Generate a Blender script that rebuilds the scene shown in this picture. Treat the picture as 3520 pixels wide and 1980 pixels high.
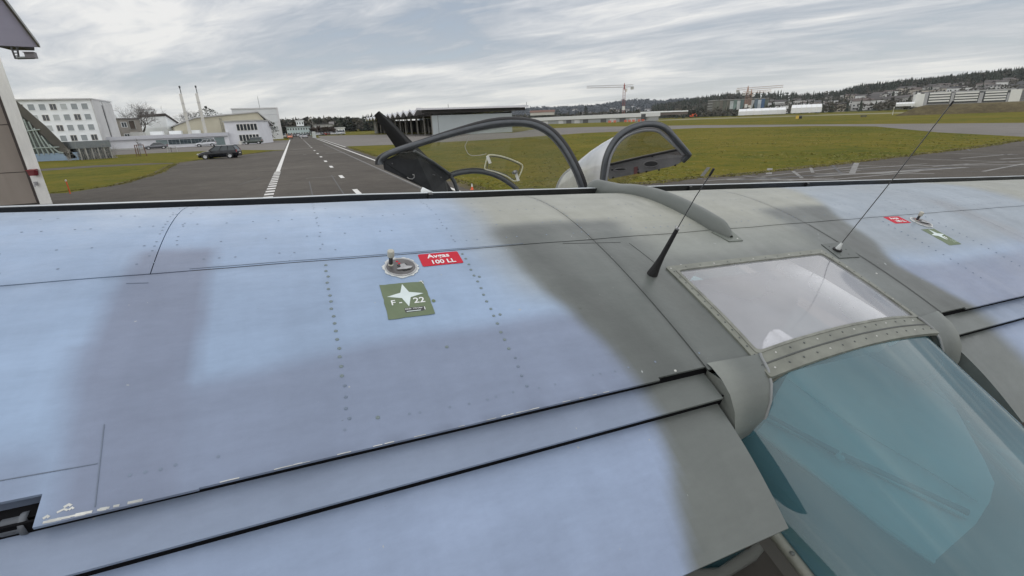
import bpy, bmesh, math, random
import numpy as np
from mathutils import Vector, Matrix, noise as mnoise
random.seed(7)
for o in list(bpy.data.objects): bpy.data.objects.remove(o)
SC = bpy.context.scene
COL = SC.collection

# ------------------------------------------------------------------ camera
FPX = 1624.0; K = 3520/2576.0
nad = np.array([183.0, 4610.0, FPX]); down = nad/np.linalg.norm(nad)
_zc = np.array([0, 0, 1.0]); _up = -down
_Y = _zc - _up*(_zc@_up); _Y /= np.linalg.norm(_Y)
_X = np.cross(_Y, _up)
MW = np.array([_X, _Y, _up])                       # camera axes (right, down, forward) -> world
CAMP = np.array([0, 0, 2.9])
cd = bpy.data.cameras.new('camera'); cam = bpy.data.objects.new('camera', cd); COL.objects.link(cam)
cd.sensor_width = 36; cd.lens = 36*FPX/3520; cd.clip_start = 0.05; cd.clip_end = 20000
R = np.column_stack([MW[:, 0], -MW[:, 1], -MW[:, 2]])
cam.matrix_world = Matrix([list(R[i])+[CAMP[i]] for i in range(3)]+[[0, 0, 0, 1]])
SC.camera = cam
# ------------------------------------------------------------------ sky and sun
SUN_EL, SUN_AZ = 76.0, -155.0                      # degrees; azimuth from +Y towards +X
w = bpy.data.worlds.new('World'); SC.world = w; w.use_nodes = True
nt = w.node_tree; nt.nodes.clear()
def N(nt, typ, **kw):
    n = nt.nodes.new(typ)
    for k, v in kw.items(): setattr(n, k, v)
    return n
def build_world():
    L = nt.links.new
    out = N(nt, 'ShaderNodeOutputWorld')
    sky = N(nt, 'ShaderNodeTexSky', sky_type='NISHITA', sun_disc=False)
    sky.sun_elevation = math.radians(SUN_EL); sky.sun_rotation = math.radians(SUN_AZ)
    sky.dust_density = 2.0
    bg1 = N(nt, 'ShaderNodeBackground'); bg1.inputs[1].default_value = 0.11
    L(sky.outputs[0], bg1.inputs[0])
    tc = N(nt, 'ShaderNodeTexCoord'); sp = N(nt, 'ShaderNodeSeparateXYZ'); L(tc.outputs['Generated'], sp.inputs[0])
    def M(op, a, b=None):
        n = N(nt, 'ShaderNodeMath', operation=op)
        for i, x in enumerate((a, b)):
            if x is None: continue
            if isinstance(x, (int, float)): n.inputs[i].default_value = x
            else: L(x, n.inputs[i])
        return n.outputs[0]
    z = M('ADD', M('MAXIMUM', sp.outputs[2], 0.0), 0.09)
    # plane of the cloud deck, turned so that the cloud streets run away to the left of the view
    ca, sa = math.cos(math.radians(58)), math.sin(math.radians(58))
    along = M('DIVIDE', M('ADD', M('MULTIPLY', sp.outputs[0], -sa), M('MULTIPLY', sp.outputs[1], ca)), z)
    across = M('DIVIDE', M('ADD', M('MULTIPLY', sp.outputs[0], ca), M('MULTIPLY', sp.outputs[1], sa)), z)
    def noise(sx, sy, off, scale, detail, rough, dist):
        cb = N(nt, 'ShaderNodeCombineXYZ')
        L(M('MULTIPLY', across, sx), cb.inputs[0]); L(M('MULTIPLY', along, sy), cb.inputs[1]); cb.inputs[2].default_value = off
        n = N(nt, 'ShaderNodeTexNoise'); n.inputs['Scale'].default_value = scale; n.inputs['Detail'].default_value = detail
        n.inputs['Roughness'].default_value = rough; n.inputs['Distortion'].default_value = dist
        L(cb.outputs[0], n.inputs['Vector']); return n.outputs['Fac']
    def ramp(f, stops):
        r = N(nt, 'ShaderNodeValToRGB'); L(f, r.inputs[0]); e = r.color_ramp.elements
        e[0].position, e[0].color = stops[0][0], (*stops[0][1], 1); e[1].position, e[1].color = stops[1][0], (*stops[1][1], 1)
        for p, c in stops[2:]:
            q = e.new(p); q.color = (*c, 1)
        return r.outputs[0]
    big = noise(.80, .42, 5.4, .9, 5, .55, .9)
    fine = noise(2.0, .80, 8.2, 1.7, 9, .64, 1.1)
    mixf = M('ADD', M('MULTIPLY', big, .70), M('MULTIPLY', fine, .30))
    cloud = ramp(mixf, [(.40, (.255, .298, .362)), (.465, (.345, .378, .430)), (.525, (.450, .470, .505)), (.605, (.645, .642, .636))])
    # whiter, warmer deck low over the horizon
    hz = M('POWER', M('SUBTRACT', 1.0, M('MINIMUM', M('MAXIMUM', sp.outputs[2], 0.0), 1.0)), 9.0)
    mx = N(nt, 'ShaderNodeMix', data_type='RGBA'); L(M('MULTIPLY', hz, .80), mx.inputs[0]); L(cloud, mx.inputs[6]); mx.inputs[7].default_value = (.625, .62, .575, 1)
    bg2 = N(nt, 'ShaderNodeBackground'); bg2.inputs[1].default_value = 1.0; L(mx.outputs[2], bg2.inputs[0])
    cover = ramp(mixf, [(.33, (.74, .74, .74)), (.45, (.97, .97, .97))])
    ms = N(nt, 'ShaderNodeMixShader'); L(cover, ms.inputs[0]); L(bg1.outputs[0], ms.inputs[1]); L(bg2.outputs[0], ms.inputs[2])
    L(ms.outputs[0], out.inputs[0])
build_world()
sd = bpy.data.lights.new('sun', 'SUN'); sun = bpy.data.objects.new('sun', sd); COL.objects.link(sun)
sd.energy = 1.5; sd.angle = math.radians(170); sd.color = (1, .96, .9)
_e, _a = math.radians(SUN_EL), math.radians(SUN_AZ)
sun.rotation_euler = Vector((-math.sin(_a)*math.cos(_e), -math.cos(_a)*math.cos(_e), -math.sin(_e))).to_track_quat('-Z', 'Y').to_euler()
SC.view_settings.view_transform = 'Standard'; SC.view_settings.look = 'None'
SC.view_settings.exposure = 0.45; SC.view_settings.gamma = 1.0; SC.view_settings.use_curve_mapping = False
SC.cycles.max_bounces = 8; SC.cycles.transparent_max_bounces = 12
SC.cycles.sample_clamp_indirect = 4.0

# ------------------------------------------------------------------ helpers
def ray(px, py):
    v = MW@np.array([px*K-1760, py*K-990, FPX]); return v/np.linalg.norm(v)
def at(px, py, D):
    """point seen at (px,py) of the photo, at horizontal distance D"""
    r = ray(px, py); return Vector(CAMP+r*(D/math.hypot(r[0], r[1])))
def gp(px, py, z=0.0):
    r = ray(px, py); return Vector(CAMP+r*((z-CAMP[2])/r[2]))
def zat(p, py, px=None):
    """height over point p at which the picture row py is reached"""
    lo, hi = -50.0, 400.0
    for _ in range(50):
        m = (lo+hi)/2; v = MW.T@(np.array([p[0], p[1], m])-CAMP)
        if (v[1]/v[2]*FPX+990)/K > py: lo = m
        else: hi = m
    return lo
MATS = {}
def mat(name, col, rough=.6, metal=0., var=.12, scale=4., bump=0., bscale=40., spec=.5, coat=0., alpha=1., col2=None, obj=True, trans=0., stretch=None, emit=None):
    if name in MATS: return MATS[name]
    m = bpy.data.materials.new(name); m.use_nodes = True; t = m.node_tree; L = t.links.new
    b = t.nodes['Principled BSDF']
    b.inputs['Roughness'].default_value = rough; b.inputs['Metallic'].default_value = metal
    b.inputs['Specular IOR Level'].default_value = spec; b.inputs['Coat Weight'].default_value = coat
    b.inputs['Alpha'].default_value = alpha; b.inputs['Transmission Weight'].default_value = trans
    b.inputs['Coat Roughness'].default_value = .08
    tc = N(t, 'ShaderNodeTexCoord'); src = tc.outputs['Object']
    if stretch:
        mp = N(t, 'ShaderNodeMapping'); mp.inputs['Scale'].default_value = stretch; L(src, mp.inputs[0]); src = mp.outputs[0]
    n = N(t, 'ShaderNodeTexNoise'); n.inputs['Scale'].default_value = scale; n.inputs['Detail'].default_value = 6; n.inputs['Roughness'].default_value = .62
    L(src, n.inputs['Vector'])
    r = N(t, 'ShaderNodeValToRGB'); L(n.outputs['Fac'], r.inputs[0])
    c2 = col2 or tuple(min(1, c*(1+var)) for c in col); c1 = tuple(c*(1-var) for c in col) if col2 is None else col
    r.color_ramp.elements[0].position = .32; r.color_ramp.elements[0].color = (*c1, 1)
    r.color_ramp.elements[1].position = .68; r.color_ramp.elements[1].color = (*c2, 1)
    L(r.outputs[0], b.inputs['Base Color'])
    if bump:
        n2 = N(t, 'ShaderNodeTexNoise'); n2.inputs['Scale'].default_value = bscale; n2.inputs['Detail'].default_value = 4; L(src, n2.inputs['Vector'])
        bp = N(t, 'ShaderNodeBump'); bp.inputs['Strength'].default_value = bump; L(n2.outputs['Fac'], bp.inputs['Height']); L(bp.outputs[0], b.inputs['Normal'])
    if emit:
        b.inputs['Emission Color'].default_value = (*emit, 1); b.inputs['Emission Strength'].default_value = 1
    MATS[name] = m; return m

class MB:
    """collects shapes in one coordinate frame and links them as ONE mesh object"""
    def __init__(s): s.v = []; s.f = []; s.mi = []; s.smooth = []
    def add(s, vs, fs, mi=0, smooth=False):
        o = len(s.v); s.v += [tuple(v) for v in vs]
        for f in fs: s.f.append(tuple(i+o for i in f)); s.mi.append(mi); s.smooth.append(smooth)
        return s
    def box(s, c, ax, ay, az, mi=0):
        """box from a corner-centre c and three half-axis vectors"""
        c, ax, ay, az = map(Vector, (c, ax, ay, az))
        vs = [c+ax*i+ay*j+az*k for k in (-1, 1) for j in (-1, 1) for i in (-1, 1)]
        return s.add(vs, [(0, 2, 3, 1), (4, 5, 7, 6), (0, 1, 5, 4), (2, 6, 7, 3), (0, 4, 6, 2), (1, 3, 7, 5)], mi)
    def ab(s, x0, x1, y0, y1, z0, z1, mi=0):
        return s.box(((x0+x1)/2, (y0+y1)/2, (z0+z1)/2), ((x1-x0)/2, 0, 0), (0, (y1-y0)/2, 0), (0, 0, (z1-z0)/2), mi)
    def tube(s, pts, r, n=8, mi=0, caps=True, flat=None):
        pts = [Vector(p) for p in pts]; rs = r if isinstance(r, (list, tuple)) else [r]*len(pts)
        rings = []; up = None
        for i, p in enumerate(pts):
            d = (pts[min(i+1, len(pts)-1)]-pts[max(i-1, 0)]).normalized()
            if up is None:
                up = Vector((0, 0, 1)) if abs(d.z) < .9 else Vector((1, 0, 0))
            a = d.cross(up).normalized(); b = a.cross(d).normalized(); up = b
            rings.append([p+(a*math.cos(2*math.pi*k/n)+b*math.sin(2*math.pi*k/n)*(flat or 1))*rs[i] for k in range(n)])
        vs = [v for rg in rings for v in rg]; fs = []
        for i in range(len(pts)-1):
            for k in range(n): fs.append((i*n+k, i*n+(k+1) % n, (i+1)*n+(k+1) % n, (i+1)*n+k))
        s.add(vs, fs, mi, True)
        if caps: s.add(rings[0], [tuple(range(n))[::-1]], mi); s.add(rings[-1], [tuple(range(n))], mi)
        return s
    def lathe(s, c, axis, prof, n=20, mi=0, smooth=True):
        """prof: list of (radius, height along axis)"""
        c = Vector(c); a = Vector(axis).normalized(); u = a.orthogonal().normalized(); v = a.cross(u)
        vs = [c+a*h+(u*math.cos(2*math.pi*k/n)+v*math.sin(2*math.pi*k/n))*r for r, h in prof for k in range(n)]; fs = []
        for i in range(len(prof)-1):
            for k in range(n): fs.append((i*n+k, i*n+(k+1) % n, (i+1)*n+(k+1) % n, (i+1)*n+k))
        return s.add(vs, fs, mi, smooth)
    def grid(s, P, mi=0, smooth=True):
        """P: 2-D list of points"""
        a, b = len(P), len(P[0])
        return s.add([p for r in P for p in r], [(i*b+j, i*b+j+1, (i+1)*b+j+1, (i+1)*b+j) for i in range(a-1) for j in range(b-1)], mi, smooth)
    def prism(s, poly, ext, mi=0):
        """polygon of points, pushed along vector ext"""
        n = len(poly); a = [Vector(p) for p in poly]; b = [p+Vector(ext) for p in a]
        return s.add(a+b, [tuple(range(n))[::-1], tuple(range(n, 2*n))]+[(i, (i+1) % n, n+(i+1) % n, n+i) for i in range(n)], mi)
    def mesh(s, name, mats, org=(0, 0, 0), weld=False):
        me = bpy.data.meshes.new(name); o = Vector(org)
        me.from_pydata([(v[0]-o[0], v[1]-o[1], v[2]-o[2]) for v in s.v], [], s.f)
        for m in (mats if isinstance(mats, (list, tuple)) else [mats]): me.materials.append(m)
        me.polygons.foreach_set('material_index', s.mi); me.polygons.foreach_set('use_smooth', s.smooth)
        bm = bmesh.new(); bm.from_mesh(me)
        if weld: bmesh.ops.remove_doubles(bm, verts=bm.verts, dist=1e-5)
        bmesh.ops.recalc_face_normals(bm, faces=bm.faces); bm.to_mesh(me); bm.free()
        me.update(); return me
    def build(s, name, mats, parent=None, weld=False, org=None):
        """vertices are in the parent's frame (world axes, moved to the parent's place)"""
        if org is None: org = parent['_o'] if parent is not None and '_o' in parent else (0, 0, 0)
        o = bpy.data.objects.new(name, s.mesh(name, mats, org, weld)); COL.objects.link(o)
        if parent is not None: o.parent = parent; o['_o'] = list(org)
        return o
def tag(o, label=None, cat=None, group=None, kind=None):
    if label: o['label'] = label
    if cat: o['category'] = cat
    if group: o['group'] = group
    if kind: o['kind'] = kind
    return o
def thing(name, label, cat, loc=(0, 0, 0), group=None):
    o = bpy.data.objects.new(name, None); COL.objects.link(o); o.location = loc; o['_o'] = list(loc)
    o.empty_display_size = .3
    return tag(o, label, cat, group)
def solo(mb, name, mats, label, cat, loc, group=None, kind=None, weld=False):
    """a thing that is one mesh, with its origin at loc"""
    o = mb.build(name, mats, None, weld, org=loc); o.location = loc
    return tag(o, label, cat, group, kind)
def copy_tree(o, parent=None):
    c = o.copy(); COL.objects.link(c)
    if parent is not None: c.parent = parent
    for ch in o.children: copy_tree(ch, c)
    return c
def text_mesh(body, size, bold=.0, align='CENTER'):
    cu = bpy.data.curves.new('lettering', 'FONT'); cu.body = body; cu.size = size; cu.align_x = align; cu.align_y = 'CENTER'
    cu.offset = bold; cu.extrude = .0004; cu.resolution_u = 3
    ob = bpy.data.objects.new('lettering', cu); COL.objects.link(ob)
    dg = bpy.context.evaluated_depsgraph_get(); dg.update()
    me = bpy.data.meshes.new_from_object(ob.evaluated_get(dg)); bpy.data.objects.remove(ob)
    return me
def lerp(a, b, t): return a+(b-a)*t
def sstep(a, b, x):
    t = np.clip((np.asarray(x, float)-a)/(b-a), 0, 1); return t*t*(3-2*t)

# materials used in many places
M_white = mat('white_render', (.82, .85, .86), .75, var=.06, scale=.3)
M_offwhite = mat('offwhite_paint', (.66, .65, .61), .7, var=.08, scale=1.)
M_glass = mat('dark_window_glass', (.035, .042, .05), .12, spec=.8, var=.3, scale=.8)
M_blind = mat('grey_roller_blind', (.30, .33, .34), .7, var=.12, scale=.7)
M_blind2 = mat('pale_roller_blind', (.46, .49, .49), .7, var=.1, scale=.7)
M_dkframe = mat('dark_frame', (.05, .052, .055), .5)
M_concrete = mat('concrete', (.40, .40, .38), .85, var=.15, scale=.8, bump=.1, bscale=6)
M_conc_lt = mat('pale_concrete', (.52, .52, .52), .85, var=.08, scale=.4)
M_rooft = mat('dark_roof', (.10, .095, .09), .8, var=.25, scale=.8)
M_rubber = mat('black_rubber', (.012, .012, .013), .75)
M_chrome = mat('rim_metal', (.55, .56, .58), .35, metal=.6)
M_black = mat('black_paint', (.012, .013, .014), .45)

# ------------------------------------------------------------------ ground, taxiway, aprons, markings
def ground_mat(name, stops, scales=(.05, .6, 7.0), wts=(.4, .35, .25), bump=.3, bsc=12, rough=.95, patch=None):
    m = bpy.data.materials.new(name); m.use_nodes = True; t = m.node_tree; L = t.links.new; b = t.nodes['Principled BSDF']
    b.inputs['Roughness'].default_value = rough; b.inputs['Specular IOR Level'].default_value = .08 if 'grass' in name else .25
    tc = N(t, 'ShaderNodeTexCoord'); acc = None
    for s_, w_ in zip(scales, wts):
        n = N(t, 'ShaderNodeTexNoise'); n.inputs['Scale'].default_value = s_; n.inputs['Detail'].default_value = 7; n.inputs['Roughness'].default_value = .65
        L(tc.outputs['Object'], n.inputs['Vector'])
        q = N(t, 'ShaderNodeMath', operation='MULTIPLY'); L(n.outputs['Fac'], q.inputs[0]); q.inputs[1].default_value = w_
        if acc is None: acc = q.outputs[0]
        else:
            a = N(t, 'ShaderNodeMath', operation='ADD'); L(acc, a.inputs[0]); L(q.outputs[0], a.inputs[1]); acc = a.outputs[0]
    r = N(t, 'ShaderNodeValToRGB'); L(acc, r.inputs[0]); e = r.color_ramp.elements
    e[0].position, e[0].color = stops[0][0], (*stops[0][1], 1); e[1].position, e[1].color = stops[1][0], (*stops[1][1], 1)
    for p, c in stops[2:]: q = e.new(p); q.color = (*c, 1)
    col = r.outputs[0]
    L(col, b.inputs['Base Color'])
    n = N(t, 'ShaderNodeTexNoise'); n.inputs['Scale'].default_value = bsc; n.inputs['Detail'].default_value = 5; L(tc.outputs['Object'], n.inputs['Vector'])
    bp = N(t, 'ShaderNodeBump'); bp.inputs['Strength'].default_value = bump; bp.inputs['Distance'].default_value = .05
    L(n.outputs['Fac'], bp.inputs['Height']); L(bp.outputs[0], b.inputs['Normal'])
    return m
M_grass = ground_mat('meadow_grass', [(.37, (.045, .055, .006)), (.45, (.084, .090, .008)), (.52, (.124, .106, .011)), (.58, (.152, .124, .018)), (.66, (.190, .155, .04))], (.05, .5, 3.2), (.36, .34, .30), .9, 9)
M_asph = ground_mat('worn_asphalt', [(.36, (.040, .035, .029)), (.47, (.068, .059, .049)), (.55, (.090, .079, .066)), (.63, (.130, .116, .098))], (.09, .9, 14.), (.46, .24, .30), .35, 45, .9)
M_asph2 = ground_mat('pale_asphalt', [(.38, (.12, .110, .10)), (.5, (.155, .143, .13)), (.62, (.195, .182, .168))], (.03, .4, 9.), (.4, .3, .3), .25, 40, .9)
M_paint = mat('road_paint', (.62, .61, .58), .7, var=.18, scale=2.5)
M_tar = mat('tar_joint', (.028, .027, .026), .6, var=.3)
M_pale_joint = mat('pale_joint', (.19, .185, .175), .85, var=.25, scale=3.)
RD = np.array([-.390, .921]); RN = np.array([.921, .390])
def rp(a, b, z=0.0): p = RD*a+RN*b; return (p[0], p[1], z)
def sheet(name, pts, z, m, thick=None):
    mb = MB(); mb.add([(p[0], p[1], z) for p in pts], [tuple(range(len(pts)))])
    o = mb.build(name, m); return tag(o, kind='structure')
g_ = MB(); S_ = 3500
g_.add([(-S_, -S_, 0), (S_, -S_, 0), (S_, S_, 0), (-S_, S_, 0)], [(0, 1, 2, 3)])
tag(g_.build('ground', M_grass), 'flat olive green airfield grass reaching to the hills', kind='structure')
sheet('apron', [(-36, -40), (-27.5, 20), (-26.4, 27.7), (-25.3, 27.6), (-25.1, 31.3), (-28.7, 40.3), (-35.4, 52.4), (-36.3, 57.3), (-36.1, 76.1), rp(86, -1.0), rp(-40, -1.0)], .004, M_asph)
sheet('apron', [rp(14.5, 7.0), rp(15.5, 8.5)]+[gp(*p) for p in [(1530, 468), (1676, 458), (1756, 447), (1830, 443), (2027, 422), (2170, 406), (2297, 390), (2457, 371), (2576, 352)]]+[(90, 68), (95, -40), rp(-40, 7.0)], .004, M_asph)
sheet('taxiway', [rp(-40, -1.9), rp(-40, 7.6), rp(430, 7.6), rp(430, -1.9)], .008, M_asph)
sheet('apron', [gp(*p) for p in [(850, 371), (878, 368), (992, 364), (1219, 352), (1423, 338), (1464, 335), (1756, 322), (2043, 317), (2202, 318), (2361, 333), (2576, 344)]]+[(90, 70)]+[gp(*p) for p in [(2576, 309), (2202, 312), (1756, 315), (1500, 319), (1403, 322), (1340, 326), (1290, 334), (1085, 337), (925, 339), (800, 342)]]+[rp(150, 7)], .004, M_asph2)
sheet('yard', [gp(*p) for p in [(690, 377.5), (596, 377), (489, 381), (307, 389), (150, 397)]]+[(-100, 80), (-98, 119)]+[gp(*p) for p in [(560, 364), (672, 354)]]+[rp(170, -1.2), rp(86, -1.2)], .004, M_asph2)
sheet('path', [gp(*p) for p in [(90, 431), (240, 421), (380, 414), (436, 411.5), (436, 410), (380, 410.5), (240, 416), (90, 426)]], .004, M_asph)
sheet('runway', [gp(*p) for p in [(1560, 306.8), (1756, 300.5), (2100, 290), (2576, 276)]]+[gp(*p) for p in [(2576, 273.5), (2100, 287), (1756, 297.5), (1560, 304.6)]], .004, mat('dry_runway_grass', (.17, .155, .075), .95, var=.2, scale=.1))
# painted markings
def strip(mb, p, q, w_, z=.012, mi=0):
    p, q = Vector((p[0], p[1], 0)), Vector((q[0], q[1], 0)); d = (q-p).normalized(); s_ = Vector((-d.y, d.x, 0))*w_/2
    mb.add([(v.x, v.y, z) for v in (p-s_, q-s_, q+s_, p+s_)], [(0, 1, 2, 3)], mi)
road_marks = thing('road_marking', None, None); road_marks['kind'] = 'structure'
for i in range(22):                                  # block line along the left edge
    mb = MB(); a = 13+i*1.27; strip(mb, rp(a, -1.6), rp(a+.66, -1.6), .42); mb.build('marking_block', M_paint, road_marks)
mb = MB(); strip(mb, rp(40.6, -1.6), rp(178, -1.6), .3); mb.build('edge_line', M_paint, road_marks)
mb = MB(); strip(mb, rp(6, 6.4), rp(185, 6.4), .19); mb.build('edge_line', M_paint, road_marks)
mb = MB(); strip(mb, rp(84, 7.3), rp(185, 7.3), .2); mb.build('edge_line', M_paint, road_marks)
_da = [6.5, 15.3]
for q in [(895, 482.5), (855, 445), (829, 420), (816.3, 406), (807, 394.8), (797, 386.7), (789, 379), (781, 371.5)]:
    v = gp(*q); _da.append(float(v.x*RD[0]+v.y*RD[1]))
_da += [_da[-1]+9.2*(i+1) for i in range(8)]
for a in _da:
    mb = MB(); strip(mb, rp(a-1.0, 2.3), rp(a+1.0, 2.3), .24); mb.build('centre_dash', M_paint, road_marks)
mb = MB(); strip(mb, rp(195, 2.3), rp(260, 2.3), .22); mb.build('centre_line', M_paint, road_marks)
for (a, b0, b1, w_) in [(33, .2, 2.0, .10), (86, -.6, 2.0, .5), (66, 3.2, 6.2, .4), (66, .6, .95, .4), (92, 3.6, 4.2, .5)]:
    mb = MB(); strip(mb, rp(a, b0), rp(a, b1), w_); mb.build('faded_marking', M_pale_joint, road_marks)
joint = MB()
strip(joint, rp(-5, 5.12), rp(110, 5.16), .05, .0122, 0); strip(joint, rp(-5, 5.24), rp(110, 5.28), .10, .0121, 1)
for (a0, b0, a1, b1) in [(22, .3, 31, .35), (20, 1.6, 34, 1.8), (32, -3.5, 36, -2.5), (38, -9, 39, -4.5), (44, -14, 45.5, -8)]:
    strip(joint, rp(a0, b0), rp(a1, b1), .06, .0124, 0)
for (p, q) in [((2617, 607), (2943, 572)), ((2552, 605), (2726, 620)), ((3139, 546), (3520, 559)), ((2922, 568), (3270, 581)), ((3378, 590), (3520, 563)), ((2860, 618), (3160, 590)), ((3250, 527), (3500, 533)), ((3300, 545), (3480, 530)), ((2420, 622), (2560, 612))]:
    a, b = gp(p[0]/K, p[1]/K), gp(q[0]/K, q[1]/K); strip(joint, a, b, .16, .0085, 1)
for (p, q) in [((3290, 588), (3372, 592)), ((2925, 571), (2990, 577))]:
    strip(joint, gp(p[0]/K, p[1]/K), gp(q[0]/K, q[1]/K), .12, .009, 0)
_r = random.Random(31)
for k_ in range(26):
    px_ = _r.uniform(1750, 2560); py_ = float(np.interp(px_, [1750, 2027, 2297, 2576], [449, 424, 392, 354]))+_r.uniform(3, 46)*(.4+.6*(px_-1700)/876); a = gp(px_, py_); an_ = _r.choice([.12, .2, -.35, 1.1])+_r.gauss(0, .08); l_ = _r.uniform(1.5, 6)
    strip(joint, a, (a.x+math.cos(an_)*l_, a.y+math.sin(an_)*l_), _r.uniform(.06, .30), .0088+k_*.00002, 1 if _r.random() < .7 else 0)
for k_ in range(7):
    strip(joint, (2+k_*3.0, -6+k_*.5), (12+k_*2.6, 13+k_*1.2), .08, .0085, k_ % 2)
tag(joint.build('tar_joint', [M_tar, M_pale_joint]), kind='structure')
# tufts at the grass edges break the straight cut of the asphalt
def tufts():
    rnd = random.Random(5); mb = MB()
    edges = [[gp(*p) for p in [(1530, 468), (1676, 458), (1756, 447), (1830, 443), (2027, 422), (2170, 406), (2297, 390), (2457, 371), (2576, 352)]],
             [Vector((-25.1, 31.3, 0)), Vector((-28.7, 40.3, 0)), Vector((-35.4, 52.4, 0))], [Vector((*rp(16, 7.6)[:2], 0)), Vector((*rp(80, 7.6)[:2], 0))],
             [Vector((-36.3, 57.3, 0)), Vector((-36.1, 76.1, 0))], [Vector((-26.4, 27.7, 0)), Vector((-25.1, 31.3, 0))]]
    for ed in edges:
        for a, b in zip(ed[:-1], ed[1:]):
            n = int((b-a).length*26)
            for _ in range(n):
                p = a.lerp(b, rnd.random())+Vector((rnd.gauss(0, .16), rnd.gauss(0, .16), 0)); h = rnd.uniform(.03, .09)
                for _k in range(3):
                    an = rnd.random()*6.28; c, s_ = math.cos(an), math.sin(an); w_ = rnd.uniform(.02, .05)
                    q = p+Vector((rnd.gauss(0, .05), rnd.gauss(0, .05), 0))
                    mb.add([q+Vector((-c*w_, -s_*w_, 0)), q+Vector((c*w_, s_*w_, 0)), q+Vector((rnd.gauss(0, .05), rnd.gauss(0, .05), h))], [(0, 1, 2)])
    # meadow tussocks, thinning out with distance
    for _ in range(16000):
        y = 18+80*rnd.random()**1.7; x = rnd.uniform(-.1, 1.25)*y
        a_, b_ = x*RD[0]+y*RD[1], x*RN[0]+y*RN[1]
        if b_ < 8: continue
        v = MW.T@(np.array([x, y, 0])-CAMP); px, py = (v[0]/v[2]*FPX+1760)/K, (v[1]/v[2]*FPX+990)/K
        ye = np.interp(px, [1530, 1676, 1830, 2027, 2170, 2297, 2457, 2576], [468, 458, 443, 422, 406, 390, 371, 352])
        yt = np.interp(px, [878, 992, 1219, 1423, 1756, 2043, 2202, 2361, 2576], [368, 364, 352, 338, 322, 317, 318, 333, 344])
        if px > 1500 and py > ye-1 or py < yt+1: continue
        s_ = mnoise.noise(Vector((x*.12, y*.12, 0)))
        if s_ < rnd.uniform(-.5, .35): continue
        h = rnd.uniform(.015, .045); w_ = rnd.uniform(.03, .08)
        for _k in range(3):
            an = rnd.random()*6.28; c, t_ = math.cos(an), math.sin(an); q = Vector((x+rnd.gauss(0, .08), y+rnd.gauss(0, .08), 0))
            mb.add([q+Vector((-c*w_, -t_*w_, 0)), q+Vector((c*w_, t_*w_, 0)), q+Vector((rnd.gauss(0, .06), rnd.gauss(0, .06), h))], [(0, 1, 2)])
    tag(mb.build('grass_tufts', mat('grass_blades', (.11, .115, .022), .9, col2=(.21, .18, .05), scale=.35)), 'short olive grass tufts on the meadow and along the asphalt edge', 'grass', kind='stuff')
tufts()
def verge():
    rnd = random.Random(12); mb = MB()
    for ed in ([gp(*p) for p in [(1530, 468), (1676, 458), (1756, 447), (1830, 443), (2027, 422), (2170, 406), (2297, 390), (2457, 371), (2576, 352)]], [Vector((-25.1, 31.3, 0)), Vector((-28.7, 40.3, 0)), Vector((-35.4, 52.4, 0)), Vector((-36.3, 57.3, 0))], [Vector((*rp(16, 7.6)[:2], 0)), Vector((*rp(80, 7.6)[:2], 0))]):
        for a, b in zip(ed[:-1], ed[1:]):
            n = max(2, int((b-a).length/.35)); d = (b-a).normalized(); q = Vector((-d.y, d.x, 0)); P = []
            for i in range(n+1):
                p = a.lerp(b, i/n); k = mnoise.noise(p*.5)*.5+.5; P.append([tuple(p-q*(.05+.25*k+rnd.uniform(0, .12)))[:2]+(.0095,), tuple(p+q*(.10+.55*(mnoise.noise(p*.35+Vector((9, 0, 0)))*.5+.5)+rnd.uniform(0, .15)))[:2]+(.0095,)])
            mb.grid(P, 0, False)
    tag(mb.build('verge', ground_mat('bare_soil', [(.40, (.045, .036, .018)), (.5, (.085, .068, .030)), (.6, (.13, .11, .05))], (.5, 3., 14.), (.3, .4, .3), .6, 20)), kind='structure')
verge()

# ------------------------------------------------------------------ hills and far woods
def prof(px):   # row of the skyline of the near ridge, by picture column
    return float(np.interp(px, [1560, 1640, 1690, 1740, 1790, 1850, 1900, 1960, 2040, 2100, 2160, 2220, 2300, 2400, 2500, 2576, 2700, 2900], [272, 268, 262, 252, 246, 240, 238, 237, 240, 233, 221, 214, 206, 196, 187, 180, 172, 168]))
def prof_back(px):
    return float(np.interp(px, [1100, 1250, 1330, 1400, 1440, 1475, 1520, 1560, 1610, 1660, 1720, 1800, 1900], [286, 279, 274, 273, 268, 269, 264, 256, 254, 257, 252, 250, 250]))
def pxaz(px): r = ray(px, 280); return math.atan2(r[0], r[1])
def hill(name, p0, p1, R0, R1, pf, m, n=70, k=12, drop=0):
    P = []; top = []
    for i in range(n+1):
        px = lerp(p0, p1, i/n); az = pxaz(px); c = at(px, pf(px), R1); edge = min(1, i/5, 6)
        h = (c.z-drop)
        row = []
        for j in range(k+3):
            t = j/k; R_ = R0+(R1-R0)*t; zz = -1.5+(h+1.5)*float(sstep(0, 1, min(t, 1))**.9)
            if j > k: zz = h-(j-k)*.25*h
            zz += (2.2*mnoise.noise(Vector((az*30, t*4, 1.7))))*(1 if 0 < j < k else 0)
            row.append((math.sin(az)*R_, math.cos(az)*R_, zz))
        P.append(row)
    mb = MB(); mb.grid(P); o = mb.build(name, m); tag(o, kind='structure'); return P
M_hill = ground_mat('hill_meadow', [(.40, (.026, .030, .022)), (.5, (.044, .048, .030)), (.6, (.062, .070, .034))], (.006, .03, .2), (.4, .35, .25), .3, 1)
M_hillb = ground_mat('haze_blue_hill', [(.40, (.030, .040, .055)), (.5, (.042, .054, .070)), (.6, (.065, .078, .092))], (.004, .02, .1), (.35, .35, .3), .3, 1)  # blue of the distant haze mixed into the colour
P_near = hill('hill', 1500, 2900, 430, 1250, prof, M_hill, 90, 14, 14)
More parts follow.
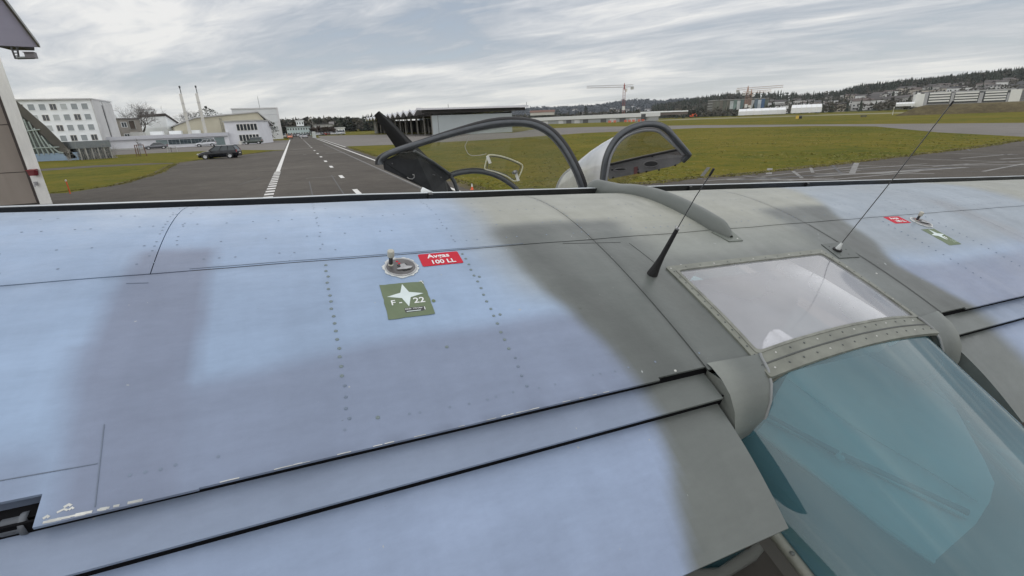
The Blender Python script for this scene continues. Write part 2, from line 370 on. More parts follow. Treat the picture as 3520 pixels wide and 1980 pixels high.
P_back = hill('hill', 1050, 1950, 1700, 3000, prof_back, M_hillb, 60, 10, 12)
def hill_z(P, az, R0, R1, Rr):
    # height of the near ridge at azimuth and range
    n = len(P)-1; azs = [math.atan2(r[0][0], r[0][1]) for r in P]
    i = int(np.clip(np.searchsorted(azs, az)-1, 0, n-1)); f = (az-azs[i])/(azs[i+1]-azs[i]); t = np.clip((Rr-R0)/(R1-R0), 0, 1)*14
    j = int(min(13, t)); g = t-j
    z = lambda a, b: P[a][b][2]
    return lerp(lerp(z(i, j), z(i, j+1), g), lerp(z(i+1, j), z(i+1, j+1), g), f)
def conifer_pts(mb, p, h, r, rnd, n=5, seg=6, mi=0):
    """a small far conifer: stacked ragged skirts"""
    for k in range(n):
        z0 = p[2]+h*(.08+.92*k/n); z1 = p[2]+h*min(1, (.08+.92*(k+1.7)/n)); rr = r*(1-k/n)*rnd.uniform(.8, 1.15)
        a0 = rnd.random()*6
        ring = [(p[0]+math.cos(a0+6.283*i/seg)*rr*rnd.uniform(.65, 1.2), p[1]+math.sin(a0+6.283*i/seg)*rr*rnd.uniform(.65, 1.2), z0+rnd.uniform(-.03, .03)*h) for i in range(seg)]
        mb.add(ring+[(p[0], p[1], z1)], [(i, (i+1) % seg, seg) for i in range(seg)], mi)
def blob_pts(mb, p, h, r, rnd, n=26, mi=0):
    n = int(n*1.9)
    """a small far broadleaf crown: many leaf clumps through an uneven volume"""
    for _ in range(n):
        u = rnd.gauss(0, .45); v = rnd.gauss(0, .45); z = rnd.uniform(.25, 1); k = math.sqrt(max(0, 1-(2*z-1.15)**2))+.15
        c = Vector((p[0]+u*r*k, p[1]+v*r*k, p[2]+h*z)); s_ = r*rnd.uniform(.13, .27)
        q = [c+Vector((rnd.gauss(0, 1), rnd.gauss(0, 1), rnd.gauss(0, .8)))*s_ for _k in range(4)]
        mb.add(q, [(0, 1, 2), (0, 2, 3), (1, 3, 2)], mi)
M_conif = mat('dark_conifer_needles', (.020, .028, .021), .9, col2=(.040, .046, .032), scale=.06)
M_conif_b = mat('haze_blue_far_wood', (.050, .060, .070), .9, col2=(.085, .094, .105), scale=.02)  # blue tone of the distance painted into the trees
M_twig = mat('winter_twigs', (.058, .054, .045), .9, col2=(.095, .088, .07), scale=.06)
def forest():
    rnd = random.Random(11); mb = MB()
    n = 0
    while n < 3600:                                   # wood on the crest of the near ridge
        px = rnd.uniform(1640, 2850); t = 1-abs(rnd.gauss(0, .13))
        dens = float(np.interp(px, [1640, 1700, 1840, 1880, 1950, 2030, 2120, 2200, 2900], [.6, .9, 1, .25, .12, .3, .8, 1, 1]))
        if t < .35 or rnd.random() > dens: continue
        az = pxaz(px); R_ = lerp(430, 1250, t); z = hill_z(P_near, az, 430, 1250, R_)
        p = (math.sin(az)*R_, math.cos(az)*R_, z-1)
        if rnd.random() < .62: conifer_pts(mb, p, rnd.uniform(13, 21), rnd.uniform(3.2, 5), rnd, 4, 5, 0)
        else: blob_pts(mb, p, rnd.uniform(11, 17), rnd.uniform(4, 6), rnd, 16, rnd.choice([0, 1, 1]))
        n += 1
    for _ in range(1000):                             # garden trees between the houses
        px = rnd.uniform(1700, 2850); t = rnd.uniform(.02, .8); az = pxaz(px); R_ = lerp(430, 1250, t)
        z = hill_z(P_near, az, 430, 1250, R_); p = (math.sin(az)*R_, math.cos(az)*R_, max(z, 0)-.5)
        if rnd.random() < .3: conifer_pts(mb, p, rnd.uniform(6, 12), rnd.uniform(2, 3), rnd, 4, 5, 0)
        else: blob_pts(mb, p, rnd.uniform(5, 10), rnd.uniform(3, 4.5), rnd, 16, 1)
    tag(mb.build('forest', [M_conif, M_twig]), 'dark winter wood along the crest of the hill behind the houses', 'forest', kind='stuff')
    mb = MB()
    for _ in range(2600):
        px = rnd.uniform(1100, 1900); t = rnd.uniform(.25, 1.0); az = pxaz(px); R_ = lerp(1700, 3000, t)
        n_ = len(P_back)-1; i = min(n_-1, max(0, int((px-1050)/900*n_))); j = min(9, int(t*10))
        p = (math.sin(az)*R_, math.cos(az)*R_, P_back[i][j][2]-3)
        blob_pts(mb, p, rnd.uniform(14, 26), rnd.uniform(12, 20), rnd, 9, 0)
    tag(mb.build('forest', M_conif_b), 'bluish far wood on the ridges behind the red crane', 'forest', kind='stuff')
    mb = MB()                                         # tree belt on the flat behind the long white shed
    for _ in range(420):
        px = rnd.uniform(1290, 1800); D = rnd.uniform(560, 760); az = pxaz(px); p = (math.sin(az)*D, math.cos(az)*D, 0)
        if rnd.random() < .2: conifer_pts(mb, p, rnd.uniform(8, 14), rnd.uniform(2, 3.2), rnd, 4, 5, 0)
        else: blob_pts(mb, p, rnd.uniform(5, 10), rnd.uniform(4, 7), rnd, 16, rnd.choice([0, 1, 1]))
    tag(mb.build('tree_belt', [M_conif, M_twig]), 'low belt of bare trees between the flat sheds and the blue hills', 'tree belt', kind='stuff')
    mb = MB()                                         # wood behind the end of the taxiway
    for _ in range(520):
        px = rnd.uniform(640, 960); D = rnd.uniform(430, 560); az = pxaz(px); p = (math.sin(az)*D, math.cos(az)*D, -.3)
        if rnd.random() < .22: conifer_pts(mb, p, rnd.uniform(9, 15), rnd.uniform(2.4, 3.8), rnd, 5, 6, 0)
        else: blob_pts(mb, p, rnd.uniform(8, 12), rnd.uniform(4, 6), rnd, 20, rnd.choice([0, 1]))
    tag(mb.build('forest', [M_conif, M_twig]), 'dark wood closing the view at the end of the taxiway', 'forest', kind='stuff')
forest()

# ------------------------------------------------------------------ buildings
class Bld:
    """a straight-walled building: P, Q are the ground points of its front wall, left and right"""
    def __init__(s, name, label, cat, P, Q, depth, group=None):
        s.P = Vector((P[0], P[1], P[2] if len(P) > 2 else 0)); q = Vector((Q[0], Q[1], s.P.z)); s.W = (q-s.P).length
        s.e = (q-s.P).normalized(); s.n = Vector((-s.e.y, s.e.x, 0))
        if s.n.dot(Vector((s.P.x, s.P.y, 0))) < 0: s.n = -s.n
        s.d = depth; s.root = thing(name, label, cat, s.P, group); s.cache = {}
    def pt(s, x, y, z): return s.P+s.e*x+s.n*y+Vector((0, 0, z))
    def bx(s, mb, x0, x1, y0, y1, z0, z1, mi=0):
        return mb.box(s.pt((x0+x1)/2, (y0+y1)/2, (z0+z1)/2), s.e*((x1-x0)/2), s.n*((y1-y0)/2), (0, 0, (z1-z0)/2), mi)
    def part(s, name, m, *boxes, parent=None):
        mb = MB()
        for b in boxes: s.bx(mb, *b)
        return mb.build(name, m, parent or s.root)
    def window(s, x, z, w_, h, glass, frame=None, mull=0, side=None, trans=0, dz=.07, name='window'):
        """side None: on the front wall; 'L'/'R': on the end walls, x then runs along the depth"""
        frame = frame or M_offwhite
        if side is None: o, u, v = s.pt(x, 0, z), s.e, -s.n
        elif side == 'R': o, u, v = s.pt(s.W, x, z), s.n, s.e
        else: o, u, v = s.pt(0, x, z), s.n, -s.e
        key = (round(w_, 2), round(h, 2), glass.name, frame.name, mull, trans, side)
        if key not in s.cache:
            f = MB(); t = min(.07, w_*.08); Z = Vector((0, 0, 1))
            def b(mb, a0, a1, c0, c1, d0, d1): mb.box(u*((a0+a1)/2)+Z*((c0+c1)/2)+v*((d0+d1)/2), u*((a1-a0)/2), Z*((c1-c0)/2), v*((d1-d0)/2))
            b(f, -w_/2, w_/2, 0, t, -.02, dz+.03); b(f, -w_/2, w_/2, h-t, h, -.02, dz); b(f, -w_/2, -w_/2+t, t, h-t, -.02, dz); b(f, w_/2-t, w_/2, t, h-t, -.02, dz)
            for k in range(mull): c = -w_/2+w_*(k+1)/(mull+1); b(f, c-t/2.4, c+t/2.4, t, h-t, -.02, dz-.01)
            for k in range(trans): c = h*(k+1)/(trans+1); b(f, -w_/2+t, w_/2-t, c-t/2.4, c+t/2.4, -.02, dz-.013)
            g = MB(); b(g, -w_/2+t*.8, w_/2-t*.8, t*.8, h-t*.8, -.02, .02)
            s.cache[key] = (f.mesh(name, frame), g.mesh('pane', glass))
        fm, gm = s.cache[key]
        a = bpy.data.objects.new(name, fm); COL.objects.link(a); a.parent = s.root; a.location = o-s.P
        c = bpy.data.objects.new('pane', gm); COL.objects.link(c); c.parent = a
        return a
rnd = random.Random(3)
# --- white office block on the left
Q = at(258, 352, 146); Q.z = 0; P = Q-Vector((RN[0], RN[1], 0))*62
B = Bld('office_building', 'long white four storey office block with rows of square windows, left', 'building', P, Q, 13)
zt = zat(B.pt(B.W, 0, 0), 247); zb_rows = []
B.part('wall', M_white, (0, B.W, 0, B.d, 0, zt-.25))
B.part('gable_wall', M_conc_lt, (B.W, B.W+.22, -.15, 5.4, 0, zt-.1), (B.W, B.W+.22, 6.6, B.d, 0, zt-.5))
B.part('stair_window', M_glass, (B.W, B.W+.10, 5.4, 6.6, 3, zt-1.2))
B.part('roof', M_conc_lt, (-.3, B.W+.3, -.5, B.d+.2, zt-.25, zt))
fh = (zt-.6)/4.62
for r_ in range(4):
    z = zt-1.15-fh*.36-fh*1.0*r_-.4
    nwin = 33
    for k in range(nwin):
        x = B.W-1.3-k*(B.W-1.5)/nwin
        g = rnd.choice([M_blind, M_blind, M_blind2, M_glass]) if r_ < 3 else rnd.choice([M_glass, M_glass, M_blind])
        B.window(x, zt*(1-.146-.193*r_)-zt*.058, (B.W-1.5)/nwin*.66, zt*.116, g, M_white if g is not M_glass else M_offwhite, 1 if g is M_glass else 0)
# --- low white workshop with glazed doors
P, Q = gp(280, 379), gp(580, 364.5)
B = Bld('workshop_building', 'long low white workshop with a strip of glazed doors', 'building', P, Q, 16)
h = zat(P, 345.5)
B.part('wall', mat('workshop_render', (.66, .67, .71), .75, var=.06, scale=.4), (0, B.W, 0, B.d, 0, h-.2))
B.part('plinth', M_concrete, (0, B.W*.45, -.06, 0, 0, .35))
B.part('roof', M_conc_lt, (-.2, B.W+.1, -.45, B.d+.2, h-.2, h+.1))
B.part('fascia', mat('fascia_metal', (.50, .51, .55), .5, var=.06), (-.2, B.W+.1, -.5, -.452, h-.75, h+.05))
# the glazed door strip, right half of the wall: 4 folding doors of 3 x 3 panes
x0, x1 = B.W*.372, B.W*.965; zt_ = h-1.1
B.part('door_panel', mat('green_grey_door', (.16, .21, .215), .5), (x0, x0+2.3, -.07, 0, .75, zt_))
M_teal_gl = mat('blue_black_glass', (.028, .045, .062), .1, spec=.9, var=.35)
nd = 4; dw = (x1-2.6-(x0+2.4))/nd
for k in range(nd):
    B.window(x0+2.4+dw*(k+.5), .75, dw*.97, zt_-.75, M_teal_gl, mat('grey_door_frame', (.20, .25, .26), .5), 2, None, 2, .1, 'glazed_door')
B.part('door_panel', mat('green_grey_door', (.2, .2, .2)), (x1-2.4, x1-.2, -.07, 0, .1, zt_+.1))
for k in range(4):
    x = B.W*(.16+.16*k); B.part('rooflight', M_white if k else M_concrete, (x, x+B.W*.10, 2.5, 5, h+.1, h+.9))
sg = B.part('wall_sign', mat('sign_grey', (.36, .38, .42), .6), (B.W*.225, B.W*.25, -.05, 0, h-2.6, h-1.5))
# --- two storey white office in front of the gabled hangar
P, Q = gp(588, 364), gp(657, 361)
B = Bld('office_building', 'small two storey white office with two strips of dark windows', 'building', P, Q, 11)
h = zat(P, 304.5)
B.part('wall', mat('workshop_render', (.5, .5, .5)), (-1.2, B.W*1.0, 0, B.d, 0, h-.2))
B.part('roof', M_concrete, (-1.4, B.W+.2, -.3, B.d, h-.2, h+.08))
for (za, zb, xa) in [(h*.58, h*.86, .25), (h*.13, h*.41, .27)]:
    n_ = 6
    for k in range(n_):
        ww = B.W*(1-xa)/n_; B.window(B.W*xa+ww*(k+.5)-.1, za, ww*.93, zb-za, M_glass, M_offwhite, 0, None, 0, .09)
B.part('bench', M_offwhite, (B.W*.22, B.W*.32, -.5, -.1, 0, .8))
# --- beige gabled hangar behind
P, Q = gp(574, 359), gp(672, 356.0)
Pg, Qg = at(446, 347, 150), at(682, 345, 152)
Pg.z = Qg.z = 0
B = Bld('hangar', 'beige gabled hangar with grey folding doors on its right side', 'building', Pg, Qg, 34)
hl, hr = zat(Pg, 318), zat(Qg, 314); xr = B.W*.90; hp = zat(B.pt(xr, 0, 0), 283)
M_beige = mat('beige_render', (.50, .47, .37), .8, var=.06, scale=.3)
mb = MB(); mb.prism([B.pt(0, 0, 0), B.pt(B.W, 0, 0), B.pt(B.W, 0, hr), B.pt(xr, 0, hp), B.pt(B.W*.22, 0, lerp(hl, hp, .62)), B.pt(0, 0, hl)], B.n*B.d); mb.build('wall', M_beige, B.root)
mb = MB()
for (a, za, b, zb_) in [(-.3, hl, B.W*.22, lerp(hl, hp, .62)), (B.W*.22, lerp(hl, hp, .62), xr, hp), (xr, hp, B.W+1.2, hr-.4)]:
    mb.prism([B.pt(a, -.5, za+.02), B.pt(b, -.5, zb_+.02), B.pt(b, -.5, zb_+.3), B.pt(a, -.5, za+.3)], B.n*(B.d+1))
mb.build('roof', mat('pale_roof_sheet', (.42, .42, .42), .6, var=.12, scale=.6), B.root)
for k in range(6):
    B.part('folding_door', mat('grey_brown_door', (.17, .155, .145), .6, var=.15), (B.W, B.W+.15+.12*(k % 2), 2+k*5.0, 6.7+k*5.0, 0, hr*.86))
    B.part('door_post', M_offwhite, (B.W, B.W+.5, 1.4+k*5.0, 1.9+k*5.0, 0, hr-.3))
B.part('wall_ladder', mat('wall_ladder', (.30, .29, .25), .7), (B.W*.47, B.W*.475, -.12, 0, 3, hp*.86), (B.W*.488, B.W*.493, -.12, 0, 3, hp*.86), *[(B.W*.475, B.W*.488, -.1, -.05, z, z+.06) for z in np.arange(3.3, hp*.85, .5)])
HB = B
# --- the two chimneys against its front wall
for i, (pb, pt_, lab) in enumerate([((481, 345), (459, 236), 'tall pale metal chimney, left one of the pair before the beige hangar'), ((520, 343), (504, 235), 'tall pale metal chimney, right one nearer the dark conifer')]):
    b = at(pb[0], pb[1], 146); b.z = 0; hh = zat(b, pt_[1]); r = .34
    C_ = thing('chimney', lab, 'chimney', b, 'pair of metal chimneys')
    mb = MB(); mb.lathe(b, (0, 0, 1), [(r*1.15, 0), (r*1.15, hh*.33), (r, hh*.34), (r, hh*.66), (r*.93, hh*.665), (r*.93, hh), (r*.5, hh+.02)], 16); mb.build('flue', mat('chimney_steel', (.50, .49, .45), .5, var=.12, scale=.6, stretch=(1, 1, .15)), C_)
    mb = MB()
    for zz in (.34, .5, .665, .83): mb.lathe(b, (0, 0, 1), [(r*1.0, hh*zz-.07), (r*1.12, hh*zz-.07), (r*1.12, hh*zz+.07), (r*1.0, hh*zz+.07)], 16)
    mb.build('flange', M_conc_lt, C_)
    mb = MB(); mb.tube([b+Vector((.2, 0, hh)), b+Vector((.2, 0, hh+1.5))], .09, 6); mb.lathe(b+Vector((.2, 0, hh+1.2)), (0, 0, 1), [(.02, 0), (.2, .15), (.2, .5), (.02, .6)], 8); mb.build('beacon', M_dkframe, C_)
# --- tall pale hall further along the taxiway
Pt, Qt = at(596, 340, 205), at(709, 337, 205); Pt.z = Qt.z = 0
B = Bld('hall', 'tall flat roofed pale grey hall beyond the beige hangar', 'building', Pt, Qt, 40)
h = zat(Qt, 272.5)
M_hall = mat('pale_cladding', (.64, .66, .68), .55, var=.05, scale=.2)
for k in range(4):
    zz = [0, h*.32, h*.56, h*.80]; B.part('wall_panel', M_hall, (0, B.W, .03*(k % 2), B.d, zz[k], ([h*.32, h*.56, h*.80, h][k])-.06))
B.part('roof', mat('hall_trim', (.62, .62, .63), .5), (-.2, B.W+.2, -.2, B.d+.2, h-.03, h+.35))
B.part('corner_trim', mat('hall_trim', (.6, .6, .6)), (B.W-.4, B.W+.25, -.12, .3, 0, h-.03)); B.part('wall_trim', mat('hall_trim', (.6, .6, .6)), (B.W*.5, B.W*.52, -.1, .0, h*.80, h-.03))
mb = MB(); p = B.pt(B.W*.62, 3, h+.3); mb.tube([p, p+Vector((0, 0, 4))], .06, 5); mb.build('roof_mast', M_dkframe, B.root)
# --- terminal-like building at the end of the taxiway and its neighbours
def rowblock(name, label, pxl, pxr, pyb, pyt, D, m, nwin, rows, roofm=M_rooft, roof_over=.4, wg=M_glass, dpt=10, gab=False):
    P, Q = at(pxl, pyb, D), at(pxr, pyb, D); P.z = Q.z = 0 if pyb > 300 else P.z
    b = Bld(name, label, 'building', P, Q, dpt); h = zat(P, pyt)-P.z
    b.part('wall', m, (0, b.W, 0, dpt, -1, h-.2)); 
    if gab: 
        mb = MB(); mb.prism([b.pt(-.3, -.4, h-.2), b.pt(-.3, dpt+.4, h-.2), b.pt(-.3, dpt/2, h+dpt*.25)], b.e*(b.W+.6)); mb.build('roof', roofm, b.root)
    else: b.part('roof', roofm, (-roof_over, b.W+roof_over, -roof_over, dpt, h-.2, h+.25))
    for r_ in range(rows):
        fh = (h-.2)/rows
        for k in range(nwin): ww = b.W/nwin; b.window(ww*(k+.5), fh*(rows-1-r_)+fh*.32, ww*.55, fh*.45, wg, M_offwhite, 0, None, 0, .08)
    return b
M_mint = mat('mint_render', (.46, .56, .56), .7, var=.05)
rowblock('terminal_building', 'mint and white two storey block at the far end of the taxiway', 723, 783, 335, 319.5, 285, M_mint, 9, 2, mat('grey_green_roof', (.13, .14, .135), .7))
rowblock('control_building', 'stepped white upper storey above the mint terminal block', 749, 768, 333, 304, 300, M_white, 3, 3, mat('white_roof_edge', (.6, .6, .6), .6))
rowblock('barrack_building', 'long pale barrack with a dark hedge along its foot', 791, 838, 331, 314, 300, mat('barrack_render', (.42, .42, .41), .8), 9, 1, mat('grey_barrack_roof', (.17, .165, .16), .8))
rowblock('gabled_house', 'small pale house with a steep grey roof beside the barrack', 832, 842, 332, 314, 305, mat('house_render', (.45, .45, .44), .8), 2, 1, mat('house_roof_grey', (.16, .15, .145), .8), gab=True, dpt=7)
rowblock('garage_building', 'low white flat garage between barrack and open shed', 845, 868, 332, 322, 280, M_white, 3, 1, mat('white_roof_edge', (.6, .6, .6)))
mb = MB(); rr = random.Random(4)
for k in range(260):
    p = at(rr.uniform(783, 846), 333, 280); p.z = 0; c = p+Vector((0, 0, rr.uniform(.3, 3.3)))
    q = [c+Vector((rr.gauss(0, 1), rr.gauss(0, 1), rr.gauss(0, .8)))*.9 for _ in range(4)]; mb.add(q, [(0, 1, 2), (0, 2, 3), (1, 3, 2)])
solo(mb, 'hedge', mat('brown_hedge', (.055, .042, .036), .9, col2=(.09, .07, .06), scale=.5), 'long leafless brown hedge in front of the barrack', 'hedge', at(815, 333, 280)*1.0)
# white board at the roadside
P, Q = at(785.5, 341, 176), at(795, 341, 176); P.z = Q.z = 0
B = Bld('sign_board', 'white upright board standing on the grass beside the taxiway end', 'sign', P, Q, .12)
hh = zat(P, 331); B.part('panel', mat('board_white', (.52, .55, .52), .6), (0, B.W, 0, .1, .25, hh)); B.part('post', M_dkframe, (.15, .25, .02, .08, 0, .25)); B.part('post', M_dkframe, (B.W-.25, B.W-.15, .02, .08, 0, .25))
# --- open aircraft shed with folded roof: pale end wall towards us, open long side along the taxiway
C0 = gp(1090, 341.5); Dsh = 108.0
B = Bld('open_shed', 'open aircraft shed with wavy metal roof, timber posts and pale end wall', 'shed', (C0.x, C0.y), (C0.x+RN[0]*24, C0.y+RN[1]*24), Dsh)
hs = zat(C0, 281.5)
M_post = mat('grey_timber', (.24, .23, .20), .85, var=.2, scale=2)
M_sheet = mat('galvanised_roof', (.46, .47, .50), .4, metal=.3, var=.12, scale=.5)
nf = 12
for k in range(nf):                                   # folded plates: every bay rises to a ridge that runs across the shed
    ya, yb = -2.2+(Dsh+4)*k/nf, -2.2+(Dsh+4)*(k+1)/nf; ym = lerp(ya, yb, .5)
    mb = MB()
    for (a, za, b, zb_) in ([(ya, .55, ym, .75), (ym, .75, yb, -.6)] if k == 0 else [(ya, -.6, ym, .75), (ym, .75, yb, -.6)]):
        mb.prism([B.pt(-3.2, a, hs+za), B.pt(-3.2, b, hs+zb_), B.pt(-3.2, b, hs+zb_+.14), B.pt(-3.2, a, hs+za+.14)], B.e*(B.W+7.6)+Vector((0, 0, .35)))
    mb.build('roof_sheet', M_sheet, B.root); mb = MB()
    for (a, za, b, zb_) in ([(ya, .55, ym, .75), (ym, .75, yb, -.6)] if k == 0 else [(ya, -.6, ym, .75), (ym, .75, yb, -.6)]):
        mb.prism([B.pt(-3.35, a, hs+za-.1), B.pt(-3.35, b, hs+zb_-.1), B.pt(-3.35, b, hs+zb_+.5), B.pt(-3.35, a, hs+za+.5)], B.e*.14)
    mb.build('roof_edge', mat('pale_roof_edge', (.60, .60, .63), .45, var=.06), B.root)
B.part('roof_beam', mat('dark_timber', (.035, .032, .03), .8), (-.2, .25, 0, Dsh, hs-1.0, hs-.46), (B.W-.3, B.W, 0, Dsh, hs-1.0, hs-.46), (-2.8, B.W+4, -1.0, -.7, hs-.35, hs+.5))
B.part('roof_edge', mat('pale_roof_edge', (.6, .6, .6)), (-3.3, B.W+4.4, -2.4, -2.22, hs+.50, hs+.95))
for k in range(nf+1):
    y = .2+(Dsh-.6)*k/nf
    for x in ([0, 8, 16] if k else [0]): B.part('post', M_post, (x-.17, x+.17, y-.17, y+.17, 0, hs-.5))
    if k < nf: B.part('brace', mat('dark_timber', (.03, .03, .03)), (-.1, .1, y, y+Dsh/nf, hs*.74, hs*.74+.18)) if k > 4 else None
B.part('end_wall', mat('pale_green_grey_cladding', (.38, .42, .43), .65, var=.06, scale=.2), (.0, B.W, -.15, .1, 0, hs-.95))
B.part('wall_joint', mat('grey_joint', (.2, .21, .21), .7), (1.6, 1.75, -.19, -.15, 0, hs-.95))
B.part('back_wall', mat('dark_boarding', (.075, .07, .06), .85, var=.2, scale=.6), (B.W-.2, B.W, 12, Dsh, 0, 2.7), (B.W-.2, B.W, 40, Dsh, 2.7, hs-1.0), (10, B.W, Dsh-.3, Dsh, 0, hs-1))
B.part('end_wall', mat('weathered_boards', (.16, .155, .14), .85, var=.2, scale=.6), (0, 10, Dsh-.3, Dsh, 0, hs-.5), (-.1, .1, Dsh-7, Dsh-.4, 0, hs-.5))
for (x, y) in [(4.5, -1.5), (B.W+4.2, -1.5)]:
    mb = MB(); p = B.pt(x, y, hs+.6); mb.tube([p, p+Vector((0, 0, 1.3))], .06, 5); mb.build('lightning_rod', M_dkframe, B.root)
for (y, c, wd) in [(30, (.14, .13, .11), 5), (16, (.30, .24, .06), 3)]:
    mbx = MB(); p = B.pt(9, y, 0)
    mbx.box(p+Vector((0, 0, 1.3)), B.e*wd*.5, B.n*1.0, (0, 0, .9)); mbx.box(p+B.e*wd*.3+Vector((0, 0, 2.6)), B.e*wd*.16, B.n*.9, (0, 0, .4))
    mbx.lathe(p+B.e*wd*.3-B.n*1.2+Vector((0, 0, .45)), B.n, [(.02, 0), (.45, 0), (.45, .3), (.02, .3)], 12); mbx.lathe(p-B.e*wd*.3-B.n*1.2+Vector((0, 0, .45)), B.n, [(.02, 0), (.45, 0), (.45, .3), (.02, .3)], 12)
    solo(mbx, 'ground_trailer', mat('trailer_paint_%d' % y, c, .6), 'dark trailer parked inside the open shed' if y == 30 else 'yellow wheeled cart parked inside the open shed', 'trailer', p)
# --- parabolic glazed hall with blue base on the left
DD = 90
cols = [(42, 254), (68, 276), (90, 296), (113, 315), (130, 332), (146, 348), (170, 372), (194, 397)]
lowc = [(36, 268), (56, 292), (78, 310), (95, 328), (113, 345), (129, 361), (152, 381), (174, 400)]
def wallpt(px, py): # on a wall plane that faces the viewer at that range
    r = ray(px, py); return Vector(CAMP+r*(DD*.80/r[1]))
arc = thing('arched_hall', 'glazed hall under a dark concrete arch with light blue base wall', 'building', (wallpt(105, 400).x, wallpt(105, 400).y, 0))
back = Vector((-.75, .66, 0))
mb = MB()
for (a, b, c, d) in zip(cols[:-1], cols[1:], lowc[1:], lowc[:-1]):
    q = [wallpt(*a), wallpt(*b), wallpt(*c), wallpt(*d)]; mb.prism(q, back*18)
mb.build('arch', mat('dark_concrete_arch', (.085, .08, .07), .85, var=.2, scale=.5), arc, weld=True)
M_bluew = mat('light_blue_wall', (.22, .30, .40), .75, var=.12, scale=.5)
mb = MB(); q = [wallpt(60, 408), wallpt(219, 396), wallpt(209, 382), wallpt(60, 389)]; q[0].z = q[1].z = 0; mb.prism(q, back*.6); mb.build('base_wall', M_bluew, arc)
mb = MB(); q = [wallpt(36, 272), wallpt(92, 330), wallpt(180, 397), wallpt(60, 397), wallpt(40, 330)]; mb.prism([v+back*.5 for v in q], back*.1); mb.build('glazing', mat('green_grey_glass', (.075, .095, .09), .25, var=.5, scale=.35, spec=.7), arc)
for (xa, ya, xb, yb) in [(60, 300, 99, 391), (72, 306, 112, 390), (86, 322, 124, 388), (104, 342, 137, 387), (124, 364, 151, 386), (146, 382, 160, 385), (48, 288, 84, 392)]:
    mb = MB(); mb.tube([wallpt(xa, ya), wallpt(xb, yb)], .11, 5); mb.build('mullion', mat('pale_green_frame', (.30, .35, .33), .6), arc)
for (xa, ya, xb, yb) in [(60, 331, 100, 326), (70, 374, 148, 370)]:
    mb = MB(); mb.tube([wallpt(xa, ya)-back*.1, wallpt(xb, yb)-back*.1], .09, 5); mb.build('transom', mat('pale_green_frame', (.3, .3, .3)), arc)
# low grey glass pavilion to its right
P, Q = at(204, 393, 94), at(281, 389.5, 95); P.z = Q.z = 0
B = Bld('glass_pavilion', 'low grey glazed pavilion with steel posts beside the blue walled hall', 'building', P, Q, 6)
h = zat(P, 356)
B.part('roof', mat('grey_roof_band', (.16, .18, .19), .5), (-.2, B.W+.2, -.2, 6, h*.62, h))
B.part('wall', mat('grey_reflecting_glass', (.075, .085, .09), .2, var=.6, scale=.5, spec=.8), (0, B.W, .1, 5.8, 0, h*.62))
for k in range(6): B.part('post', M_concrete, (B.W*k/5-.07, B.W*k/5+.07, -.1, .05, 0, h*.98))
mb = MB(); rr = random.Random(9)
for k in range(70):
    p = B.pt(rr.uniform(-2.0, 4.0), -1.2+rr.gauss(0, .4), 0); q = p+Vector((rr.gauss(0, .35), rr.gauss(0, .35), rr.uniform(.7, 2.0))); m_ = p.lerp(q, .55)+Vector((rr.gauss(0, .15), rr.gauss(0, .15), 0)); mb.tube([p, m_, q], [.022, .016, .006], 4)
    for j in range(3): e_ = m_.lerp(q, rr.random()); mb.tube([e_, e_+Vector((rr.gauss(0, .3), rr.gauss(0, .3), rr.uniform(.1, .5)))], [.012, .005], 3)
solo(mb, 'shrub', mat('grey_brown_twigs', (.20, .19, .17), .9, col2=(.34, .33, .31), scale=1), 'pale leafless shrub in front of the glass pavilion', 'shrub', B.pt(1, -1.2, 0))
# --- houses between the office block and the beige hangar
P, Q = at(360, 345, 190), at(420, 343, 190); P.z = Q.z = 0
P, Q = at(362, 340, 185), at(405, 338, 185); P.z = Q.z = 0
B = Bld('apartment_house', 'modern white apartment house with big dark windows and side balconies', 'building', P, Q, 26)
h = zat(P, 277)
B.part('wall', M_white, (0, B.W, 0, B.d, 0, h)); B.part('roof', M_conc_lt, (-.2, B.W+.2, -.2, B.d+.2, h, h+.3))
for r_ in range(4):
    for k in range(3): B.window(B.W*(.17+.33*k), h-3.05*(r_+1)+.3, B.W*.20, 2.3, M_glass, M_offwhite, 1, None, 0, .1)
    for k in range(5): B.window(3+k*4.8, h-3.05*(r_+1)+.3, 3.0, 2.4, M_glass, M_offwhite, 1, 'R', 0, .1)
    for k in range(5): B.part('balcony', mat('steel_grey', (.30, .31, .33), .5), (B.W+.1, B.W+1.6, 1.2+k*4.8, 5.2+k*4.8, h-3.05*(r_+1), h-3.05*(r_+1)+.15), (B.W+1.5, B.W+1.58, 1.2+k*4.8, 5.2+k*4.8, h-3.05*(r_+1)+.15, h-3.05*(r_+1)+1.0))
P, Q = at(310, 344, 165), at(362, 342, 168); P.z = Q.z = 0
B = Bld('apartment_house', 'older brown grey block with recessed balconies next to the bare tree', 'building', P, Q, 12)
h = zat(P, 300)
B.part('wall', mat('brown_grey_render', (.27, .25, .225), .85, var=.12, scale=.4), (0, B.W, 0, B.d, 0, h)); B.part('roof', M_rooft, (-.3, B.W+.3, -.3, B.d, h, h+.25))
for r_ in range(3):
    B.window(B.W*.2, h-2.9*(r_+1)+.9, B.W*.26, 1.3, M_glass, M_white, 1); B.window(B.W*.56, h-2.9*(r_+1)+.35, B.W*.3, 2.2, mat('balcony_recess', (.07, .055, .045), .8), M_concrete, 0, None, 0, .25, 'balcony')
P, Q = at(425, 340, 175), at(462, 338, 178); P.z = Q.z = 0
B = Bld('gabled_house', 'white house with steep dark tiled roof behind the chimneys', 'house', P, Q, 10)
h = zat(P, 320); h2 = zat(P, 291)
B.part('wall', M_white, (0, B.W, 0, 10, 0, h))
mb = MB(); mb.prism([B.pt(0, -.05, h), B.pt(B.W, -.05, h), B.pt(B.W*.12, -.05, h2)], B.n*10); mb.build('gable', M_white, B.root)
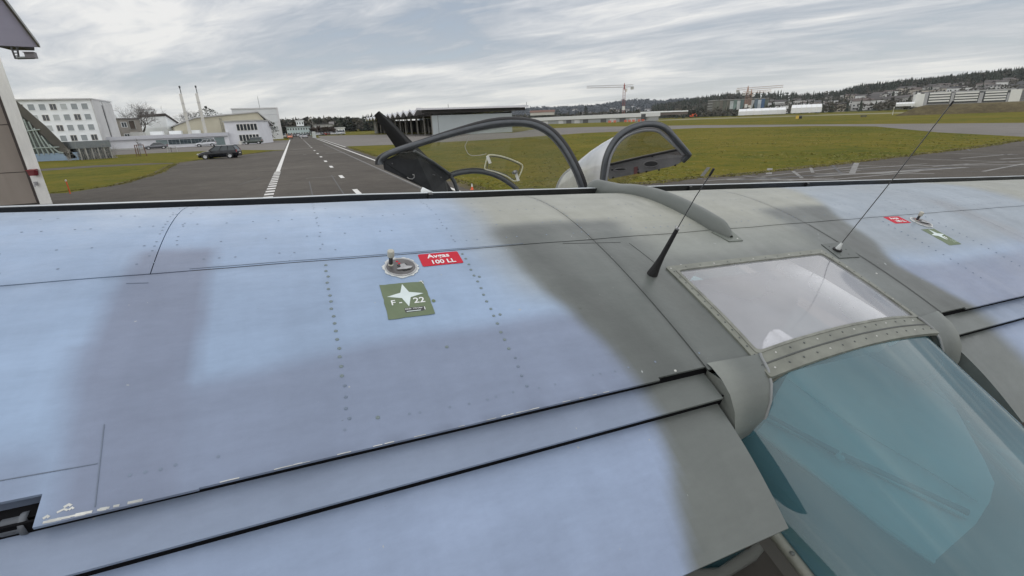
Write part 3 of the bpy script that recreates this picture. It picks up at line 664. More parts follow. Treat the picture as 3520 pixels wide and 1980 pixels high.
mb = MB(); mb.prism([B.pt(B.W*.05, -.5, h2+.1), B.pt(B.W+.6, -.5, h-.3), B.pt(B.W+.6, -.5, h+.1), B.pt(B.W*.05, -.5, h2+.6)], B.n*11); mb.build('roof', mat('dark_tiles', (.055, .045, .042), .8), B.root)
B.window(B.W*.25, h+.3, 1.3, 1.4, M_glass, M_white, 1)
# --- near hangar at the left edge
ph = gp(131, 509.5); Dp = 23.0
def vp(px, py, Y): r = ray(px, py); return Vector(CAMP+r*(Y/r[1]))
Hb = vp(113, 508, Dp); HG = thing('hangar', 'near hangar with white concrete post and beige sliding doors at left edge', 'hangar', (Hb.x, Hb.y, 0))
ex = Vector((-.80, -.60, 0)).normalized()             # along the door front, towards the viewer's left
ny = Vector((ex.y, -ex.x, 0)); ny = ny if ny.y > 0 else -ny
M_post_w = mat('white_concrete_post', (.80, .80, .77), .8, var=.13, scale=1.6, bump=.1, bscale=9, stretch=(1, 1, .35))
c0 = vp(131, 508.0, Dp); c0.z = 0
pr_ = Vector((c0.x, c0.y, 0)).normalized()*.9
mb = MB(); mb.prism([c0, c0-Vector((.62, -.02, 0)), c0-Vector((.62, 0, 0))+pr_, c0+pr_], (0, 0, 12.5)); mb.build('post', M_post_w, HG)
dl = c0-Vector((.62, 0, 0))
mb = MB(); mb.prism([dl+pr_*.1, dl-Vector((.22, -.1, 0))+pr_*.1, dl-Vector((.22, -.1, 0))+pr_*.8, dl+pr_*.8], (0, 0, 9.7)); mb.build('door_track', mat('brown_black_gap', (.045, .035, .032), .7), HG)
M_door = mat('beige_door_sheet', (.30, .26, .225), .6, var=.1, scale=1.2, stretch=(1, 1, .2))
dd = dl-Vector((.22, -.32, 0)); de = Vector((-.93, -.36, 0)).normalized()
for (za, zb_) in [(0.05, 1.5), (1.53, 3.62), (3.65, 6.6), (6.63, 9.4)]:
    mb = MB(); mb.prism([dd+Vector((0, 0, za)), dd+de*3.4+Vector((0, 0, za)), dd+de*3.4+Vector((0, .12, za)), dd+Vector((0, .12, za))], (0, 0, zb_-za)); mb.build('door_sheet', M_door, HG)
mb = MB(); q = [vp(0, 470, Dp-.3), vp(14, 488, Dp-.3), vp(0, 492, Dp-.3)]
w0 = dd+de*1.55; mb.prism([w0+Vector((0, 0, .5)), w0+de*1.5+Vector((0, 0, .5)), w0+de*1.5+Vector((0, 0, 2.0)), w0+Vector((0, 0, 2.0))], Vector((.36, -.93, 0))*.05); mb.build('door_window', M_glass, HG)
mb = MB()
for (a, b) in [((-.08, .42), (1.6, .5)), ((-.08, 2.0), (1.6, 2.08))]: mb.prism([w0+de*a[0]+Vector((0, 0, a[1])), w0+de*b[0]+Vector((0, 0, a[1])), w0+de*b[0]+Vector((0, 0, b[1])), w0+de*a[0]+Vector((0, 0, b[1]))], Vector((.36, -.93, 0))*.07)
mb.prism([w0-de*.09+Vector((0, 0, .5)), w0+Vector((0, 0, .5)), w0+Vector((0, 0, 2.0)), w0-de*.09+Vector((0, 0, 2.0))], Vector((.36, -.93, 0))*.07)
mb.build('window_frame', M_offwhite, HG)
mb = MB(); mb.prism([dd+Vector((0, .13, .02)), dd+de*3.4+Vector((0, .13, .02)), dd+de*3.4+Vector((0, .2, .02)), dd+Vector((0, .2, .02))], (0, 0, 9.4)); mb.build('door_backing', mat('brown_black_gap', (.045, .035, .032), .7), HG)
# eave: sheets seen from below
tip = vp(97, 119, Dp-1.2); r1 = ray(0, -6); s_ = (tip.z-CAMP[2])/r1[2]; far_ = Vector(CAMP+r1*s_); ed = (far_-tip).normalized()
ins = Vector((ed.y, -ed.x, 0)); ins = ins if ins.x < 0 else -ins; ins.normalize()
M_eave = mat('eave_sheet', (.60, .59, .65), .5, var=.08, scale=1.2)
_t = M_eave.node_tree; _tl = N(_t, 'ShaderNodeBsdfTranslucent'); _tl.inputs[0].default_value = (.62, .61, .68, 1); _mx = N(_t, 'ShaderNodeMixShader'); _mx.inputs[0].default_value = .55
_t.links.new(_t.nodes['Principled BSDF'].outputs[0], _mx.inputs[1]); _t.links.new(_tl.outputs[0], _mx.inputs[2]); _t.links.new(_mx.outputs[0], _t.nodes['Material Output'].inputs[0])
up = Vector((0, 0, -.16))
wsh = 1.25
for k in range(5):
    a = tip+ins*wsh*k+up*k*.1; b = tip+ins*(wsh*(k+1)-.05)+up*k*.1
    mb = MB(); mb.prism([a, b, b+ed*16, a+ed*16], (0, 0, .07)); mb.build('eave_sheet', M_eave, HG)
mb = MB()
for k in range(1, 5):
    a = tip+ins*(wsh*k-.03)+up*k*.1; mb.tube([a+ed*.05, a+ed*15], .03, 6)
mb.build('eave_rib', M_conc_lt, HG)
mb = MB(); mb.prism([tip-ins*.06, tip+ed*16-ins*.06, tip+ed*16, tip], (0, 0, .14)); mb.build('gutter', mat('grey_gutter', (.20, .20, .21), .5), HG)
fa, fb, fc, fd = vp(-6, 90, Dp-.2), vp(54, 107, Dp-.2), vp(55, 119, Dp-.2), vp(-6, 118, Dp-.2)
mb = MB(); mb.prism([fa, fb, fc, fd], Vector((-.3, .9, 0))); mb.build('fascia', mat('dark_fascia', (.022, .02, .02), .7), HG)
# lattice bracket and camera housing under the eave
br = thing('security_camera', 'small floodlight housing on a lattice arm under the hangar eave', 'camera', vp(30, 119, Dp-.3))
Yc = Dp-.3; mb = MB()
a, b, c, d = vp(28, 119, Yc), vp(43, 119, Yc), vp(39, 148, Yc), vp(48, 148, Yc)
mb.tube([a, c], .035, 6); mb.tube([b, d], .035, 6)
for t in (.25, .5, .75, .98): mb.tube([a.lerp(c, t), b.lerp(d, t)], .022, 5)
mb.build('lattice_arm', M_dkframe, br)
mb = MB(); p, q = vp(44, 146, Yc), vp(86, 145, Yc); mb.tube([p, q], .055, 8); mb.build('boom', mat('grey_green_arm', (.13, .145, .14), .5), br)
mb = MB(); c = vp(78, 139, Yc); mb.box(c, (.16, .05, .0), (-.05, .13, 0), (.0, 0, .12)); mb.box(c+Vector((.05, -.12, .1)), (.17, .07, 0), (-.02, .06, 0), (0, 0, .015)); mb.build('housing', mat('camera_housing', (.17, .16, .17), .5), br)
# red fire-alarm box and small tap on the post
c = vp(77, 435, Dp-.25); fb_ = thing('alarm_box', 'small dark red wedge shaped alarm box on the white hangar post', 'alarm box', c)
mb = MB(); mb.prism([c+Vector((-.17, 0, .10)), c+Vector((.17, 0, .10)), c+Vector((.11, 0, -.13)), c+Vector((-.11, 0, -.13))], (0, .22, 0)); mb.build('housing', mat('dark_red_paint', (.16, .012, .018), .5), fb_)
mb = MB(); mb.prism([c+Vector((-.19, -.02, .10)), c+Vector((.19, -.02, .10)), c+Vector((.19, .22, .13)), c+Vector((-.19, .22, .13))], (0, 0, .025)); mb.build('cover', mat('red_cover', (.22, .02, .025), .45), fb_)
c = vp(90, 462, Dp-.06); mb = MB(); mb.box(c, (.05, 0, 0), (0, .05, 0), (0, 0, .09)); mb.tube([c+Vector((0, -.05, -.02)), c+Vector((.05, -.13, -.06)), c+Vector((.05, -.14, -.14))], .02, 6)
solo(mb, 'wall_socket', mat('socket_grey', (.33, .33, .34), .5), 'small grey outlet on the white hangar post below the red box', 'outlet', c)

# --- buildings on the airfield side and on the hill
def simple(name, label, cat, pxl, pxr, pyb, pyt, D0, D1, m, dpt=12):
    P, Q = at(pxl, pyb, D0), at(pxr, pyb, D1); z = min(P.z, Q.z); P.z = Q.z = z-.5
    b = Bld(name, label, cat, P, Q, dpt); b.h = zat(P, pyt)-P.z; return b
b = simple('long_shed', 'very long low white shed across the field below the red crane', 'shed', 1327, 1631, 293, 292, 400, 330, M_white)
b.P.z = 0; hq = zat(b.pt(b.W, 0, 0), 283.0)
b.part('wall', mat('long_shed_wall', (.30, .31, .31), .7), (0, b.W, .3, 12, 0, hq*.52)); b.part('roof', mat('white_shed_roof', (.62, .63, .63), .5, var=.05), (-.5, b.W+.5, -.5, 13, hq*.52, hq))
for k in range(14):
    if k % 5 != 3: b.part('gate', mat('shed_gate', (.09, .09, .09), .7) if k % 2 else M_conc_lt, (b.W*(k+.2)/14, b.W*(k+.8)/14, .15, .3, 0, hq*.46))
b.part('gate', M_dkframe, (b.W*.955, b.W*.985, -.55, -.51, hq*.1, hq*.85))
b = simple('low_shed', 'low brown shed continuing right of the long white one', 'shed', 1634, 1730, 285.5, 280.5, 380, 420, M_white)
b.part('wall', mat('brown_shed', (.12, .10, .09), .8), (0, b.W, 0, 8, 0, b.h*.7)); b.part('roof', M_white, (-.3, b.W, -.3, 8, b.h*.7, b.h))
b = simple('gabled_house', 'white gabled farmhouse with brown roof left of the mound', 'house', 1334, 1395, 287, 278, 520, 520, M_white)
b.part('wall', mat('farm_wall', (.5, .49, .46), .8), (0, b.W, 0, 10, 0, b.h*.55)); mb = MB(); mb.prism([b.pt(-.5, -.5, b.h*.55), b.pt(-.5, 10.5, b.h*.55), b.pt(-.5, 5, b.h)], b.e*(b.W+1)); mb.build('roof', mat('red_brown_tiles', (.14, .075, .055), .8), b.root)
b = simple('works_building', 'unfinished building with white and blue sheeting under the orange cranes', 'building', 1792, 1931, 273.5, 252.5, 520, 540, M_concrete)
cl = [(.12, .12, .10), (.13, .135, .11), (.14, .13, .11), (.10, .11, .09), (.14, .135, .115), (.46, .50, .50), (.16, .22, .20), (.48, .50, .50), (.12, .17, .17), (.20, .14, .12), (.16, .13, .11), (.46, .48, .49), (.12, .16, .20), (.42, .46, .50), (.07, .13, .24), (.12, .14, .12)]
b.part('floor_slab', M_concrete, *[(0, b.W, .4, 14, b.h*k/4-.2, b.h*k/4+.2) for k in range(1, 5)]); b.part('wall', mat('raw_wall', (.11, .11, .10), .85), (.2, b.W-.2, .6, 13.8, 0, b.h*.95))
for k, c in enumerate(cl): b.part('facade_sheet', mat('sheet_%d' % k, c, .6, var=.25, scale=.15), (b.W*k/16, b.W*(k+.94)/16, 0, .4, b.h*.08*(k % 3), b.h*(.96-.07*(k % 2))))
def tent(label, pxl, pxr, pyb, pyt, D, dpt):
    b = simple('storage_tent', label, 'tent', pxl, pxr, pyb, pyt, D, D, M_white, dpt); h = b.h
    mb = MB(); mb.prism([b.pt(0, 0, 0), b.pt(0, dpt, 0), b.pt(0, dpt, h*.6), b.pt(0, dpt*.5, h*1.0), b.pt(0, 0, h*.62)], b.e*b.W); mb.build('cover', mat('white_tent', (.68, .69, .69), .55, var=.05, scale=.3), b.root)
    mb = MB()
    for k in range(7): x = b.W*k/6; mb.tube([b.pt(x, -.05, 0), b.pt(x, -.05, h*.63), b.pt(x, dpt*.5, h*1.02)], .12, 4)
    mb.build('tent_frame', M_offwhite, b.root)
tent('large white storage tent with shallow gable on the far meadow', 1990, 2066, 279.5, 264, 330, 22)
tent('long flat white tent roof left of the large tent', 1858, 1976, 284, 274.5, 350, 10)
tent('small pale pavilion tent before the hillside houses', 2254, 2300, 264, 258, 420, 14)
# the big white block on the right
P, Q = at(2303, 264, 430), at(2562, 255, 436); P.z = Q.z = min(P.z, Q.z)-1
B = Bld('institute_building', 'large white office block with dark window bands and grey stair towers', 'building', P, Q, 24)
M_win_band = mat('dark_window_band', (.05, .055, .06), .3, var=.2)
M_iv = mat('ivory_panel', (.68, .68, .65), .7, var=.05)
h = zat(B.pt(B.W*.5, 0, 0), 230)-B.P.z
def fx(px):
    r = ray(px, 260); d = Vector((r[0], r[1])); e = Vector((B.e.x, B.e.y)); P_ = Vector((B.P.x, B.P.y)); return (P_.y*d.x-P_.x*d.y)/(e.x*d.y-e.y*d.x)
def zx(px, py): return zat(B.pt(fx(px), 0, 0), py)-B.P.z
B.part('wall', mat('grey_wall_strip', (.26, .26, .27), .7), (fx(2330), fx(2545), .5, 24, 0, zx(2440, 231)))
B.part('parapet', mat('grey_parapet', (.33, .33, .33), .7), (fx(2336), fx(2545), .3, 24.2, zx(2440, 231), zx(2440, 227)))
B.part('end_tower', M_iv, (fx(2300), fx(2322), -.5, 22, 0, zx(2310, 236.5))); B.part('end_tower', M_iv, (fx(2534), fx(2562), -.5, 22, 0, zx(2548, 224.5)))
B.part('roof_plant', M_iv, (fx(2304), fx(2311), 3, 8, zx(2310, 236.5), zx(2310, 233)))
B.part('side_annex', mat('grey_annex', (.20, .20, .20), .7), *[(fx(2562), fx(2578), 1+.4*(k % 2), 20, zx(2565, 255-7*k), zx(2565, 255-7*k-6)) for k in range(4)])
for (xa, xb, yt, yb) in [(2334, 2386, 232.5, 259), (2398, 2456, 231, 257), (2472, 2526, 229, 255)]:
    x0, x1 = fx(xa), fx(xb); z0, z1 = zx((xa+xb)/2, yb), zx((xa+xb)/2, yt); n_ = 4
    for k in range(n_):
        za = z0+(z1-z0)*k/n_; zb_ = za+(z1-z0)/n_
        B.part('spandrel', M_iv, (x0, x1, -.35, .3, za+(zb_-za)*.42, zb_)); B.part('window_band', M_win_band, (x0, x1, 0, .45, za, za+(zb_-za)*.42))
    B.part('window_band', M_win_band, (x0-1.6, x0-.2, .1, .45, z0, z1), (x1+.2, x1+1.6, .1, .45, z0, z1))
for (xa, xb) in [(2322, 2331), (2388, 2396), (2458, 2468), (2528, 2534)]: B.part('stair_tower', mat('pale_stair_tower', (.36, .36, .37), .7), (fx(xa), fx(xb), -.3, 6, 0, zx(xa, 233)))
# houses on the hillside
rr = random.Random(21)
hw = [(.70, .70, .68), (.55, .54, .52), (.40, .39, .37), (.76, .76, .76), (.46, .42, .36)]; hr_ = [(.060, .054, .052), (.080, .072, .068), (.050, .049, .050), (.095, .075, .066)]
nh = 0
while nh < 120:
    px = rr.uniform(1930, 2760); t = rr.uniform(.12, .62); az = pxaz(px); R_ = lerp(430, 1250, t)
    if 2290 < px < 2600 and t < .30: continue
    z = hill_z(P_near, az, 430, 1250, R_); p = Vector((math.sin(az)*R_, math.cos(az)*R_, z-.6)); W_, D_, h = rr.uniform(8, 15), rr.uniform(8, 11), rr.uniform(5, 8.5)
    a = az+rr.uniform(-.7, .7); e = Vector((math.cos(a), -math.sin(a), 0)); n_ = Vector((math.sin(a), math.cos(a), 0)); Z = Vector((0, 0, 1))
    mb = MB(); mb.box(p+Z*h/2, e*W_/2, n_*D_/2, Z*h/2, 0)
    rf = rr.random()
    if rf < .75: mb.prism([p-e*(W_/2+.5)-n_*(D_/2+.6)+Z*h, p-e*(W_/2+.5)+n_*(D_/2+.6)+Z*h, p-e*(W_/2+.5)+Z*(h+rr.uniform(1.2, 2.6))], e*(W_+1), 1)
    else: mb.box(p+Z*(h+.2), e*(W_/2+.4), n_*(D_/2+.4), Z*.2, 1)
    for k in range(3):
        for r_ in range(2): mb.box(p-n_*D_/2+e*W_*(-.3+.3*k)+Z*(1.4+2.7*r_+.6), e*.7, n_*.06, Z*.65, 2)
    k1, k2 = rr.randrange(5), rr.randrange(4)
    solo(mb, 'hillside_house', [mat('house_wall_%d' % k1, hw[k1], .8), mat('house_tiles_%d' % k2, hr_[k2], .8), M_glass], '%s house, %s roof, %s slope %s' % (['white', 'pale grey', 'drab grey', 'bright white', 'beige'][k1], ['black', 'grey', 'slate', 'brown'][k2]+(' gabled' if rf < .75 else ' flat'), 'high' if t > .42 else ('middle' if t > .26 else 'low'), 'above the long flat tent' if px < 1985 else 'above the large white tent' if px < 2090 else 'left of the small pavilion tent' if px < 2230 else 'above the white block, left half' if px < 2430 else 'above the white block, right half'), 'house', p, 'houses on the hillside'); nh += 1
for k in range(46):                                   # the far village below the blue ridges
    px = rr.uniform(1440, 1800); tt = rr.uniform(.02, .55)**1.2; D = lerp(1700, 3000, tt); p = at(px, 280, D); i_ = min(59, max(0, int((px-1050)/900*60))); p.z = P_back[i_][min(9, int(tt*10))][2]+6; W_, D_, h = rr.uniform(16, 34), 14, rr.uniform(9, 15)
    az = pxaz(px); e = Vector((math.cos(az), -math.sin(az), 0)); n_ = Vector((math.sin(az), math.cos(az), 0)); Z = Vector((0, 0, 1)); z0 = p.z; p.z = 0
    mb = MB(); mb.box(p+Z*(z0+h/2-6), e*W_/2, n_*D_/2, Z*(h/2+6), 0); mb.prism([p-e*(W_/2+.5)-n_*(D_/2+.6)+Z*(z0+h), p-e*(W_/2+.5)+n_*(D_/2+.6)+Z*(z0+h), p-e*(W_/2+.5)+Z*(z0+h+4)], e*(W_+1), 1)
    k1, k2 = rr.randrange(4), rr.randrange(4)
    solo(mb, 'village_house', [mat('house_wall_%d' % k1, hw[k1], .8), mat('house_tiles_%d' % k2, hr_[k2], .8)], 'tiny %s house, %s roof, far village %s' % (['white', 'pale grey', 'drab grey', 'bright white'][k1], ['dark', 'grey', 'slate', 'brown'][k2], 'left of the red crane mast' if px < 1565 else 'just right of the red crane mast' if px < 1680 else 'midway between red and orange cranes'), 'house', p, 'houses of the far village')
# grassy shelter mounds
def mound(label, pts_base, h, m):
    cx = sum((p.x for p in pts_base))/len(pts_base); cy = sum((p.y for p in pts_base))/len(pts_base)
    P = []
    for t, z in [(0, -.1), (.12, .35), (.25, .75), (.36, .97), (.5, 1), (.75, 1.0), (.999, 1.02)]:
        P.append([(lerp(p.x, cx, t)+.5*mnoise.noise(p*.1+Vector((t, 0, 0))), lerp(p.y, cy, t), z*h+.1*mnoise.noise(p*.3+Vector((0, t*3, 0)))) for p in pts_base+[pts_base[0]]])
    mb = MB(); mb.grid(P); o = mb.build('mound', m); tag(o, label, kind='structure')
M_mound = ground_mat('brown_bank', [(.40, (.055, .045, .025)), (.5, (.085, .068, .035)), (.6, (.12, .10, .05))], (.1, .8, 6.), (.4, .3, .3), .6, 5)
def ell(c, e, n_, a, b, k=28): return [c+e*math.cos(2*math.pi*i/k)*a+n_*math.sin(2*math.pi*i/k)*b for i in range(k)]
c1 = gp(1473, 309); c1 = Vector((c1.x, c1.y, 0)); e1 = Vector((c1.y, -c1.x, 0)).normalized(); n1 = Vector((c1.x, c1.y, 0)).normalized()
wv = (at(1528, 309, c1.length)-at(1420, 309, c1.length)).length/2
mound('low flat topped grass mound below the red crane', ell(c1+n1*8, e1, n1, wv, 9), zat(c1, 298)-0.0, ground_mat('mound_grass', [(.40, (.07, .06, .02)), (.5, (.10, .085, .026)), (.6, (.13, .11, .04))], (.1, .8, 6.), (.4, .3, .3), .6, 5))
b0, b1 = gp(2243, 292), gp(2576, 281); e2 = (b1-b0).normalized(); n2 = Vector((-e2.y, e2.x, 0)); n2 = n2 if n2.dot(b0) > 0 else -n2
bp_ = [b0, b0+e2*25, b0+e2*60, b0+e2*110, b0+e2*190, b0+e2*200+n2*10, b0+e2*190+n2*22, b0+e2*110+n2*22, b0+e2*60+n2*22, b0+e2*25+n2*20, b0+e2*6+n2*14]
P = []
for t, z in [(0, -.1), (.25, .3), (.5, .8), (.7, 1), (1, 1)]:
    row = []
    for i, p in enumerate(bp_+[bp_[0]]):
        s_ = (p-b0).dot(e2); q = b0+e2*max(14, min(s_, 186))+n2*11; row.append((lerp(p.x, q.x, t), lerp(p.y, q.y, t), z*2.9+.15*mnoise.noise(p*.2+Vector((t*3, 0, 0)))))
    P.append(row)
mb = MB(); mb.grid(P); tag(mb.build('mound', M_mound), 'long brown earth bank in front of the white block', kind='structure')

# ------------------------------------------------------------------ vehicles
M_tail = mat('red_lens', (.30, .012, .015), .25, coat=.5)
M_lamp = mat('lamp_lens', (.62, .64, .66), .15, spec=.8)
M_carglass = mat('car_glass', (.035, .045, .05), .08, spec=.6, var=.1)
def car(label, loc, yaw, paint, L=4.3, Wd=1.78, H=1.5, kind='hatch', group='parked cars', cat='car', clad=None):
    """yaw: heading of the nose. local x forward, y left"""
    root = thing('parked_car', label, cat, (loc[0], loc[1], 0), group); root.rotation_euler = (0, 0, yaw); root['_o'] = [0, 0, 0]
    hw_ = Wd/2; suv = kind == 'suv'; gc = .24 if suv else .17
    zb = H*.60 if not suv else H*.58
    # lower body stations: x, z bottom, z shoulder, z top-centre, half-width
    st_ = [(-.5, gc+.18, H*.50, H*.52, .80), (-.485, gc+.06, zb*.98, zb*1.0, .93), (-.40, gc, zb*1.04, zb*1.06, .98), (-.25, gc, zb*1.03, zb*1.05, 1.0), (0, gc, zb, zb*1.02, 1.0), (.16, gc, zb*.97, zb*.99, 1.0),
           (.27, gc, zb*.92, zb*1.0, .99), (.38, gc, zb*.83, zb*.92, .96), (.46, gc+.02, zb*.70, zb*.77, .88), (.495, gc+.06, zb*.52, zb*.56, .74), (.5, gc+.14, zb*.42, zb*.44, .66)]
    P = []
    for (x, z0, zs, zc, ww) in st_:
        y = hw_*ww; X = x*L
        P.append([(X, -y*.90, z0), (X, -y*.985, lerp(z0, zs, .3)), (X, -y, lerp(z0, zs, .62)), (X, -y*.955, zs), (X, -y*.6, lerp(zs, zc, .75)), (X, 0, zc), (X, y*.6, lerp(zs, zc, .75)), (X, y*.955, zs), (X, y, lerp(z0, zs, .62)), (X, y*.985, lerp(z0, zs, .3)), (X, y*.90, z0)])
    mb = MB(); mb.grid(P); mb.add(P[0], [tuple(range(11))]); mb.add(P[-1], [tuple(range(11))]); mb.add([p for r in P for p in (r[0], r[-1])], [(2*i, 2*i+1, 2*i+3, 2*i+2) for i in range(len(P)-1)])
    wr = .33 if suv else .315
    body = mb.build('body', paint, root, weld=True)
    # glass house, then roof and pillars in body colour
    xr_, xf = (-.47, .20) if kind != 'sedan' else (-.36, .20)
    tb, tf = (-.40, .02) if kind == 'hatch' else ((-.43, .04) if suv else (-.20, .03))
    base = lambda x, s_: (x*L, s_*hw_*.93, zb*1.02); top = lambda x, s_: (x*L, s_*hw_*.74, H-.04)
    xs_ = [xr_, lerp(xr_, xf, .3), lerp(xr_, xf, .62), xf]; xt = [tb, lerp(tb, tf, .3), lerp(tb, tf, .62), tf]
    P = [[base(a, -1), (lerp(a, b, .55)*L, -hw_*.845, lerp(zb*1.02, H-.04, .55)), top(b, -1), (b*L, 0, H-.01), top(b, 1), (lerp(a, b, .55)*L, hw_*.845, lerp(zb*1.02, H-.04, .55)), base(a, 1)] for a, b in zip(xs_, xt)]
    mb = MB(); mb.grid(P, smooth=False); mb.add(P[0], [tuple(range(7))]); mb.add(P[-1], [tuple(range(7))]); mb.build('window', M_carglass, root)
    mb = MB(); R_ = [[(x*L, y*hw_, H-.045+.05*(1-(y/.77)**2)) for y in (-.77, -.5, 0, .5, .77)] for x in (tb-.015, lerp(tb, tf, .33), lerp(tb, tf, .66), tf+.02)]; mb.grid(R_); mb.grid([[(p[0], p[1], p[2]-.05) for p in r] for r in R_]); mb.build('roof', paint, root)
    mb = MB()
    for s_ in (-1, 1):
        for k in range(4): mb.tube([base(xs_[k], s_*1.01), P[k][1 if s_ < 0 else 5], top(xt[k], s_*1.02)], .045 if k in (0, 3) else .035, 5)
    mb.build('pillar', paint, root)
    tyre = MB(); tyre.lathe((0, 0, 0), (0, 1, 0), [(wr*.62, -.10), (wr*.95, -.11), (wr, -.07), (wr, .07), (wr*.95, .11), (wr*.62, .10)], 20)
    rim = MB(); rim.lathe((0, 0, 0), (0, 1, 0), [(.02, -.095), (wr*.25, -.09), (wr*.6, -.07), (wr*.66, -.105), (wr*.66, .105), (wr*.6, .07), (wr*.25, .09), (.02, .095)], 20)
    for k in range(5):
        an = k*6.283/5
        for s_ in (-1, 1): rim.box((math.cos(an)*wr*.4, s_*.098, math.sin(an)*wr*.4), (math.cos(an)*wr*.26, 0, math.sin(an)*wr*.26), (-math.sin(an)*.03, 0, math.cos(an)*.03), (0, .012, 0))
    tm, rm = tyre.mesh('tyre', M_rubber), rim.mesh('rim', M_chrome)
    arch = MB()
    for x in (-.295, .305):
        for s_ in (-1, 1):
            wo = bpy.data.objects.new('wheel', tm); COL.objects.link(wo); wo.parent = root; wo.location = (x*L, s_*(hw_-.10), wr)
            ro = bpy.data.objects.new('rim', rm); COL.objects.link(ro); ro.parent = wo
            arch.lathe((x*L, s_*(hw_-.035), wr), (0, s_, 0), [(wr*.5, 0), (wr*1.17, .0), (wr*1.17, .04), (wr*.98, .04)], 18)
    arch.build('wheel_arch', M_black if clad is None else clad, root)
    for s_ in (-1, 1):
        mb = MB(); mb.box((.455*L, s_*hw_*.66, zb*.70), (.05*L, -s_*.05, -.03), (0, s_*.16, 0), (.01, 0, .055)); mb.build('headlight', M_lamp, root)
        mb = MB(); mb.box((-.475*L, s_*hw_*.80, zb*.92), (.05, s_*.02, 0), (0, s_*.11, 0), (.02, 0, .15)); mb.build('tail_light', M_tail, root)
        mb = MB(); mb.box((.15*L, s_*(hw_+.09), zb*1.05), (.06, 0, 0), (0, .09, 0), (0, 0, .06)); mb.build('mirror', M_black if clad is None else clad, root)
        mb = MB(); 
        for xx in (-.10, .10): mb.box((xx*L, s_*hw_*.985, zb*.86), (.09, 0, 0), (0, .02, 0), (0, 0, .015))
        mb.build('handle', paint, root)
    mb = MB(); mb.box((.497*L, 0, gc+.17), (.015, 0, 0), (0, hw_*.5, 0), (0, 0, .09)); mb.build('grille', M_black, root)
    mb = MB(); mb.box((-.50*L, 0, gc+.42), (.01, 0, 0), (0, .26, 0), (0, 0, .055)); mb.box((.512*L, 0, gc+.25), (.01, 0, 0), (0, .26, 0), (0, 0, .055)); mb.build('number_plate', M_offwhite, root)
    if suv:
        mb = MB()
        for s_ in (-1, 1): mb.tube([(tb*L, s_*hw_*.7, H+.03), (tf*L, s_*hw_*.7, H+.03)], .025, 6)
        mb.build('roof_rail', M_chrome, root)
    return root
P_black = mat('car_paint_black', (.005, .006, .010), .2, spec=.35, coat=.25, var=.05)
P_grey = mat('car_paint_grey', (.11, .115, .13), .25, metal=.4, coat=.8, var=.05)
P_silver = mat('car_paint_white', (.50, .52, .55), .25, metal=.15, coat=.8, var=.04)
P_green = mat('car_paint_green', (.045, .062, .052), .3, metal=.3, coat=.8, var=.05)
P_orange = mat('car_paint_orange', (.70, .15, .03), .3, coat=.6, var=.05)
P_red = mat('car_paint_red', (.26, .03, .025), .3, coat=.6, var=.05)
def heading(a, b): return math.atan2(b.y-a.y, b.x-a.x)
fA, rA = gp(492, 400.5), gp(595, 398.5)
car('black five door hatchback parked on the grey apron beside the grass', (fA+rA)/2+Vector((.3, .6, 0)), math.atan2(-.20, -.98), P_black, 4.5, 1.82, 1.53, 'hatch')
a, b = gp(366, 376.5), gp(420, 373.5)
car('grey saloon car parked in front of the white workshop wall', (a+b)/2, heading(b, a)-.12, P_grey, 4.7, 1.78, 1.44, 'sedan')
a, b = gp(497, 370.5), gp(541, 367)
car('white estate jeep parked before the glazed workshop doors', (a+b)/2, math.atan2(-.42, -.9), P_silver, 4.5, 1.82, 1.68, 'suv')
a, b = gp(614, 363.5), gp(661, 361.5); m_ = (a+b)/2
car('dark green off road car parked at the two storey office', m_, math.atan2(-.30, -.95), P_green, 4.6, 1.8, 1.62, 'suv')
p = gp(730, 348.3); car('orange estate car with lamps on, far down the taxiway', (p.x, p.y), math.atan2(-.92, .39), P_orange, 4.6, 1.85, 1.75, 'suv', 'cars down the taxiway')
p = gp(716, 347.8); car('pale off road car behind the orange one, near the folding doors', (p.x-1, p.y+2), math.atan2(-.95, .3), mat('car_paint_beige', (.32, .30, .26), .4, coat=.4), 4.6, 1.85, 1.9, 'suv', 'cars down the taxiway')
far_cars = [(741, 336.5, 250, 'silver car nearest the terminal wall', P_grey), (749, 335.2, 262, 'white car parked under the terminal block', P_silver), (758, 339.3, 212, 'white car standing right of the centre line end', P_silver), (767, 340, 205, 'small white car low beside the grass edge', P_silver), (774, 334, 268, 'dark car in front of the terminal end wall', P_black), (797, 333.0, 260, 'white car at the left end of the hedge row', P_silver), (805, 332.8, 260, 'silver car second in the hedge row', P_grey), (813, 332.6, 260, 'red car in the middle of the hedge row', P_red), (820, 332.3, 260, 'dark red car right of the red one', mat('car_paint_maroon', (.10, .03, .03), .3, coat=.5)), (827, 332, 260, 'white car at the right end of the hedge row', P_silver), (846, 330.5, 262, 'white car by the gabled house', P_silver), (855, 331.8, 246, 'white van beside the flat garage', P_silver)]
for (px, py, D, lab, pt) in far_cars:
    p = at(px, py, D); car(lab, (p.x, p.y), 2.9 if px > 790 else 1.95, pt, 4.4, 1.78, 1.5 if 'van' not in lab else 2.1, 'hatch' if 'van' not in lab else 'suv', 'parked cars at the far terminal')

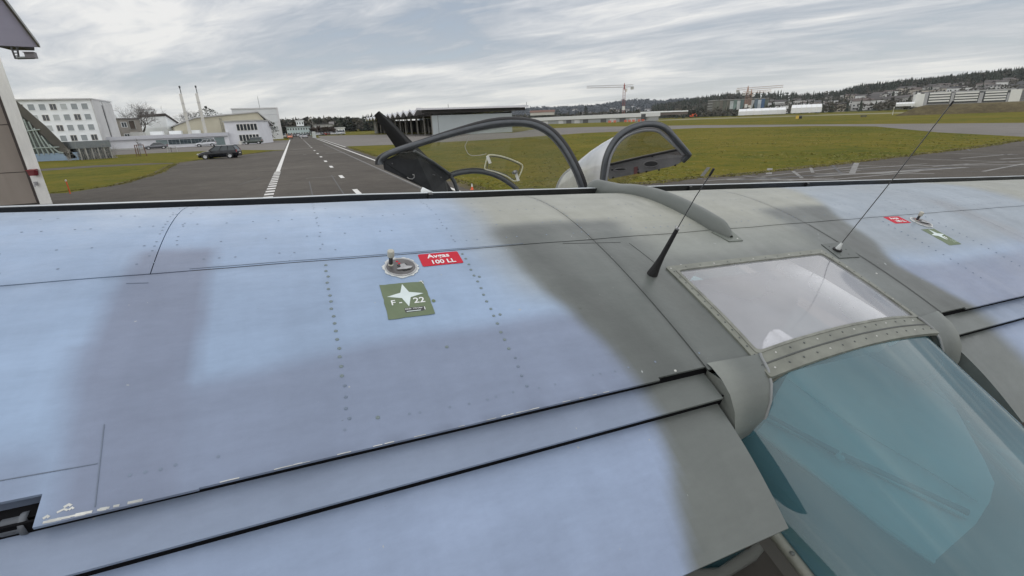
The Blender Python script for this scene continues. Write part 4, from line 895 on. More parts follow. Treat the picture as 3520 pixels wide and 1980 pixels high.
# ------------------------------------------------------------------ trees
M_bark = mat('grey_bark', (.085, .075, .065), .9, col2=(.14, .125, .11), scale=2)
def branch(mb, p, d, L_, r, lev, rnd, twigs):
    pts = [p]; q = p; dd = d
    for _ in range(3):
        dd = (dd+Vector((rnd.gauss(0, .16), rnd.gauss(0, .16), rnd.gauss(.04, .1)))).normalized(); q = q+dd*L_/3; pts.append(q)
    mb.tube(pts, [r, r*.85, r*.72, r*.55], 5 if lev < 2 else 3, caps=False)
    if lev >= 4: return
    n = rnd.randint(3, 4) if lev < 3 else 3
    for k in range(n):
        t = rnd.uniform(.45, 1); b = pts[1].lerp(pts[3], max(0, (t-.33)/.67)); an = rnd.uniform(.35, .85)
        ax = dd.cross(Vector((rnd.gauss(0, 1), rnd.gauss(0, 1), rnd.gauss(0, 1)))).normalized(); nd_ = (dd*math.cos(an)+ax*math.sin(an)).normalized()
        branch(mb if lev < 1 else twigs, b, nd_, L_*rnd.uniform(.58, .8), max(r*.55, .022), lev+1, rnd, twigs)
def bare_tree(label, p, h, seed, group=None):
    rnd = random.Random(seed); t = thing('bare_tree', label, 'tree', p, group); mb, tw = MB(), MB()
    mb.tube([p, p+Vector((.1, 0, h*.15)), p+Vector((.1, .1, h*.3))], [h*.028, h*.022, h*.019], 8)
    for k in range(6):
        an = k*1.05+rnd.random(); dr = Vector((math.cos(an)*.65, math.sin(an)*.65, rnd.uniform(.6, 1.1))).normalized()
        branch(mb, p+Vector((.1, .1, h*rnd.uniform(.2, .3))), dr, h*.34, h*.012, 0, rnd, tw)
    mb.build('trunk', M_bark, t); tw.build('crown', mat('fine_winter_twigs', (.13, .12, .115), .9, col2=(.20, .19, .18), scale=.8), t)
def conifer(label, p, h, r, seed, mt=None, shape='cone', group=None):
    rnd = random.Random(seed); t = thing('conifer_tree', label, 'tree', p, group); mb = MB(); mb.tube([p, p+Vector((0, 0, h*.6)), p+Vector((0, 0, h*.97))], [h*.022, h*.014, .02], 7); mb.build('trunk', M_bark, t)
    mb = MB()
    for k in range(2600):
        z = rnd.random()**.8; layer = math.sin(z*34)*.16+.9
        rr_ = (r*(1-z)**.8 if shape == 'cone' else r*math.sqrt(max(0, 1-(2*z-.9)**2))*.95+.1)*layer; an = rnd.random()*6.283; q = rr_*rnd.random()**.4
        if mnoise.noise(Vector((math.cos(an)*1.6, math.sin(an)*1.6, z*5+seed))) < -.12: continue
        c = p+Vector((math.cos(an)*q, math.sin(an)*q, h*(.12+.88*z)-q*.16)); s_ = rnd.uniform(.22, .5); o = Vector((math.cos(an), math.sin(an), -.2))
        sd_ = Vector((-math.sin(an), math.cos(an), rnd.gauss(0, .4)))
        mb.add([c-sd_*s_*.45, c+sd_*s_*.45, c+o*s_+Vector((0, 0, rnd.gauss(0, .12)))], [(0, 1, 2)])
    mb.build('crown', mt or mat('conifer_crown', (.016, .024, .015), .85, col2=(.045, .058, .036), scale=1.2), t)
p = at(358, 345, 172); p.z = 0; bare_tree('big bare winter tree between the office block and white apartment house', p, zat(p, 255), 5)
p = at(386, 345, 195); p.z = 0; bare_tree('second bare tree whose twigs rise behind the apartment house', p, zat(p, 266), 8)
p = at(486, 345, 200); p.z = 0; bare_tree('bare bushy tree seen between the two chimneys', p, zat(p, 279), 13)
p = at(535, 345, 196); p.z = 0; conifer('broad dark conifer right of the chimneys', p, zat(p, 267), 6.6, 17, shape='round')
p = at(672, 340, 186); p.z = 0; conifer('dark tree in the gap between beige hangar and tall hall', p, zat(p, 297), 4.0, 19, shape='round')
for i, (px, yt, D, lab) in enumerate([(1404, 275.5, 480, 'dark round conifer above the long white shed'), (1473, 264.5, 470, 'dark columnar conifer in front of the blue hills'), (1561, 272, 500, 'slim dark conifer just left of the red crane mast')]):
    p = at(px, 288, D); p.z = 0; conifer(lab, p, zat(p, yt), 5.5 if i < 2 else 3, 30+i, shape='round' if i == 0 else 'cone')
for i, px in enumerate([2012, 2022, 2030, 2037]):       # bare trees on the crest
    az = pxaz(px); R_ = 1180; p = Vector((math.sin(az)*R_, math.cos(az)*R_, hill_z(P_near, az, 430, 1250, R_)-1)); bare_tree(['leftmost', 'second', 'third', 'rightmost'][i]+' of the bare trees on the crest right of the orange cranes', p, 19, 40+i, 'bare crest trees')

# ------------------------------------------------------------------ tower cranes
def crane(label, px, pyb, pyt, D, jl, jr, mcol, jcol, wd=2.0):
    p = at(px, pyb, D); p.z = min(p.z, 6); p.z = 0; H = zat(p, pyt); t = thing('tower_crane', label, 'crane', p, 'tower cranes'); Z = Vector((0, 0, 1))
    a_, b_ = at(jl[0], jl[1], D), at(jr[0], jr[1], D); e = Vector((b_.x-a_.x, b_.y-a_.y, 0)).normalized(); n_ = Vector((-e.y, e.x, 0)); w2 = wd/2
    mb = MB(); cs = [p+e*w2*i+n_*w2*j for i, j in ((-1, -1), (1, -1), (1, 1), (-1, 1))]
    for c in cs: mb.tube([c, c+Z*H], .11, 4)
    k = int(H/wd)
    for i in range(k):
        for j in range(4): mb.tube([cs[j]+Z*H*i/k, cs[(j+1) % 4]+Z*H*(i+1)/k], .10, 3, caps=False)
    mb.build('mast', mcol, t)
    mb = MB(); l0 = p+Z*(H+1)-e*(Vector((p.x-a_.x, p.y-a_.y, 0)).length); r0 = p+Z*(H+1)+e*(Vector((b_.x-p.x, b_.y-p.y, 0)).length); l0.z += max(0, zat(a_, jl[1])-H-1)*1.; r0.z += max(0, zat(b_, jr[1])-H-1)
    ns = 30
    for (u, v) in ((l0, p+Z*(H+1)), (p+Z*(H+1), r0)):
        mb.tube([u-n_*.7, v-n_*.7], .12, 4); mb.tube([u+n_*.7, v+n_*.7], .12, 4); mb.tube([u+Z*1.5, v+Z*1.7], .14, 4)
        m = max(4, int((v-u).length/2))
        for i in range(m): mb.tube([u.lerp(v, i/m)-n_*.7, u.lerp(v, (i+.5)/m)+Z*1.5, u.lerp(v, (i+1)/m)+n_*.7], .07, 3, caps=False)
    mb.build('jib', jcol, t); mb = MB(); mb.box(p+Z*(H+1.0), e*.55, n_*.55, Z*1.8); mb.tube([p+Z*(H+3), p+Z*(H+4.2)], [.5, .2], 5); mb.build('tower_head', mcol, t)
    sh = l0 if (p-l0).length < (p-r0).length else r0
    if abs((p-l0).length-(p-r0).length) < 4: sh = r0
    mb = MB(); mb.box(sh.lerp(p+Z*(H+1), .12)-Z*1.0, e*1.3, n_*.7, Z*1.1); mb.build('counterweight', M_concrete, t)
    mb = MB(); mb.box(p+e*1.6+Z*(H-1.4), e*.9, n_*.8, Z*1.2); mb.build('cab', M_offwhite, t)
    mb = MB(); mb.box(p+Z*(H*.40), e*1.15, n_*1.15, Z*1.5); mb.build('mast_panel', M_offwhite, t)
    return t
M_cred = mat('crane_red', (.30, .085, .07), .6); M_cgrey = mat('crane_red_grey', (.22, .17, .16), .6); M_corg = mat('crane_orange', (.38, .22, .15), .6)
crane('red tower crane standing by itself above the long white shed', 1568, 289, 222.5, 440, (1476, 221.5), (1593, 222.5), M_cred, M_cgrey)
crane('taller orange crane over the sheeted building, long jib to the right', 1876, 272, 228.5, 500, (1853, 227), (1970, 219.5), M_corg, M_corg)
crane('lower orange crane just right of the taller one', 1885, 272, 236.5, 520, (1869, 235), (1940, 232.5), M_corg, M_corg)

# ------------------------------------------------------------------ small things on the field
M_or = mat('signal_orange', (.62, .10, .03), .55)
for i, (px, wd, py) in enumerate([(1534, 9, 297.0), (1547, 8, 296.7), (1574, 8, 296.2), (1584, 8, 296.0), (1594, 8, 295.8), (1608, 7, 294.6), (1618, 8, 294.3)]):
    D = 300; a, b = at(px-wd/2, py, D), at(px+wd/2, py, D); a.z = b.z = 0; e = (b-a)/2; n_ = Vector((-e.y, e.x, 0)).normalized(); c = (a+b)/2
    t = thing('site_barrier', ['leftmost', 'second', 'third', 'fourth', 'fifth', 'sixth', 'rightmost'][i]+' orange barrier panel, counted from the left, before the long white shed', 'barrier', c, 'orange barriers on the field'); mb = MB()
    for k in range(3): mb.box(c+Vector((0, 0, .35+.4*k)), e*.97, n_*.05, (0, 0, .15))
    mb.build('board', M_or, t); mb = MB()
    for s_ in (-1, 1): mb.box(c+e*s_*.9+Vector((0, 0, .65)), e.normalized()*.05, n_*.07, (0, 0, .65)); mb.box(c+e*s_*.9+Vector((0, 0, .06)), e.normalized()*.12, n_*.4, (0, 0, .06))
    mb.build('foot', M_concrete, t)
c = at(1740, 289, 520); c.z = 0; e = Vector((c.y, -c.x, 0)).normalized(); n_ = Vector((c.x, c.y, 0)).normalized(); t = thing('excavator', 'orange excavator standing alone right of the long white shed', 'excavator', c)
mb = MB(); mb.box(c+Vector((0, 0, 1.7)), e*1.7, n_*1.2, (0, 0, .8)); mb.box(c+e*.9+Vector((0, 0, 2.9)), e*.7, n_*.9, (0, 0, .5)); mb.build('body', M_or, t)
mb = MB(); [mb.box(c+n_*s_*1.1+Vector((0, 0, .45)), e*2.0, n_*.3, (0, 0, .45)) for s_ in (-1, 1)]; mb.build('track', M_black, t)
mb = MB(); mb.tube([c+e*1.4+Vector((0, 0, 1.8)), c+e*3.3+Vector((0, 0, 3.8)), c+e*4.6+Vector((0, 0, 2.0))], [.3, .25, .15], 6); mb.box(c+e*4.6+Vector((0, 0, 1.6)), e*.4, n_*.5, (0, 0, .4)); mb.build('boom', M_or, t)
# yellow and black runway board
c = at(2010, 294, 190); c.z = 0; e = Vector((c.y, -c.x, 0)).normalized(); n_ = Vector((c.x, c.y, 0)).normalized(); t = thing('runway_board', 'small yellow and black runway board out on the meadow', 'sign', c)
mb = MB(); mb.box(c+e*-.45+Vector((0, 0, .75)), e*.42, n_*.06, (0, 0, .5)); mb.build('yellow_panel', mat('signal_yellow', (.60, .42, .07), .5), t)
mb = MB(); mb.box(c+e*.45+Vector((0, 0, .65)), e*.42, n_*.06, (0, 0, .42)); mb.box(c+Vector((0, 0, .2)), e*.06, n_*.06, (0, 0, .2)); mb.build('black_panel', M_black, t)
c = at(2172, 295.5, 190); c.z = 0; e = Vector((c.y, -c.x, 0)).normalized(); n_ = Vector((c.x, c.y, 0)).normalized()
mb = MB(); mb.box(c+Vector((0, 0, .45)), e*.8, n_*.1, (0, 0, .22)); mb.box(c+e*.5+Vector((0, 0, .15)), e*.05, n_*.05, (0, 0, .15)); mb.box(c-e*.5+Vector((0, 0, .15)), e*.05, n_*.05, (0, 0, .15))
solo(mb, 'runway_lamp_bar', mat('drab_panel', (.09, .085, .06), .6), 'low dark lamp bar out on the meadow right of the yellow board', 'light', c)
c = at(2246, 285, 230); c.z = 0; mb = MB(); mb.lathe(c, (0, 0, 1), [(.12, 0), (.10, 2.2), (.25, 2.25), (.02, 2.9)], 8); solo(mb, 'marker_post', M_offwhite, 'pale marker post on the field near the brown bank', 'post', c)
# red and white marker cones and orange edge stakes
def cone(label, p, h):
    t = thing('marker_cone', label, 'marker', p); mb = MB(); mb.lathe(p, (0, 0, 1), [(h*.32, 0), (h*.32, .03), (h*.20, .04), (h*.14, h*.5)], 12); mb.build('body', M_or, t)
    mb = MB(); mb.lathe(p, (0, 0, 1), [(h*.14, h*.5), (h*.09, h*.8), (h*.03, h)], 12); mb.build('cap', M_paint, t)
p = gp(1188, 478); cone('small orange cone with white tip seen under the open canopy', Vector((p.x, p.y, 0)), .30)
def stake(label, p, h):
    t = thing('edge_stake', label, 'marker', p, 'orange edge stakes'); mb = MB(); mb.tube([p, p+Vector((0, 0, h*.9))], .03, 7); mb.build('stake', M_or, t)
    mb = MB(); mb.lathe(p+Vector((0, 0, h*.88)), (0, 0, 1), [(.035, 0), (.045, .05), (.02, .1)], 8); mb.build('cap', M_paint, t)
p = gp(177, 487.5); stake('thin orange stake with pale tip on the grass by the post', Vector((p.x, p.y, 0)), .78)
# tripod guard round a young tree
for i, (px, py, yt, lab) in enumerate([(355, 393, 346, 'brown three legged guard round a young tree by the workshop'), (432, 383, 366, 'small pale sapling guard frame behind the grass strip')]):
    p = gp(px, py); p = Vector((p.x, p.y, 0)); h = zat(p, yt if i == 0 else 369); t = thing('tree_guard', lab, 'tree guard', p, 'young tree guards'); mb = MB(); r_ = .75 if i == 0 else .9
    fs_ = [p+Vector((math.cos(a)*r_, math.sin(a)*r_, 0)) for a in (.4, 2.5, 4.6)]; hh = h*(.62 if i == 0 else 1)
    for f in fs_: mb.tube([f, f*.85+p*.15+Vector((0, 0, hh))], .06, 6)
    mb.build('stake', mat('brown_stake', (.14, .075, .05), .8) if i == 0 else M_concrete, t); mb = MB()
    tp = [f*.85+p*.15+Vector((0, 0, hh*.97)) for f in fs_]
    for a, b in zip(tp, tp[1:]+tp[:1]): mb.tube([a, b], .045, 5)
    mb.build('rail', mat('brown_stake', (.1, .1, .1)) if i == 0 else M_concrete, t)
    mb = MB(); mb.tube([p, p+Vector((.02, .02, h*.6)), p+Vector((0, 0, h))], [.045, .035, .015], 6); 
    for k in range(8): a = k*2.4; mb.tube([p+Vector((0, 0, h*(.6+.04*k))), p+Vector((math.cos(a)*.35, math.sin(a)*.35, h*(.72+.03*k)))], .012, 4)
    mb.build('sapling', M_bark, t)
# wind indicator mast in front of the far wood
p = at(789, 330, 330); p.z = 0; mb = MB(); h = zat(p, 294); mb.tube([p, p+Vector((0, 0, h))], .09, 5); t = thing('windsock', 'thin mast with a drooping pale windsock before the far wood', 'windsock', p); mb.build('mast', M_concrete, t)
mb = MB(); mb.tube([p+Vector((0, 0, h)), p+Vector((-1.0, 0, h-.6)), p+Vector((-2.2, 0, h-2.2))], [.45, .38, .2], 8); mb.build('sock', mat('pale_sock', (.40, .38, .36), .8), t)

# ------------------------------------------------------------------ the high-wing aircraft in the foreground
# own frame: x along the span to the right, y forward (t = -y runs aft from the leading edge), z up
Sx = np.array([0.91605514, 0.39582074, -0.06456723]); Fx = np.array([-0.36781447, 0.89334921, 0.25814666])
Fx -= Sx*(Sx@Fx); Fx /= np.linalg.norm(Fx); Ux = np.cross(Sx, Fx)
RL = np.column_stack([Sx, Fx, Ux]); CL = np.array([0, -1.98154508, .88405891]); OL = CAMP-RL@CL
def w2l(p): return RL.T@(np.array(p)-OL)
def l2w(p): return OL+RL@np.array(p)
def lray(px, py): return RL.T@ray(px, py)
def on_u(px, py, u):  # point of the plane z = u under a picture point
    r = lray(px, py); k = (u-CL[2])/r[2]; return Vector(CL+r*k)
_b = l2w((1.48, -1.0, 0)); _b[2] = 0; BASE = w2l(_b)
AC = bpy.data.objects.new('high_wing_aircraft', None); COL.objects.link(AC); AC['_o'] = list(BASE); AC.empty_display_size = .3
AC.matrix_world = Matrix([list(RL[i])+[_b[i]] for i in range(3)]+[[0, 0, 0, 1]])
tag(AC, 'high wing camouflaged aircraft with blue grey wing and teal rear cabin glass, filling the foreground', 'aircraft')
CH = 1.9
_n = 300; _x = (1-np.cos(np.linspace(0, np.pi, _n)))/2
_yt = 5*.14*(.2969*np.sqrt(_x)-.126*_x-.3516*_x**2+.2843*_x**3-.1036*_x**4)
_yc = np.where(_x < .38, .04/.38**2*(2*.38*_x-_x*_x), .04/.62**2*((1-.76)+.76*_x-_x*_x))
def uu(t): return np.interp(t, _x*CH, (_yc+_yt)*CH)
def ul(t): return np.interp(t, _x*CH, (_yc-_yt)*CH)
CX = 1.48; ZTE = float(uu(1.36))
def arch(s, t):
    q = np.abs(np.asarray(s)-CX); return .040*np.clip(1-(q/.44)**2, 0, 1)*sstep(.92, 1.36, t)
def Z(s, t): return uu(t)+arch(s, t)+(.0022*mnoise.noise(Vector((float(s)*5, float(t)*4, 2.2))) if np.ndim(s) == 0 and np.ndim(t) == 0 else 0)
def sp(s, t, h=0.0): return (s, -t, float(Z(s, t))+h)
def snorm(s, t):
    e = .004; a = Vector((0, -2*e, float(Z(s, t+e)-Z(s, t-e)))); b = Vector((2*e, 0, float(Z(s+e, t)-Z(s-e, t)))); n = b.cross(a); return (n if n.z > 0 else -n).normalized()
# --- paint: soft sprayed camouflage kept as a colour attribute of the skin
C_blue = np.array((.262, .350, .490)); C_gblue = np.array((.170, .198, .275)); C_green = np.array((.110, .122, .115)); C_beige = np.array((.268, .272, .232)); C_dgreen = np.array((.108, .118, .110))
C_purp = np.array((.225, .235, .315)); C_lav = np.array((.235, .285, .405)); C_mid = np.array((.222, .278, .375)); C_lgr = np.array((.185, .198, .180))
def nz(s, t, f, o=0.): return mnoise.noise(Vector((s*f, t*f, o)))
def paint(s, t, where='wing'):
    s2 = s+.035*nz(s, t, 3.1, .3)+.015*nz(s, t, 9, 4.); t2 = t+.035*nz(s, t, 3.3, 7.7)
    mix = lambda a, b, k: a+(b-a)*float(k)
    if where == 'flap':
        c = mix(C_lav, C_blue, .35+.3*nz(s, t, 2., 2.)); bl = np.interp(t, [1.36, 1.43, 1.58, 1.70], [.715, .715, .67, .65]); br = 2.25
        k = sstep(bl-.022, bl+.035, s2)*(1-sstep(br, br+.14, s2)); c = mix(c, C_green*1.08, k); return c
    if where == 'strip':
        c = mix(C_mid, C_gblue, .35+.3*nz(s, t, 1.5, 5)); k = sstep(.69, .76, s2)*(1-sstep(2.24, 2.38, s2)); return mix(c, C_green*1.1, k)
    c = C_blue.copy()
    c = mix(c, C_gblue, .16*sstep(-.1, .4, nz(s, t, 1.7, 9.)))
    c = mix(c, C_beige, .30*(1-sstep(.1, .55, t2)))                                   # faded leading edge
    # sprayed darker bands
    kA = sstep(-.445 if t > 1.0 else -.42, -.375, s2)*(1-sstep(-.245, -.205, s2))*sstep(.615, .67, t2)
    kB = sstep(1.075, 1.145, t2)*sstep(-.445, -.375, s2)
    kL = sstep(1.16, 1.27, t2)*(1-sstep(-.46, -.36, s2))*.6
    kR = sstep(1.12, 1.22, t2)*sstep(2.2, 2.4, s2)*.25
    kE = max(0, 1-abs(s2+.232)/.03)*float(sstep(.63, .68, t2))*(1-float(sstep(1.05, 1.12, t2)))*.35+max(0, 1-abs(t2-.668)/.03)*float(kA)*.35; c = mix(c, C_gblue, max(kA*.90, kB*.80, kL)); c = mix(c, C_gblue*.86, min(1, kE))
    c = mix(c, C_purp, kR); c = mix(c, C_purp*.93, sstep(3.2, 3.28, s2)*(1-sstep(3.38, 3.46, s2))*sstep(.56, .66, t2)*.45)
    c = mix(c, C_beige, sstep(3.95, 4.25, s2+.35*(t2-.4)*-1)*(1-sstep(.95, 1.1, t2)))
    # green grey centre section
    bl = np.interp(t, [.1, .23, .68, .9, 1.13, 1.27, 1.36], [.68, .65, .585, .60, .66, .69, .705]); br = np.interp(t, [.1, .34, .62, .78, .9, 1.1, 1.36], [2.62, 2.52, 2.40, 2.29, 2.25, 2.17, 2.26])
    w_ = .032+.06*(1-float(sstep(.2, .8, t)))
    kg = float(sstep(bl-w_, bl+w_, s2)*(1-sstep(br-w_, br+w_, s2)))
    cg = mix(C_beige, C_lgr, sstep(.58, .86, t2)); inner = float(sstep(1.02, 1.20, s2)*(1-sstep(1.82, 1.98, s2)))
    kd = float(sstep(.565, .635, t2))*(1-inner*(1-float(sstep(.86, 1.0, t2))))
    cg = mix(cg, C_green, kd); cg = mix(cg, C_dgreen*.93, kd*.85*float(sstep(.0, .35, nz(s, t, 2.6, 3.3))))
    cg = cg*(1-.27*float(sstep(.60, .68, t2))*(math.exp(-((s2-bl-.10)/.07)**2)+math.exp(-((s2-br+.10)/.07)**2))-.14*math.exp(-((t2-.64)/.03)**2)*kd)
    c = mix(c, C_beige*.86, .55*math.exp(-(max(0, bl-s2)/.11)**2)*float(sstep(.05, .3, t2))*(1-float(sstep(.95, 1.15, t2))))
    c = mix(c, cg, kg)
    # grime held along the panel joint, the shroud edge and the centre seams, and oily streaks running aft from the fillers
    g = .30*math.exp(-abs(t-.757)/.010)*(.5+nz(s, t*.2, 14, 2.))+.22*math.exp(-max(0, 1.36-t)/.012)*(.5+nz(s, 0, 20, 6.))+.28*math.exp(-abs(s-.926)/.008)+.28*math.exp(-abs(s-2.034)/.008)
    for s0 in (.246, 2.79):
        if t > .80: g += .20*math.exp(-((s-s0-.05*nz(t, s0, 3, 1))/.030)**2)*math.exp(-(t-.80)/.28)*(.6+nz(s*5, t*.8, 4, 1.))
    for s0 in (.049, .436):
        if t > .77: g += .10*math.exp(-((s-s0)/.008)**2)
    return c*(1-max(0, min(.5, g)))
def paint_mat(name, rough, bump=.012, scuff=.25):
    m = bpy.data.materials.new(name); m.use_nodes = True; t = m.node_tree; L = t.links.new; b = t.nodes['Principled BSDF']
    at_ = N(t, 'ShaderNodeAttribute', attribute_name='paint'); tc = N(t, 'ShaderNodeTexCoord')
    def noise(scale, sc=None, det=6, ro=.6):
        n = N(t, 'ShaderNodeTexNoise'); n.inputs['Scale'].default_value = scale; n.inputs['Detail'].default_value = det; n.inputs['Roughness'].default_value = ro; src = tc.outputs['Object']
        if sc: mp = N(t, 'ShaderNodeMapping'); mp.inputs['Scale'].default_value = sc; L(src, mp.inputs[0]); src = mp.outputs[0]
        L(src, n.inputs['Vector']); return n.outputs['Fac']
    def ramp(f, p0, v0, p1, v1):
        r = N(t, 'ShaderNodeMapRange'); L(f, r.inputs[0]); r.inputs[1].default_value = p0; r.inputs[2].default_value = p1; r.inputs[3].default_value = v0; r.inputs[4].default_value = v1; return r.outputs[0]
    def mul(col, f):
        mx = N(t, 'ShaderNodeMix', data_type='RGBA', blend_type='MULTIPLY'); mx.inputs[0].default_value = 1; L(col, mx.inputs[6]); L(f, mx.inputs[7]); return mx.outputs[2]
    c = mul(at_.outputs['Color'], ramp(noise(2.2, det=3), .3, .92, .7, 1.06))
    c = mul(c, ramp(noise(9, (.30, 1.3, 1), 8, .7), .32, .92, .68, 1.05))          # scuffs lying along the span
    c = mul(c, ramp(noise(60, (.5, 1, 1), 4), .3, .965, .7, 1.03))
    c = mul(c, ramp(noise(4.3, (2.2, .30, 1), 5, .6), .35, .95, .65, 1.025))          # run-off streaks along the chord
    # chips and pale specks
    mx = N(t, 'ShaderNodeMix', data_type='RGBA'); L(ramp(noise(48, (1, .8, 1), 2), .755, 0, .775, .8), mx.inputs[0]); L(c, mx.inputs[6]); mx.inputs[7].default_value = (.34, .36, .36, 1); c = mx.outputs[2]
    mx = N(t, 'ShaderNodeMix', data_type='RGBA'); L(ramp(noise(31, (1, 1.3, 1), 2), .77, 0, .80, .55), mx.inputs[0]); L(c, mx.inputs[6]); mx.inputs[7].default_value = (.05, .055, .05, 1); c = mx.outputs[2]
    L(c, b.inputs['Base Color']); L(ramp(noise(6, det=7), .3, rough-.07, .7, rough+.12), b.inputs['Roughness']); b.inputs['Specular IOR Level'].default_value = .42
    bp = N(t, 'ShaderNodeBump'); bp.inputs['Strength'].default_value = 1; bp.inputs['Distance'].default_value = bump
    ad = N(t, 'ShaderNodeMath', operation='ADD'); L(ramp(noise(3.2, (1.6, .7, 1), 2), .2, 0, .8, .8), ad.inputs[0]); L(ramp(noise(70, det=3), .2, 0, .8, .03), ad.inputs[1]); L(ad.outputs[0], bp.inputs['Height']); L(bp.outputs[0], b.inputs['Normal'])
    return m
M_skin = paint_mat('sprayed_wing_paint', .38)
M_flap = paint_mat('sprayed_flap_paint', .36)
def colour(o, fn):
    me = o.data; ca = me.color_attributes.new('paint', 'FLOAT_COLOR', 'POINT'); ox = o['_o']
    buf = np.ones((len(me.vertices), 4), np.float32)
    for i, v in enumerate(me.vertices): buf[i, :3] = fn(v.co.x+ox[0], -(v.co.y+ox[1]))
    ca.data.foreach_set('color', buf.ravel())
def rng(a, b, d): n = max(1, int(math.ceil((b-a)/d-1e-6))); return [a+(b-a)*i/n for i in range(n+1)]
def patch(mb, s0, s1, ts, ds, hf=lambda s, t: float(Z(s, t)), lip=.012, mi=0):
    """a skin panel over the surface hf with turned-down edges"""
    ss = rng(s0, s1, ds); P = [[(s, -t, hf(s, t)) for t in ts] for s in ss]; mb.grid(P, mi)
    for row in (P[0], P[-1], [r[0] for r in P], [r[-1] for r in P]): mb.grid([row, [(p[0], p[1], p[2]-lip) for p in row]], mi, False)
    return mb
nose = [.0, .002, .006, .012, .02, .03, .045, .06]
tf_ = nose+rng(.08, .752, .021); tr_ = rng(.7565, 1.36, .021)
gap = .0012
def ds_for(a): return .022 if -1.7 < a < 4.9 else .35
for (a, b) in [(-5.5, -1.7), (-1.7, -.345), (-.345, .926), (.926, 2.034), (2.034, 3.33), (3.33, 4.9), (4.9, 8.4)]:
    o = patch(MB(), a+gap, b-gap, tf_, ds_for((a+b)/2)).build('leading_edge_skin', M_skin, AC); colour(o, paint)
for (a, b, te) in [(-5.5, -1.7, 1.31), (-1.7, -.41, 1.31), (-.41, -.20, 1.362), (-.20, .77, 1.360), (.77, .926, 1.352), (2.034, 2.19, 1.352), (2.19, 3.33, 1.36), (3.33, 4.9, 1.36), (4.9, 8.4, 1.36)]:
    ts = rng(.7565, te, .021); o = patch(MB(), a+(gap if a in (-5.5, -.345, 2.034, 3.33) else 0), b-(gap if b in (.926, 3.33) else 0), ts, ds_for((a+b)/2), lip=.005).build('upper_skin', M_skin, AC); colour(o, paint)
mb = MB(); patch(mb, .926+gap, 2.034-gap, rng(.7565, .972, .021), .022); patch(mb, .926+gap, 1.094, rng(.972, 1.362, .021), .022, lip=.004); patch(mb, 1.866, 2.034-gap, rng(.972, 1.362, .021), .022, lip=.004)
o = mb.build('centre_skin', M_skin, AC); colour(o, paint)
mb = MB(); ts = rng(0.01, 1.27, .06); mb.grid([[(s, -t, float(ul(t))) for t in ts] for s in (-5.5, 1.04)]); mb.grid([[(s, -t, float(ul(t))) for t in ts] for s in (1.92, 8.4)])
mb.build('under_skin', mat('underside_blue', (.16, .21, .28), .6), AC)
M_gap_shade = mat('gap_shade', (.005, .005, .006), .9, spec=.1)  # near black, so the shade inside the slots is in the colour
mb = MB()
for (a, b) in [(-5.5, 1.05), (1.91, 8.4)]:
    mb.grid([[(s, -t, float(uu(t))-.016) for t in rng(.70, .80, .02)] for s in (a, b)]); mb.box(((a+b)/2, -1.20, .03), ((b-a)/2, 0, 0), (0, .004, 0), (0, 0, .10)); mb.box(((a+b)/2, -1.348, ZTE-.018), ((b-a)/2, 0, 0), (0, .002, 0), (0, 0, .0165)); mb.box(((a+b)/2, -1.4185, ZTE-.058), ((b-a)/2, 0, 0), (0, .002, 0), (0, 0, .016))  # thin black walls added in both slots to deepen their shadow lines
mb.build('spar_gap_shade', M_gap_shade, AC)
# seal strips along the open part of the panel joint, small lap seams
def tape(mb, pts, w_, h=.0012, th=.0018):
    """thin strip lying on the wing along points (s,t)"""
    P = []
    for i, (s, t) in enumerate(pts):
        d = Vector((pts[min(i+1, len(pts)-1)][0]-pts[max(i-1, 0)][0], pts[min(i+1, len(pts)-1)][1]-pts[max(i-1, 0)][1])).normalized(); n = Vector((-d.y, d.x))*w_/2
        P.append([sp(s-n.x, t-n.y, 0), sp(s-n.x, t-n.y, h+th), sp(s+n.x, t+n.y, h+th), sp(s+n.x, t+n.y, 0)])
    mb.grid(P, 0, False)
def line(a, b, n=10): return [(lerp(a[0], b[0], i/n), lerp(a[1], b[1], i/n)) for i in range(n+1)]
M_seal = mat('black_seal', (.022, .023, .025), .55)
for (a, b) in [((-.26, .7545), (.66, .7545)), ((2.27, .7545), (3.30, .7545))]:
    mb = MB(); tape(mb, line(a, b, 30), .0085, -.004, .003); mb.build('joint_seal', M_seal, AC)
M_lapl = mat('lap_edge_paint', (.12, .15, .20), .6)
for (a, b, n_) in [((-.265, .745), (.66, .748), 20), ((-.469, 1.273), (-.348, 1.276), 8), ((-.352, 1.20), (-.338, 1.352), 8), ((-.386, .788), (-.343, .793), 4)]:
    mb = MB(); tape(mb, line(a, b, n_), .0014, 0, .0010); mb.build('lap_seam', M_lapl, AC)

for (a, b, n_) in [((.925, .775), (.923, 1.35), 20), ((.80, .765), (1.02, .79), 8), ((1.05, .80), (1.07, .95), 6), ((2.04, .77), (2.04, 1.35), 14)]:
    mb = MB(); tape(mb, line(a, b, n_), .0015, 0, .0010); mb.build('lap_seam', mat('lap_edge_green', (.055, .06, .056), .6), AC)
